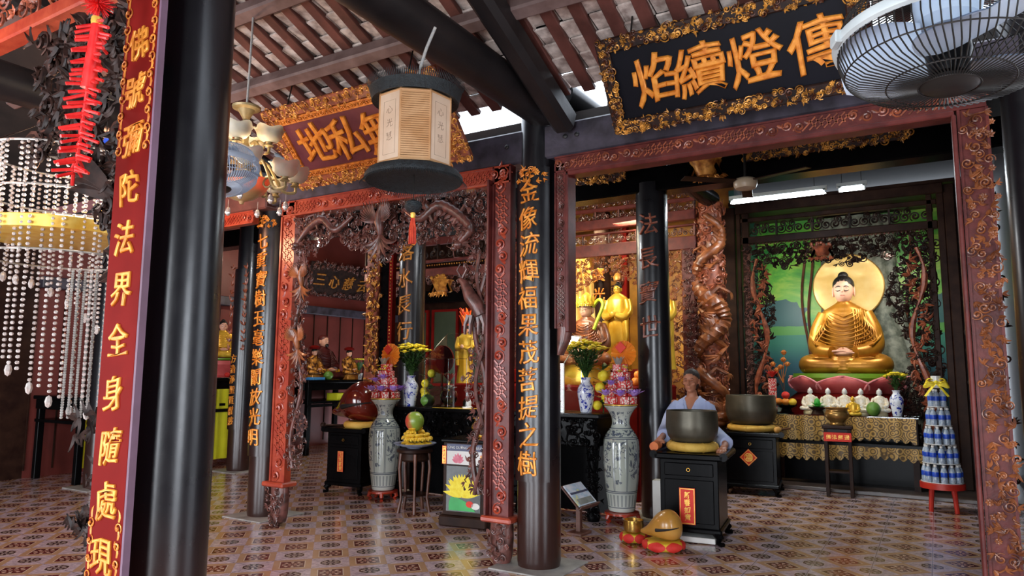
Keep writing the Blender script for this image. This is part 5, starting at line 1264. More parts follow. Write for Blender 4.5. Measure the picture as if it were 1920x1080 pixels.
# ---- fruit stand
t = thing('plant_stand', 'dark wooden stand with slender legs under the plate of yellow fruit', 'stand', (-4.76, 5.97, 0)); 
MB().lathe([(.15, .60), (.19, .615), (.19, .64), (.17, .65), (.001, .65)], 24).build('top', M['darkwood'], t)
MB().lathe([(.14, .52), (.16, .54), (.15, .60)], 24).build('apron', M['darkwood'], t)
MB().lathe([(.001, .17), (.13, .17), (.13, .19), (.001, .19)], 24).build('shelf', M['darkwood'], t)
for k in range(5):
    a = 2*PI*k/5+.4; MB().tube([(.15*math.cos(a), .15*math.sin(a), .6), (.165*math.cos(a), .165*math.sin(a), .45), (.14*math.cos(a), .14*math.sin(a), .15), (.17*math.cos(a), .17*math.sin(a), .0)], [.02, .016, .014, .02], 8).build('leg', M['wood'], t)
t = bowl_thing('fruit_plate', 'pale blue grey footed plate on the dark wooden stand', (-4.76, 5.97, .65), [(.001, 0), (.08, 0), (.09, .01), (.2, .035), (.225, .055), (.215, .055), (.1, .02), (.001, .02)], mat('grey_blue_porcelain', '#7c86a4', '#a4acc0', 8, .25), 'plate', 36)
i = 0
for k in range(9):
    a = 2*PI*k/9+.3; rr = .125 if k < 7 else .0; zz = .705 if k < 7 else .775
    if k >= 7: a = (k-7)*PI; rr = .05
    t = thing('banana_hand', ['yellow fruit bunch at the front of the plate', 'yellow fruit bunch at the plate front nearest the donation box', 'yellow fruit bunch on the plate rim nearest the donation box', 'yellow fruit bunch at the plate back nearest the donation box', 'yellow fruit bunch at the plate back nearest the tall vase', 'yellow fruit bunch on the plate rim nearest the tall vase', 'yellow fruit bunch at the plate front nearest the tall vase', 'front yellow fruit bunch of the upper pair under the mango', 'rear yellow fruit bunch of the upper pair under the mango'][k], 'fruit', (-4.76+rr*math.sin(a), 5.97-rr*math.cos(a), zz), a, 'yellow fruit bunches on the plate')
    b = MB()
    for q in range(7):
        w = (q-3)*.36; b.tube(smooth_path([(0, .03, .03), (math.sin(w)*.04, -.03*math.cos(w), .055), (math.sin(w)*.075, -.07*math.cos(w)+.01, .03+.012*(q % 2))], 8, 1), [.014, .017, .018, .018, .018, .017, .013, .006], 7)
        b.tube(smooth_path([(0, .03, .04), (math.sin(w)*.03, -.01*math.cos(w), .085), (math.sin(w)*.055, -.04*math.cos(w)+.01, .09)], 8, 1), [.014, .017, .018, .018, .018, .017, .013, .006], 7)
        b.tube(smooth_path([(0, .03, .0), (math.sin(w+.2)*.04, -.03*math.cos(w), -.01), (math.sin(w+.2)*.07, -.065*math.cos(w)+.01, -.015)], 8, 1), [.014, .017, .018, .018, .018, .017, .013, .006], 7)
    b.build('fingers', M['banana'], t)
    MB().ell((0, .035, .02), .022, 8, 6).build('crown_stub', M['leaf'], t)
def mango_mat():
    t = NT('green_mango_with_red_blush'); p = t.sep(t.coord()); 
    t.col(t.mix(t.ramp(t.math('ADD', t.math('ADD', t.math('MULTIPLY', p[0], -6), t.math('MULTIPLY', p[1], -4)), t.math('MULTIPLY', t.noise(8, 3), .8)), [(.55, (0, 0, 0, 1)), (.85, (1, 1, 1, 1))]), hx('#86a23e'), hx('#c4483a'))); t.set(Roughness=.32, Coat_Weight=.2); return t.m
t = thing('mango', 'large green mango with a red blush on top of the yellow fruit', 'fruit', (-4.765, 5.96, .82), 0); b = MB().push(TR(0, 0, .105) @ SCL(.105, .095, .105)); b.lathe(smooth_path([(.001, -1), (.5, -.92), (.9, -.4), (1, .1), (.85, .6), (.45, .95), (.001, 1)], 22, 1).tolist(), 22); b.build('flesh', mango_mat(), t)
b = MB(); b.tube([(0, 0, .2), (.01, 0, .23)], .006, 6); b.build('stem', M['wood'], t)
# ---- donation box
t = thing('donation_box', 'dark donation box with a yellow lotus picture and a blue lettered strip', 'donation box', (-3.93, 5.86, 0), .14); w, d = .44, .46
MB().bx(-w/2, w/2, -d/2, d/2, .10, .78).build('body', M['darkwood'], t, smooth=False, bevel=.006)
MB().bx(-w/2-.03, w/2+.03, -d/2-.03, d/2+.03, .0, .10).build('base', M['darkwood'], t, smooth=False, bevel=.012)
MB().bx(-w/2-.02, w/2+.02, -d/2-.02, d/2+.02, .78, .81).build('lid', M['black'], t, smooth=False, bevel=.008)
Y = -d/2-.004
MB().bx(-.18, .19, Y-.003, Y+.003, .70, .765).build('blue_strip', mat('navy_blue_strip', '#1c2450', None, rough=.4), t, smooth=False)
b = MB(); text_line(b, 'CÚNG DƯỜNG TAM BẢO', front(.005, Y-.004, .722), .033); b.build('lettering', M['paper'], t, smooth=False)
MB().bx(-.18, .19, Y-.003, Y+.003, .575, .70).build('lotus_strip', M['paper'], t, smooth=False)
b = MB().push(front(-.03, Y-.004, .60))
for k in range(7): a = PI/2+(k-3)*.42; b.blade((-.03, 0, .0), (math.cos(a), math.sin(a), 0), (0, 0, 1), .085-.006*abs(k-3), .04, 0, 5, .04)
for k in range(3): a = PI/2+(k-1)*.35; b.blade((.13, -.01, .0), (math.cos(a), math.sin(a), 0), (0, 0, 1), .05, .022, 0, 5, .04)
b.build('pink_lotus_print', mat('rose_pink_print', '#c85a70', '#e08a98', 20, .5), t)
MB().bx(-.18, .18, Y-.003, Y+.003, .14, .56).build('picture_panel', mat('dark_grey_print', '#2c2e2c', '#454844', 6, .25), t, smooth=False)
b = MB().push(front(-.015, Y-.004, .29))
for row, (n, L, w2, sp) in enumerate(((9, .20, .06, .36), (6, .19, .07, .34), (3, .14, .07, .3))):
    for k in range(n): a = PI/2+(k-(n-1)/2)*sp; b.blade((0, .0+.01*row, .001*row), (math.cos(a), math.sin(a), 0), (0, 0, 1), L, w2, 0, 6, .03)
b.build('yellow_lotus_print', M['yellow'], t)
b = MB().push(front(0, Y-.0045, 0)); b.prism([(-.15, .15), (.13, .15), (.09, .2), (.02, .24), (-.06, .27), (-.13, .27), (-.15, .22)], .001); b.build('green_leaf_print', mat('leaf_green_print', '#2c9a4a', '#3eb45e', 4, .4), t, smooth=False)
b = MB().push(front(0, Y-.005, 0)); b.prism([(.07+.04*math.cos(a), .215+.03*math.sin(a)) for a in np.linspace(0, 6.28, 14)[:-1]], .001); b.build('red_bud_print', M['paperred'], t, smooth=False)
b = MB().push(front(0, Y-.005, 0)); b.prism([(.13+.045*math.cos(a), .20+.03*math.sin(a)) for a in np.linspace(0, 6.28, 14)[:-1]], .001); b.build('white_bud_print', M['paper'], t, smooth=False)
for x, h, lab, s in ((-.205, .17, 'long narrow red paper at one front edge of the donation box', 0), (.20, .12, 'short red paper at the donation box edge by the carved jamb', -.05)):
    q = Matrix.Rotation(.14, 3, 'Z') @ Vector((x, Y-.008, 0)); paper_sign(-3.93+q.x, 5.86+q.y, .66+s, .14, .045, h, lab, '大吉大利'[:4 if h > .15 else 2], .035, .037)
t = bowl_thing('brass_censer', 'round brass incense pot on the donation box', (-3.87, 5.9, .81), smooth_path([(.001, 0), (.075, 0), (.05, .025), (.06, .04), (.105, .08), (.11, .11), (.085, .145), (.07, .16), (.095, .185), (.1, .19), (.085, .185), (.06, .16), (.001, .15)], 44, 1).tolist(), M['brass'], 'censer', 32)
b = MB(); b.lathe([(.001, .155), (.07, .16), (.001, .17)], 16); b.build('ash', M['paper'], t)
# ---- book stand with open booklet
t = thing('book_stand', 'low wooden book stand between the middle column and tall vase', 'stand', (-2.86, 5.98, 0), 1.5)
MB().box((0, 0, .012), (.20, .15, .024)).build('base', M['wood'], t, smooth=False, bevel=.004); MB().bx(-.022, .022, -.022, .022, .024, .30).build('post', M['wood'], t, smooth=False, bevel=.003)
mb_ = TR(0, 0, .34) @ RX(math.radians(44)); MB().push(mb_).box((0, 0, 0), (.34, .26, .015)).build('rest', M['wood'], t, smooth=False, bevel=.003); MB().push(mb_).box((0, -.135, .015), (.34, .015, .05)).build('ledge', M['wood'], t, smooth=False, bevel=.003)
def page_mat():
    q = NT('printed_booklet_page'); p = q.coord(); f = q.noise(9, 3, p); q.col(q.ramp(f, [(.36, '#e6e4ea'), (.5, '#cfd6e4'), (.58, '#a8c4d8'), (.66, '#e4dc90')])); q.set(Roughness=.4); return q.m
t2 = thing('booklet', 'open pale booklet lying on the low wooden book stand', 'book', (-2.86, 5.98, 0), 1.5)
MB().push(mb_).box((0, .0, .016), (.31, .235, .014)).build('pages', page_mat(), t2, smooth=False); MB().push(mb_).box((0, .02, .0245), (.31, .02, .002)).build('dark_fold', mat('dark_blue_print', '#1c1c4a', None), t2, smooth=False)
MB().push(mb_).box((.0, -.075, .0245), (.26, .06, .002)).build('grey_print', mat('grey_print', '#77776f', '#94948a', 9), t2, smooth=False)
# ---- small wooden fish and singing bowl on lotus cushions
def lotus_cushion(x, y, r, label):
    t = thing('lotus_cushion', label, 'cushion', (x, y, 0), .2, 'red and yellow lotus cushions')
    MB().lathe(smooth_path([(.001, .004), (r*.7, .004), (r*.98, .03), (r, .05), (r*.9, .075), (r*.6, .08), (.001, .075)], 30, 1).tolist(), 36).build('pad', M['cushyel'], t)
    for k in range(7):
        a = 2*PI*k/7; b = MB(); vs = []; fs = []
        for i in range(7):
            u = i/6; w = math.sin(PI*(.04+.92*u))*.445; ph = -.95+2.3*u
            for j in range(5):
                q = a+w*(j-2)/2; rr = r*(.72+.31*math.cos(ph)); vs.append((rr*math.cos(q), rr*math.sin(q), .042+.042*math.sin(ph)*(1.02)))
        for i in range(6):
            for j in range(4): fs.append((i*5+j, i*5+j+1, (i+1)*5+j+1, (i+1)*5+j))
        N = len(vs); vs += [(x_*.97, y_*.97, .042+(z_-.042)*.9) for x_, y_, z_ in vs]; fs += [tuple(q+N for q in f)[::-1] for f in fs]
        b.add(vs, fs).build('red_petal', M['cushred'], t)
    return t
lotus_cushion(-2.02, 5.84, .175, 'red and yellow lotus cushion under the ochre wooden fish')
wooden_fish('small_wooden_fish', 'ochre wooden fish with a dark slot on a red lotus cushion', (-1.99, 5.84, .075), .125, M['fishyel'], .12)
lotus_cushion(-2.33, 5.96, .12, 'red and yellow lotus cushion under the small brass bowl')
bowl_thing('singing_bowl', 'small brass singing bowl on a red and yellow cushion', (-2.33, 5.96, .078), [(.001, 0), (.06, 0), (.082, .02), (.088, .06), (.088, .11), (.082, .11), (.08, .05), (.06, .012), (.001, .01)], M['brass'], 'bowl', 30)
# ---- glass-topped altar before the large Buddha
t = thing('offering_altar', 'low altar with gold lace cloths and glass top before the large Buddha', 'table', (-1.1, 10.15, .05)); off = (-1.1, 10.15, .05)
MB(off).bx(-1.93, -.22, 10.0, 10.42, .915, .93).build('glass_top', M['glassp'], t, smooth=False)
MB(off).bx(-1.92, -.23, 10.02, 10.4, .86, .914).build('tabletop', M['darkwood'], t, smooth=False, bevel=.005)
def lace_mat():
    q = NT('gold_lace_with_round_motifs'); c = q.coord(); v = q.n('ShaderNodeTexVoronoi'); q.link(c, v.inputs['Vector']); v.inputs['Scale'].default_value = 11; v.inputs['Randomness'].default_value = .75
    d = v.outputs['Distance']; s = q.math('SINE', q.math('MULTIPLY', d, 24)); z = q.sep(c)[2]
    col = q.mix(q.math('GREATER_THAN', s, .1), hx('#b08a45'), hx('#5c4420')); q.col(col); q.set(Roughness=.45, Metallic=.2); return q.m
lm = lace_mat()
def lace(x0, x1, y, z0, z1, sc):
    b = MB(off); n = int((x1-x0)/.012); vs = []; fs = []
    for i in range(n+1):
        x = x0+(x1-x0)*i/n; zz = z0+.05*(1-abs(math.sin(PI*(x-x0)/sc)))-.03*math.sin(PI*(x-x0)/(x1-x0)*2)
        yy = y+.012*math.sin(x*30)
        vs += [(x, yy, zz), (x, y, z1), (x, yy+.006, zz), (x, y+.006, z1)]
    for i in range(n): a = i*4; fs += [(a, a+4, a+5, a+1), (a+3, a+7, a+6, a+2), (a, a+2, a+6, a+4), (a+1, a+5, a+7, a+3)]
    b.add(vs, fs).build('lace_cloth', lm, t)
lace(-1.92, -.25, 10.0, .60, .92, .10); lace(-1.95, -.15, 9.93, .38, .56, .10)
MB(off).bx(-1.95, -.15, 9.94, 10.4, .54, .60).build('middle_shelf', M['black'], t, smooth=False, bevel=.005)
for x in (-1.88, -.27):
    for y in (10.06, 10.36): MB(off).bx(x-.035, x+.035, y-.035, y+.035, .05, .86).build('leg', M['darkwood'], t, smooth=False)
MB(off).bx(-1.85, -.3, 10.37, 10.4, .05, .86).build('back_board', M['black'], t, smooth=False)
zt = .931
wb0 = None
for i, x in enumerate((-1.47, -1.25, -1.05, -.86, -.645)):
    lab = 'small white seated statuette '+('behind the dish of green sweets', 'between the green sweets and the golden figurine', 'just behind the golden figurine, centre of the row', 'between the golden figurine and the pomelo', 'behind the pomelo, next to the blue and white vase')[i]
    if wb0 is None:
        t = thing('white_statuette', lab, 'statuette', (x, 10.24, zt), 0, 'white statuettes on the glass altar'); o = t.location[:]
        seated(t, o, (o[0], o[1], o[2]+.05), .29, M['cream'], M['white'], M['white'], False)
        MB().lathe([(.001, 0), (.09, 0), (.095, .02), (.075, .05), (.001, .05)], 16).build('lotus_base', mat('pale_gold_glaze', '#d8c490', '#e4d4ac', 9, .25), t); wb0 = t
    else: dup(wb0, (x, 10.24, zt), 0, lab)
t = flower_vase(-.45, 10.2, zt, 'blue and white vase of yellow flowers on the altar of the large Buddha', .33, .13, .22, 12)
t = thing('golden_figurine', 'small shiny golden figurine among the white statuettes', 'statuette', (-.95, 10.15, zt)); seated(t, t.location[:], t.location[:], .24, M['goldbright'], M['goldbright'], M['goldbright'], False)
fruit('pomelo', 'green pomelo on the glass altar top beside the blue vase', (-.71, 10.1, zt), .085, M['green'], sq=(1, 1, 1.1))
t = bowl_thing('black_dish', 'black footed dish holding oranges beside the red can tower', (-1.77, 10.2, zt), [(.001, 0), (.1, 0), (.07, .02), (.06, .06), (.13, .09), (.14, .11), (.12, .1), (.001, .08)], M['black'], 'dish')
for k, (dx, dz, m, nm, lab) in enumerate(((-.09, .10, 'orange', 'orange', 'orange on the black dish nearest the red can tower'), (.0, .10, 'orange', 'orange', 'orange in the middle of the black dish'), (.085, .10, 'banana', 'orange', 'yellow orange on the black dish nearest the white statuettes'), (-.0, .19, 'cushred', 'apple', 'red apple on top of the oranges'))):
    fruit(nm, lab, (-1.77+dx, 10.17, zt+dz), .055, M[m], group='fruit on the black dish')
t = bowl_thing('green_fruit_dish', 'dark dish of bright green sweets between the white statuettes', (-1.37, 10.12, zt), [(.001, 0), (.08, 0), (.06, .05), (.1, .08), (.11, .095), (.001, .08)], M['darkwood'], 'dish')
b = MB(); lotus(b, (0, 0, .09), .12, 10, .2); b.ell((0, 0, .15), (.04, .04, .06), 10, 8); b.build('green_petals', mat('bright_green_petals', '#2f9a34', '#54b848', 8, .45), t)
t = thing('red_can_tower', 'narrow tower of red cans with a red cloth top beside the lotus pedestal', 'offering tower', (-1.96, 10.3, zt), 0)
for k in range(5): MB().lathe([(.05, 0), (.055, .005), (.055, .085), (.05, .09)], 14, (0, 0, k*.092)).build('can', M['packet'], t)
b = MB(); lotus(b, (0, 0, .48), .12, 8, .9); b.build('red_cloth', M['cushred'], t)
t = thing('dried_flower_spray', 'spray of orange dried roses above the red can tower', 'spray', (-1.84, 10.42, zt)); b = MB(); b.tube([(0, 0, 0), (.02, 0, .5)], .006, 5); b.tube([(0, 0, .3), (-.1, 0, .62)], .005, 5); b.build('stems', M['wood'], t)
b = MB()
for k, (x, z) in enumerate(((.03, .82), (.07, .66), (-.12, .66), (-.02, .62), (.02, .72), (-.07, .58))):
    b.tube([(0, 0, .4), (x, 0, z)], .004, 4); b.push(TR(x, -.03, z)); lotus(b, (0, 0, -.03), .065, 7, .8); b.ell((0, 0, 0), .035, 8, 6); b.pop()
b.build('roses', mat('orange_dried_rose', '#b8641c', '#d8883a', 12, .6), t)
# stand with censer
t = thing('censer_stand', 'tall narrow dark stand with a red gold lettered plate before the altar', 'stand', (-1.07, 9.5, 0), .08)
MB().bx(-.17, .17, -.14, .14, .80, .84).build('top', M['darkwood'], t, smooth=False, bevel=.008); MB().bx(-.14, .14, -.12, .12, .70, .80).build('apron', M['black'], t, smooth=False, bevel=.005)
for x in (-.13, .13):
    for y in (-.11, .11): MB().bx(x-.02, x+.02, y-.02, y+.02, 0, .80).build('leg', M['darkwood'], t, smooth=False, bevel=.003)
MB().bx(-.11, .11, -.1, .1, .28, .30).build('shelf', M['darkwood'], t, smooth=False)
MB().bx(-.15, .15, -.152, -.146, .655, .76).build('red_plate', M['paperred'], t, smooth=False); b = MB(); write(b, '佛法無邊', front(-.1, -.153, .708), .06, .067, True, ext=.01, bev=0); b.build('lettering', M['foilgold'], t)
bowl_thing('brass_censer', 'brass incense bowl on the tall dark stand before the altar', (-1.07, 9.5, .84), smooth_path([(.001, 0), (.09, 0), (.075, .03), (.09, .05), (.135, .1), (.14, .14), (.115, .18), (.13, .205), (.145, .21), (.125, .2), (.001, .18)], 40, 1).tolist(), M['incense'], 'censer', 32)
# ---- red stool with the tower of water bottles
t = thing('red_stool', 'low round red plastic stool under the tower of water bottles', 'stool', (-.01, 9.1, 0))
MB().lathe([(.001, .27), (.18, .27), (.205, .24), (.215, .24), (.215, .30), (.2, .305), (.001, .305)], 36).build('seat', M['plasticred'], t)
for k in range(4): a = PI/4+k*PI/2; MB().tube([(.14*math.cos(a), .14*math.sin(a), .28), (.17*math.cos(a), .17*math.sin(a), 0)], [.028, .022], 8).build('leg', M['plasticred'], t)
w0 = None; water = mat('pale_blue_bottle_plastic', '#a8c0dc', '#dce8f4', 60, .2, Transmission_Weight=.35)
TN = ('lowest', 'second lowest', 'middle', 'second highest', 'topmost')
for tier, (n, r) in enumerate(((13, .165), (11, .142), (9, .117), (7, .09), (5, .062))):
    z = .306+tier*.2
    t = thing('tier_tray', 'thin white tray under the %s ring of water bottles' % TN[tier], 'tray', (-.01, 9.1, z)); MB().lathe([(.001, 0), (r+.038, 0), (r+.038, .006), (.001, .006)], 32).build('tray', M['white'], t)
    for k in range(n):
        a = 2*PI*k/n+.2*tier; lab = 'small blue labelled water bottle in the %s ring of the bottle tower' % TN[tier]; loc = (-.01+r*math.cos(a), 9.1+r*math.sin(a), z+.0065)
        if w0 is None:
            w0 = thing('water_bottle', lab, 'bottle', loc, a, 'water bottles of tower ring %d' % (tier+1))
            MB().lathe([(.001, 0), (.029, 0), (.032, .006), (.032, .05), (.029, .06), (.032, .07), (.032, .115), (.022, .15), (.012, .16), (.012, .166), (.001, .166)], 14).build('bottle_body', water, w0)
            MB().lathe([(.0325, .062), (.033, .064), (.033, .108), (.0325, .11)], 14).build('label_band', M['plasticblue'], w0)
            MB().lathe([(.015, .163), (.015, .182), (.012, .185), (.001, .185)], 12).build('cap', M['white'], w0)
        else: dup(w0, loc, a, lab, 'water bottles of tower ring %d' % (tier+1))
t = thing('yellow_bow', 'big yellow ribbon bow on top of the tower of water bottles', 'bow', (-.01, 9.08, 1.312)); b = MB()
for s in (-1, 1):
    for k in range(3): b.tube(smooth_path([(0, 0, .06), (s*(.06+.02*k), -.04, .11-.03*k), (s*(.10+.01*k), -.05, .07-.03*k), (s*.05, -.06, .04), (0, -.03, .06)], 18, 2), .022, 6, .3)
    b.tube(smooth_path([(0, -.03, .06), (s*.06, -.08, -.02), (s*.11, -.10, -.09)], 10, 1), .022, 6, .3)
b.ell((0, -.04, .06), .025, 10, 6); b.build('ribbon', M['yellow'], t)
MB().lathe([(.05, 0), (.055, .02), (.05, .13), (.001, .13)], 16).build('core', M['white'], t)
# ================================================================== DRAGON COLUMN
def dragon_column(x, y, label, flip=1):
    t = thing('dragon_column', label, 'column', (x, y, 0), group='carved dragon columns'); t['kind'] = 'thing'
    MB().lathe([(.19, .0), (.19, .12), (.165, .16), (.16, 3.75)], 28).build('shaft', M['carvered'], t)
    L = MB(); dragon(L, [(flip*.22*math.sin(k*1.15), 3.55-.2*k, .035) for k in range(14)], .085, 0, (.2, .42, .62, .82)); bend(L, .165); o = MB(); merge(o, L, RX(PI/2)); o.build('dragon', M['carvewarm'], t)
    L = MB()
    carve(L, lambda u, z: True, -.34, .34, .5, 3.65, .1, 90, .03, (3, 5, 0), False); bend(L, .16); o = MB(); merge(o, L, RX(PI/2)); o.build('cloud_carving', M['carvered'], t)
dragon_column(-2.53, 9.42, 'brown column wrapped by a carved dragon behind the monk')
dragon_column(-5.78, 9.42, 'brown dragon column behind the plain worn column', -1)
# ================================================================== MONK BEHIND THE NEARER GONG
def person():
    x0, y0 = -2.09, 6.98
    t = thing('person', 'person in a pale blue robe standing behind the nearer bronze gong, hands on cabinet', 'person', (x0, y0, 0)); off = (x0, y0, 0)
    HR, HL = Vector((-2.225, 6.36, .835)), Vector((-1.67, 6.46, .785))
    def arm(b, s, H, r):
        sh = Vector((x0+s*.165, y0, 1.165)); el = Vector((x0+s*.21, y0-.16, .93)); w = H+Vector((-s*.0, .10, .03))
        limb(b, [sh, el, w], r, 14, 22); return w
    b = MB(off)
    b.loft(rings([(x0, y0, .50, .13, .10), (x0, y0, .75, .145, .105), (x0, y0, .88, .135, .10), (x0, y0-.005, 1.05, .155, .105), (x0, y0-.005, 1.15, .165, .09), (x0, y0, 1.20, .10, .07), (x0, y0-.01, 1.225, .05, .05), (x0, y0-.02, 1.29, .045, .047)], 30), 28)
    for s in (-1, 1): 
        limb(b, [(x0+s*.07, y0, .6), (x0+s*.085, y0, .34), (x0+s*.09, y0+.01, .06)], [.085, .058, .04], 12)
        b.ell((x0+s*.09, y0-.06, .035), (.042, .11, .035), 12, 8)
    # head: skull, jaw, nose, ears, brows, lips
    hz, hy = 1.375, y0-.035
    b.ell((x0, hy+.012, hz+.028), (.077, .092, .090), 22, 14); b.ell((x0, hy-.025, hz-.045), (.056, .058, .068), 18, 12); b.ell((x0, hy-.055, hz-.092), (.024, .02, .018), 12, 8)
    b.tube([(x0, hy-.083, hz+.01), (x0, hy-.096, hz-.012), (x0, hy-.103, hz-.03)], [.009, .011, .014], 8); b.ell((x0, hy-.090, hz-.034), (.019, .012, .009), 10, 6)
    for s in (-1, 1):
        b.ell((x0+s*.077, hy+.02, hz-.01), (.009, .02, .032), 10, 8); b.ell((x0+s*.040, hy-.058, hz-.024), (.022, .018, .016), 10, 6); b.ell((x0+s*.031, hy-.076, hz+.017), (.023, .009, .008), 10, 6)
    for q in (-1, 1): b.ell((x0, hy-.083, hz-.062-q*.0055), (.024, .009, .006), 12, 6)
    for s, H in ((-1, HR), (1, HL)):
        w = arm(b, s, H, [.05, .042, .027])
        d = (H-w).normalized(); sd = Vector((1, 0, 0)); 
        limb(b, [w, w+d*.035, H], [.026, .030, .030], 10, 8); b.ell(H+d*.0, (.04, .045, .017), 14, 8)
        for k, (dx, L) in enumerate(((-.030, .062), (-.010, .074), (.011, .070), (.031, .054))):
            p0 = H+sd*dx+d*.03; dr = -.016 if s < 0 else -.006
            limb(b, [p0, p0+d*L*.5+sd*dx*.15+Vector((0, 0, .006)), p0+d*L*.85+sd*dx*.2+Vector((0, 0, dr)), p0+d*L*.95+Vector((0, .006 if s < 0 else 0, dr*1.9))], [.0105, .0098, .0088, .007], 8, 9)
        p0 = H-sd*(-s)*.0+sd*(.036*-s)+d*.0
        limb(b, [p0, p0+sd*(-s)*.022+d*.022, p0+sd*(-s)*.022+d*.05], [.013, .0115, .009], 8, 8)
    body = b.build('body', M['skin'], t, fix=True)
    m = body.modifiers.new('one_surface', 'REMESH'); m.mode = 'VOXEL'; m.voxel_size = .0048; m.use_smooth_shade = True
    m = body.modifiers.new('smooth', 'SMOOTH'); m.factor = .5; m.iterations = 2
    # robe with crossed collar and wide sleeves
    b = MB(off); R = rings([(x0, y0, .10, .23, .19), (x0, y0, .45, .20, .16), (x0, y0, .75, .19, .145), (x0, y0, .90, .18, .135), (x0, y0-.005, 1.05, .195, .135), (x0, y0-.005, 1.14, .19, .118), (x0, y0, 1.19, .135, .09), (x0, y0+.005, 1.225, .075, .072)], 46)
    b.loft(R, 48, lambda i, a: 1+.022*math.cos(a*8+R[i][2]*3)*max(0, 1.15-R[i][2]))
    for s, H in ((-1, HR), (1, HL)):
        sh = Vector((x0+s*.145, y0, 1.145)); el = Vector((x0+s*.21, y0-.15, .93)); w = H+Vector((0, .135, .045))
        limb(b, [sh, (sh+el)/2+Vector((s*.015, 0, .01)), el, (el+w)/2+Vector((s*.01, 0, -.02)), w+Vector((0, 0, -.012))], [.066, .07, .07, .07, .066], 16, 26)
    V = b.v; ro = b.build('robe', M['robe'], t, fix=True)
    for v in ro.data.vertices:
        x, y, z = v.co.x, v.co.y, v.co.z
        if y < 0 and z > 1.03+abs(x+.004)*2.6 and abs(x) < .075: v.co.y += .055
    m = ro.modifiers.new('one_surface', 'REMESH'); m.mode = 'VOXEL'; m.voxel_size = .008; m.use_smooth_shade = True
    m = ro.modifiers.new('smooth', 'SMOOTH'); m.factor = .5; m.iterations = 3
    b = MB(off)
    for s in (-1, 1): b.tube(smooth_path([(x0+s*.07, y0+.02, 1.225), (x0+s*.062, y0-.065, 1.19), (x0+s*.03, y0-.118, 1.10), (x0-s*.02, y0-.142, 1.0), (x0-s*.08, y0-.143, .90)], 22, 2), .013, 8, .6)
    b.build('collar', M['robe'], t)
    b = MB(off); b.ell((x0, hy+.018, hz+.042), (.0795, .092, .083), 24, 14); b.ell((x0, hy+.045, hz-.005), (.072, .062, .07), 18, 10)
    h = b.build('hair', M['hairshort'], t)
    b = MB(off)
    for s in (-1, 1):
        b.tube([(x0+s*q, hy-.0885+abs(q-.034)*.25, hz+.024-abs(q-.032)*.2) for q in (.016, .026, .036, .048)], [.002, .003, .003, .002], 6)
        b.tube([(x0+s*q, hy-.0815+abs(q-.032)*.35, hz+.002) for q in (.018, .026, .036, .044)], [.0015, .003, .003, .0015], 6)
    b.build('brows_and_lashes', M['hairshort'], t)
    b = MB(off); b.tube([(x0+q, hy-.0905+q*q*9, hz-.062) for q in np.linspace(-.022, .022, 7)], [.001, .003, .0042, .0042, .0042, .003, .001], 6, .6); b.build('lips', M['lip'], t)
person()
# ================================================================== HANGING THINGS
# bamboo lantern
t = thing('bamboo_lantern', 'eight-sided bamboo lantern with black fringed rims hanging before the red plaque', 'lantern', (-2.46, 3.02, 2.49)); n = 8
def oct_faces(b, r0, r1, z0, z1, th, ks, a0=.0, sh=1):
    for k in ks:
        a = a0+2*PI*k/n; w = r0*math.tan(PI/n)*2*.985*sh
        b.push(RZ(a)); b.box((r0, 0, (z0+z1)/2), (th, w, z1-z0)); b.pop()
A0 = -.887; R0 = .193
for k in range(n):
    b = MB().push(RZ(A0+2*PI*k/n)); w = R0*math.tan(PI/n)*2*.99
    if k % 2 == 0:
        for j in range(30): b.box((R0, 0, .10+.375*(j+.5)/30), (.008, w, .375/30*.78))
        b.build('slat_panel', M['bamboo'], t, smooth=False)
    else:
        b.box((R0, 0, .287), (.006, w, .375)); p = b.build('pale_panel', M['bamboopale'], t, smooth=False)
        b = MB().push(RZ(A0+2*PI*k/n) @ frame_m((R0+.0035, 0, .40), (0, 1, 0), (0, 0, 1))); b.tube([(-.045, -.27, 0), (-.045, .03, 0), (.045, .03, 0), (.045, -.27, 0), (-.045, -.27, 0)], .0008, 4)
        write(b, '心光慧', Matrix.Identity(4) @ TR(0, -.02, 0), .05, .075, ext=.004, bev=0, bold=-.01); b.build('ink_writing', mat('faint_brown_ink', '#8a6f5a', None), p)
b = MB()
for k in range(n):
    a = A0+2*PI*(k+.5)/n; r = R0/math.cos(PI/n); b.tube([(r*math.cos(a), r*math.sin(a), .09), (r*math.cos(a), r*math.sin(a), .49)], .007, 6)
for z in (.095, .48): b.push(RZ(A0+PI/n)); b.torus((0, 0, z), R0/math.cos(PI/n), .008, 8, 6); b.pop()
b.build('rib_frame', M['bamboo'], t)
for nm, z0, z1, r0, r1 in (('top_rim', .475, .54, .245, .262), ('bottom_rim', .015, .07, .275, .255)):
    rr = random.Random(3); seg = 150; vs = []; 
    b = MB(); b.lathe([(r0*.8, z0+.02), (r0, z0), (r0*1.03, (z0+z1)/2), (r1, z1), (r1*.8, z1+.005), (.05, z1+.006)], 48)
    if nm == 'bottom_rim': b = MB(); b.lathe([(.06, z0+.05), (r0*.86, z0+.02), (r0*.97, z0), (r0, z0+.01), (r0*1.0, (z0+z1)/2), (r1, z1), (r1*.75, z1+.005)], 48)
    for k in range(seg):
        a = 2*PI*k/seg; q = r1 if nm == 'top_rim' else r0; zz = z1 if nm == 'top_rim' else z0+.012
        b.blade((q*.97*math.cos(a), q*.97*math.sin(a), zz), (math.cos(a)*.5, math.sin(a)*.5, .9 if nm == 'top_rim' else -.55), (math.cos(a), math.sin(a), 0), .05, .008, 0, 2)
    b.build(nm, M['fringe'], t)
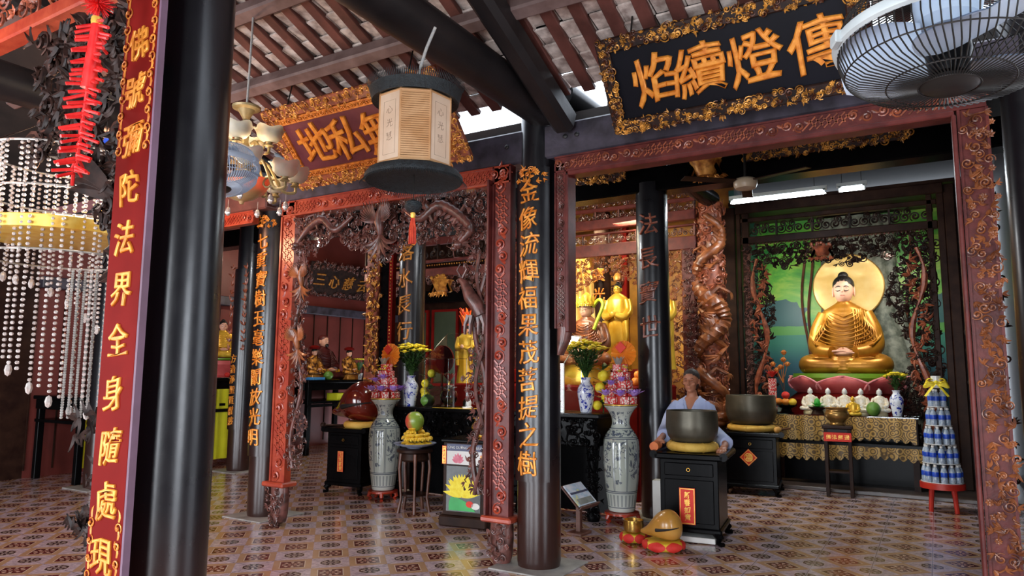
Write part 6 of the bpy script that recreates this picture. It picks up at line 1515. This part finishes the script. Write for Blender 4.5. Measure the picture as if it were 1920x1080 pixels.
b = MB(); b.tube(smooth_path([(0, 0, .54), (.02, 0, .66), (.075, -.01, .78), (.13, .0, .90)], 18, 1), .009, 8); b.build('hanging_cord', M['cord'], t)
b = MB(); b.tube([(0, 0, .06), (0, 0, -.09)], .003, 5); b.build('tassel_cord', M['wire'], t)
b = MB(); b.lathe([(.012, -.085), (.045, -.10), (.05, -.125), (.035, -.15), (.01, -.16)], 16); b.build('black_bead', M['fringe'], t)
b = MB(); b.lathe([(.008, -.155), (.014, -.16), (.014, -.18), (.01, -.19)], 10); b.build('gold_ring', M['foilgold'], t)
b = MB()
for k in range(26): a = 2.4*k; r = .02*math.sqrt(k/26); b.tube([(r*.4*math.cos(a), r*.4*math.sin(a), -.185), (r*math.cos(a), r*math.sin(a), -.25), (r*1.05*math.cos(a), r*1.05*math.sin(a), -.335)], .003, 4)
b.build('red_tassel', mat('orange_red_thread', '#c8341c', '#e0502c', 30, .6), t)
# chandelier
t = thing('chandelier', 'ivory brass chandelier with frilled glass shades in front of the red plaque', 'chandelier', (-4.16, 3.2, 2.62)); 
MB().tube([(0, 0, .70), (.01, 0, 1.0), (.02, .0, 1.46)], .008, 8).build('hanging_cord', M['cord'], t)
MB().lathe([(.02, .62), (.06, .69), (.095, .70), (.10, .715), (.06, .72), (.001, .725)], 24).build('canopy_cup', M['antique'], t)
MB().lathe([(.03, .18), (.06, .2), (.045, .28), (.07, .33), (.04, .40), (.025, .46), (.03, .55), (.02, .63)], 18).build('stem', M['antique'], t)
def shade(b, c, r, h, n=5):
    vs = []; fs = []; sg = 36
    for i, (q, z) in enumerate(((.35, 0), (.6, .12), (.85, .4), (.92, .7), (1.02, .92), (1.12, 1.0))):
        for k in range(sg):
            a = 2*PI*k/sg; wv = 1+(.10 if i > 3 else 0)*math.cos(n*a); vs.append((c[0]+r*q*wv*math.cos(a), c[1]+r*q*wv*math.sin(a), c[2]+h*z+(h*.09*math.cos(n*a) if i > 3 else 0)))
    N = len(vs); vs += [(c[0]+(x-c[0])*.95, c[1]+(y-c[1])*.95, z+h*.01) for x, y, z in vs]
    for i in range(5):
        for k in range(sg): f = (i*sg+k, i*sg+(k+1) % sg, (i+1)*sg+(k+1) % sg, (i+1)*sg+k); fs += [f, tuple(q+N for q in f)[::-1]]
    for k in range(sg): k2 = (k+1) % sg; fs.append((5*sg+k, 5*sg+k2, N+5*sg+k2, N+5*sg+k)); fs.append((k2, k, N+k, N+k2))
    b.add(vs, fs)
for k in range(12):
    up = k >= 8; a = 2*PI*(k % 8)/8+.2 if not up else 2*PI*(k-8)/4-.95; r = .36 if not up else .17; z = .14 if not up else .40; z += .03*(k % 2)
    ca, sa = math.cos(a), math.sin(a); z1 = .3 if not up else .44
    b = MB(); b.tube(smooth_path([(.04*ca, .04*sa, z1), (r*.45*ca, r*.45*sa, z1+.03), (r*.75*ca, r*.75*sa, z-.06), (r*1.02*ca, r*1.02*sa, z-.05), (r*ca, r*sa, z+.01)], 20, 2), .011, 7)
    b.push(TR(r*.6*ca, r*.6*sa, z)); b.torus((0, 0, 0), .035, .008, 14, 6, RZ(a) @ RX(PI/2)); b.pop(); b.lathe([(.012, -.01), (.034, 0), (.02, .015), (.024, .03)], 12, (r*ca, r*sa, z)); arm = b.build('arm', M['antique'], t)
    b = MB(); shade(b, (r*ca, r*sa, z+.025), .098, .10); b.build('glass_shade', M['frost'], arm)
MB().lathe([(.001, .0), (.012, .0), (.02, .02), (.08, .04), (.15, .09), (.19, .16), (.2, .175), (.19, .175), (.145, .1), (.001, .06)], 30).build('amber_bowl', mat('amber_bowl_glass', '#a8875a', '#c0a070', 5, .35, sss=.3), t)
for k in range(9):
    a = 2*PI*k/9; b = MB(); b.tube([(.3*math.cos(a), .3*math.sin(a), .09), (.3*math.cos(a), .3*math.sin(a), .03)], .0025, 4); b.ell((.3*math.cos(a), .3*math.sin(a), .0), (.02, .02, .035), 8, 5); b.build('crystal_drop', M['crystal'], t)
# wire guard fans
def guard_fan(o, r, label, mr, mb_, ml, rod, tilt=(0, 0), nb=3):
    t = thing('guard_fan', label, 'fan', o, 0, 'hanging guard fans'); tm = RX(tilt[0]) @ RY(tilt[1])
    b = MB().push(tm); b.torus((0, 0, 0), r, .014, 64, 8, None, 1.3); b.build('rim', mr, t)
    for s, nm, dep in ((-1, 'lower_guard', .13), (1, 'upper_guard', .12)):
        b = MB().push(tm)
        for k in range(84):
            a = 2*PI*k/84; b.tube([(q*r*math.cos(a+.18*(1-q)), q*r*math.sin(a+.18*(1-q)), s*dep*z) for q, z in ((1, 0), (.99, .3), (.93, .62), (.8, .82), (.55, .95), (.27, 1))], .0019, 4)
        for q, z in ((.93, .62), (.55, .95), (.27, 1)): b.torus((0, 0, s*dep*z), r*q, .0022, 48, 5)
        b.build(nm, M['wire'] if mr is M['fanwhite'] else mr, t)
    b = MB().push(tm); b.lathe([(.001, -.135), (.06, -.135), (.07, -.128), (.07, -.12), (.001, -.12)], 24); b.build('guard_cap', M['wire'], t)
    for k in range(nb):
        b = MB().push(tm @ RZ(2*PI*k/nb+.9)); vs = []; fs = []
        for i in range(9):
            q = .05+.8*r*i/8; w = .05+.085*math.sin(PI*min(1, .15+i/9.5))
            for j in range(5): u = (j-2)/2; vs.append((q, w*u, -.05+.045*u+.02*u*u))
        for i in range(8):
            for j in range(4): fs.append((i*5+j, i*5+j+1, (i+1)*5+j+1, (i+1)*5+j))
        N = len(vs); vs += [(x, y, z+.003) for x, y, z in vs]; fs += [tuple(q+N for q in f)[::-1] for f in fs]; b.add(vs, fs); b.build('blade', mb_, t)
    b = MB().push(tm); b.lathe([(.001, -.11), (.045, -.10), (.055, -.04), (.05, .0), (.001, .005)], 22); b.build('hub', M['black'] if mr is M['fanwhite'] else mb_, t)
    b = MB().push(tm); b.lathe([(.05, .03), (.075, .05), (.085, .12), (.08, .2), (.05, .25), (.001, .26)], 26); b.build('motor_housing', mb_, t)
    b = MB(); b.tube([(0, 0, .24), (0, 0, rod)], .014, 10); b.build('rod', ml, t)
    for k in range(4):
        a = .4+k*PI/2; b = MB().push(tm @ RZ(a)); b.box((r+.012, 0, 0), (.022, .05, .035)); b.build('clip', ml, t, smooth=False, bevel=.004)
    return t
guard_fan((.075, 2.09, 2.325), .265, 'large grey wire guard fan hanging before the black plaque', M['fanwhite'], M['fanblue'], M['fanwhite'], 2.0, (-.06, .04))
guard_fan((-3.58, 2.575, 2.63), .2275, 'pale blue guard fan half hidden behind the nearest column', M['fanblue'], M['fanblue'], M['fanblue'], 1.4, (.0, -.22))
# firecracker garland
t = thing('firecracker_garland', 'red firecracker garland with a spiky top hanging before the crystal bead curtain', 'garland', (-2.64, 1.33, 2.74))
b = MB(); b.tube(smooth_path([(.04, -.005, .35), (.037, 0, .0), (.01, 0, -.25), (-.04, .005, -.57)], 20, 1), .007, 6); b.build('cord', M['cracker'], t)
b = MB(); b.tube([(.036, 0, -.01), (.026, 0, -.12), (.012, 0, -.26)], [.017, .022, .026], 10); b.build('paper_sleeve', M['cracker'], t)
b = MB(); b.lathe([(.018, -.014), (.02, 0), (.018, .014)], 12, (.035, 0, -.005)); b.build('gold_band', M['foilgold'], t)
b = MB(); rr = random.Random(9)
for k in range(170):
    a, c = rr.uniform(0, 2*PI), rr.uniform(-1, 1); q = math.sqrt(1-c*c); L = rr.uniform(.04, .062); b.tube([(.037, 0, .065), (.037+L*q*math.cos(a), L*q*math.sin(a), .065+L*c)], [.003, .0012], 4)
b.build('tinsel_burst', M['cracker'], t)
k = 0
for z in np.linspace(.16, -.575, 54):
    if -.0 < z < .13: continue
    q = (z-.0)/-.57; cx = .037-.077*max(0, q)**1.1
    for s in range(2):
        a = k*2.1+rr.uniform(-.3, .3); b = MB(); L = rr.uniform(.05, .066); d = (math.cos(a), math.sin(a), -.5+.25*rr.random()); p = (cx+.004*d[0], .004*d[1], z)
        b.tube([p, (p[0]+d[0]*L, p[1]+d[1]*L, p[2]+d[2]*L)], .0065, 6); b.build('cracker', M['cracker'], t); k += 1
# crystal bead curtain
t = thing('crystal_bead_curtain', 'crystal bead curtain hanging in tiers behind the firecracker garland', 'bead curtain', (-3.98, 1.95, 1.1)); rr = random.Random(2)
st = MB(); n = 54
for k in range(n):
    a = 2*PI*k/n; r = .36+.02*(k % 3); ca, sa = math.cos(a), math.sin(a)
    low = .12+.75*(.5-.5*math.cos(a-.25))+.03*rr.random(); z = 1.46
    while z > low: st.ell((r*ca, r*sa, z), .0095, 6, 4); z -= .027
    if k % 2 == 0:
        st.ell((r*ca, r*sa, low-.03), (.016, .016, .03), 6, 4)
o = st.build('bead_strings', M['crystal'], t); o['kind'] = 'stuff'
for z, r in ((1.47, .38), (1.25, .375), (.93, .375)):
    b = MB(); b.torus((0, 0, z), r, .006, 48, 6); b.build('ring', M['silver'], t)
b = MB(); b.lathe([(.36, 1.03), (.385, 1.04), (.385, 1.10), (.36, 1.11)], 40); b.build('gold_foil_band', M['foilgold'], t)
b = MB()
for j in range(5):
    for k in range(60): z = .12+.72*k/60; a = -.32+.07*j; b.ell((.39*math.cos(a), .39*math.sin(a), z), .0075, 6, 4)
o = b.build('gem_band', M['silver'], t); o['kind'] = 'stuff'
b = MB(); b.tube([(0, 0, 1.47), (0, 0, 2.6)], .006, 6)
for k in range(4): a = k*PI/2; b.tube([(.38*math.cos(a), .38*math.sin(a), 1.47), (0, 0, 1.75)], .004, 5)
b.build('hanging_cord', M['wire'], t)
t = thing('carved_basket', 'gilt carved hanging basket on the beam before the dragon column', 'carving', (-1.86, 6.8, 3.4)); b = MB((-1.86, 6.8, 3.4)); basket(b, -1.86, 6.84, 3.40, .2); b.build('basket', M['giltbright'], t)
# ---- lamps
def tube_lamp(x0, x1, y, z, label):
    t = thing('fluorescent_tube_lamp', label, 'lamp', ((x0+x1)/2, y, z), 0, 'fluorescent tubes'); h = (x1-x0)/2
    MB().push(RY(PI/2)).lathe([(.024, -h), (.024, h)], 14).build('tube', M['tube'], t)
    MB().bx(-h-.03, h+.03, -.02, .02, .03, .075).build('batten', M['fanwhite'], t, smooth=False)
    for s in (-1, 1): MB().bx(s*h-.015, s*h+.015, -.02, .02, -.02, .04).build('end_cap', M['fanwhite'], t, smooth=False)
    for s in (-.8, .8): MB().tube([(s*h, 0, .07), (s*h, 0, 1.2)], .003, 5).build('suspension_wire', M['wire'], t)
tube_lamp(-2.03, -.99, 8.6, 3.53, 'long lit fluorescent tube before the large Buddha altar')
tube_lamp(-.83, -.58, 8.6, 3.53, 'short lit fluorescent tube beyond the end of the long one')
def bulb(x, y, z, label):
    t = thing('round_bulb_lamp', label, 'lamp', (x, y, z), 0, 'bare bulbs'); MB().ell((0, 0, 0), .032, 12, 8).build('bulb', M['bulb'], t); MB().lathe([(.018, .03), (.02, .075), (.001, .08)], 10).build('socket', M['fanwhite'], t); MB().tube([(0, 0, .08), (0, .1, .12)], .006, 5).build('wire', M['wire'], t)
bulb(-7.25, 6.87, 3.19, 'small lit bulb above the wall plaque in the doorway'); bulb(-4.42, 6.87, 3.20, 'small lit bulb beyond the carved dragon of the doorway')
t = thing('ceiling_fan', 'cream round ceiling fan hub above the long fluorescent tube', 'fan', (-1.42, 6.55, 3.20)); MB().lathe([(.001, -.055), (.09, -.05), (.105, -.02), (.105, .02), (.09, .04), (.03, .06), (.001, .06)], 32).build('hub', mat('cream_enamel', '#b09a80', '#c4b094', 5, .35), t)
MB().tube([(0, 0, .05), (0, 0, 1.4)], .012, 8).build('rod', M['wire'], t)
for k in range(3): MB().push(RZ(2*PI*k/3+1.75)).box((.36, 0, .015), (.5, .10, .008), RX(.12)).build('blade', M['darkwood'], t, smooth=False)
# ================================================================== SIDE ALTARS ALONG THE LEFT WALL
def side_altar(y0, y1, h, label, x1=-9.35):
    t = thing('side_altar', label, 'altar', (x1, (y0+y1)/2, 0)); hy = (y1-y0)/2; d = 10.5+x1-.05
    MB().bx(-d, .04, -hy-.04, hy+.04, h-.05, h).build('top', M['black'], t, smooth=False, bevel=.008); MB().bx(-d, -.1, -hy, hy, h-.18, h-.05).build('apron', M['black'], t, smooth=False, bevel=.006)
    for a in (-1, 1): 
        for x in (-d+.05, -.05): MB().bx(x-.04, x+.04, a*(hy-.05)-.04, a*(hy-.05)+.04, 0, h-.05).build('leg', M['black'], t, smooth=False, bevel=.006)
    MB().bx(-d, -.04, -hy, hy, h*.68, h*.68+.04).build('shelf', M['black'], t, smooth=False)
    MB().bx(-.035, .0, -hy, hy, .82, .87).build('rail', M['black'], t, smooth=False)
    return t
side_altar(8.75, 10.5, 1.29, 'long black side altar under the bearded statue'); side_altar(6.85, 8.2, 1.34, 'black side altar carrying the small golden Buddha'); side_altar(4.95, 6.2, 1.1, 'black side altar behind the bead curtain')
t = thing('bearded_monk_statue', 'dark red robed bearded seated statue on the long side altar', 'statue', (-9.85, 9.55, 1.29)); o = t.location[:]
seated(t, o, (o[0], o[1], o[2]+.02), .84, mat('dark_red_robe_paint', '#3a1416', '#5a2422', 5, .4), M['skinstat'], mat('maroon_hood', '#4a1a18', '#5c2622', 4, .45), True, PI/2, True, .02, False)
b = MB(o).push(TR(*o) @ RZ(PI/2) @ SCL(.84, .84, .84)); b.ell((0, -.11, .755), (.05, .03, .04), 12, 8); b.build('beard', M['ink'], t)
b = MB(o).push(TR(*o) @ RZ(PI/2)); b.box((0, -.24, .1), (.42, .02, .2)); b.build('yellow_drape', M['goldbright'], t, smooth=False, bevel=.01)
sm = None
for y, lab in ((9.1, 'small gilt seated guardian above the bright blue box'), (9.98, 'small gilt seated guardian beside the pot of yellow flowers')):
    if sm is None:
        t = thing('gilt_guardian', lab, 'statue', (-9.6, y, 1.29), 0, 'small gilt guardians'); o = t.location[:]; seated(t, o, (o[0], o[1], o[2]+.1), .48, M['gilt'], M['skinstat'], M['hairblk'], False, PI/2, True, .02, False)
        MB().bx(-.12, .12, -.14, .14, 0, .1).build('base', M['giltbright'], t, smooth=False, bevel=.01); MB().push(TR(0, 0, .1+.48*.95)).lathe([(.09, 0), (.10, .03), (.05, .06), (.001, .065)], 14).build('hat', M['redboard'], t); sm = t
    else: dup(sm, (-9.6, y, 1.29), 0, lab)
fruit('mango', 'green mango before the bearded statue on the long side altar', (-9.42, 9.28, 1.29), .09, M['green'])
t = thing('flower_pot', 'small pot of yellow flowers at the end of the long side altar', 'flowers', (-9.6, 10.25, 1.29)); MB().lathe([(.001, 0), (.06, 0), (.09, .12), (.07, .13), (.001, .11)], 16).build('pot', M['vaseblue'], t); b = MB()
for k in range(12): a = k*2.4; blossom(b, (.1*math.cos(a)*math.sqrt(k/12), .1*math.sin(a)*math.sqrt(k/12)), .06, .38)
b.build('flowers', M['yellow'], t); b = MB()
for k in range(14): a = k*2.4; b.blade((0, 0, .12), (math.cos(a)*.5, math.sin(a)*.5, 1), (math.cos(a), math.sin(a), -.4), .27, .05, .2, 4, .1)
b.build('leaves', M['leaf'], t)
t = thing('blue_tray', 'flat bright blue box at the near end of the long side altar', 'tray', (-9.45, 9.0, 1.29)); MB().bx(-.1, .1, -.14, .14, 0, .05).build('box', mat('sky_blue_card', '#2f7fc0', '#4a96d4', 4, .4), t, smooth=False, bevel=.004)
t = thing('yellow_box', 'yellow box on the shelf under the long side altar', 'box', (-9.6, 9.75, .917)); MB().bx(-.12, .16, -.2, .2, 0, .13).build('box', M['yelcloth'], t, smooth=False, bevel=.006)
t = thing('small_golden_buddha', 'small golden seated Buddha on a red and green lotus beyond the nearest column', 'statue', (-9.8, 7.32, 1.66)); o = t.location[:]; seated(t, o, o, .60, M['goldbright'], M['skinstat'], M['hairblk'], True, 1.1)
t = thing('lotus_pedestal', 'red and green lotus pedestal under the small golden Buddha', 'pedestal', (-9.8, 7.32, 1.34)); MB().lathe([(.001, 0), (.26, 0), (.22, .04), (.25, .1), (.34, .2), (.33, .26)], 24).build('base', M['pinkpetal'], t); MB().lathe([(.30, .26), (.34, .28), (.34, .30), (.001, .305)], 24).build('green_top', M['green_s'], t)
for x, y, z, lab in ((-9.48, 7.2, 1.385, 'nearer red apple before the small lotus pedestal'), (-9.46, 7.34, 1.385, 'further red apple before the small lotus pedestal')): fruit('apple', lab, (x, y, 1.34), .045, M['cushred'], group='red apples on the side altar')
def cloth_panel(y0, y1, z0, z1, label):
    t = thing('yellow_altar_cloth', label, 'cloth', (-9.395, (y0+y1)/2, z0)); b = MB(); n = 40; vs = []; fs = []; w = y1-y0
    for i in range(n+1):
        y = -w/2+w*i/n
        for z in (0, z1-z0): vs += [(.012*math.sin(i*1.1), y, z), (.012*math.sin(i*1.1)-.006, y, z)]
    for i in range(n): a = i*4; fs += [(a, a+4, a+6, a+2), (a+3, a+7, a+5, a+1), (a, a+1, a+5, a+4), (a+2, a+6, a+7, a+3)]
    b.add(vs, fs).build('cloth', M['yelcloth'], t)
cloth_panel(6.95, 8.1, .12, 1.165, 'long lime yellow cloth hanging on the golden Buddha side altar'); cloth_panel(5.0, 6.1, .2, .93, 'lime yellow cloth behind the lower end of the bead curtain')
# blue pennant far left
t = thing('blue_pennant', 'small blue pennant above the bead curtain', 'pennant', (-4.1, 2.2, 2.76)); MB().push(RX(PI/2)).prism([(-.035, 0), (.04, .025), (.035, .06), (.0, .07)], .004).build('flag', M['plasticblue'], t); MB().tube([(0, 0, .06), (0, 0, .7)], .003, 5).build('cord', M['wire'], t)
# ================================================================== LAMPS' LIGHT AND ADDED FILL LIGHTS
light('chandelier_fill', 'POINT', (-4.16, 3.2, 2.93), 17, (1, .72, .46), .2)  # added inside the chandelier to warm the roof and red plaque
light('left_bay_lamp', 'POINT', (-6.6, 3.6, 2.9), 42, (1, .45, .25), .15)
light('near_left_lamp', 'POINT', (-4.4, 1.2, 3.1), 8, (1, .4, .3), .12)
light('tube_light', 'AREA', (-1.5, 8.6, 3.52), 45, (.9, .97, 1), 1.1, (-1.5, 8.6, 0), .08)
light('alcove_lamp', 'AREA', (-.35, 10.66, 3.1), 13, (1, .93, .8), .5, (-1.15, 11.5, 1.7), .3)
light('alcove_lamp', 'AREA', (-1.9, 10.7, 2.6), 9, (1, .95, .85), .4, (-1.3, 12, 2.2), .4)
light('golden_altar_lamp', 'AREA', (-4.1, 9.45, 3.6), 45, (1, .82, .5), 1.8, (-4.0, 9.8, 1.6), .3)
light('golden_altar_front_lamp', 'AREA', (-4.2, 7.3, 3.15), 40, (1, .85, .6), 1.2, (-4.0, 8.6, 1.8), .3)
light('bulb_light', 'POINT', (-7.25, 6.75, 3.12), 14, (.95, .97, 1), .05)
light('bulb_light', 'POINT', (-4.42, 6.4, 3.05), 30, (.95, .97, 1), .05)
light('side_altar_lamp', 'POINT', (-9.0, 8.6, 3.3), 30, (1, .8, .6), .1)
light('front_hall_fill', 'POINT', (-3.7, 1.9, 2.3), 12, (1, .88, .76), .2)  # unseen fill, added to lift the roof tiles from below
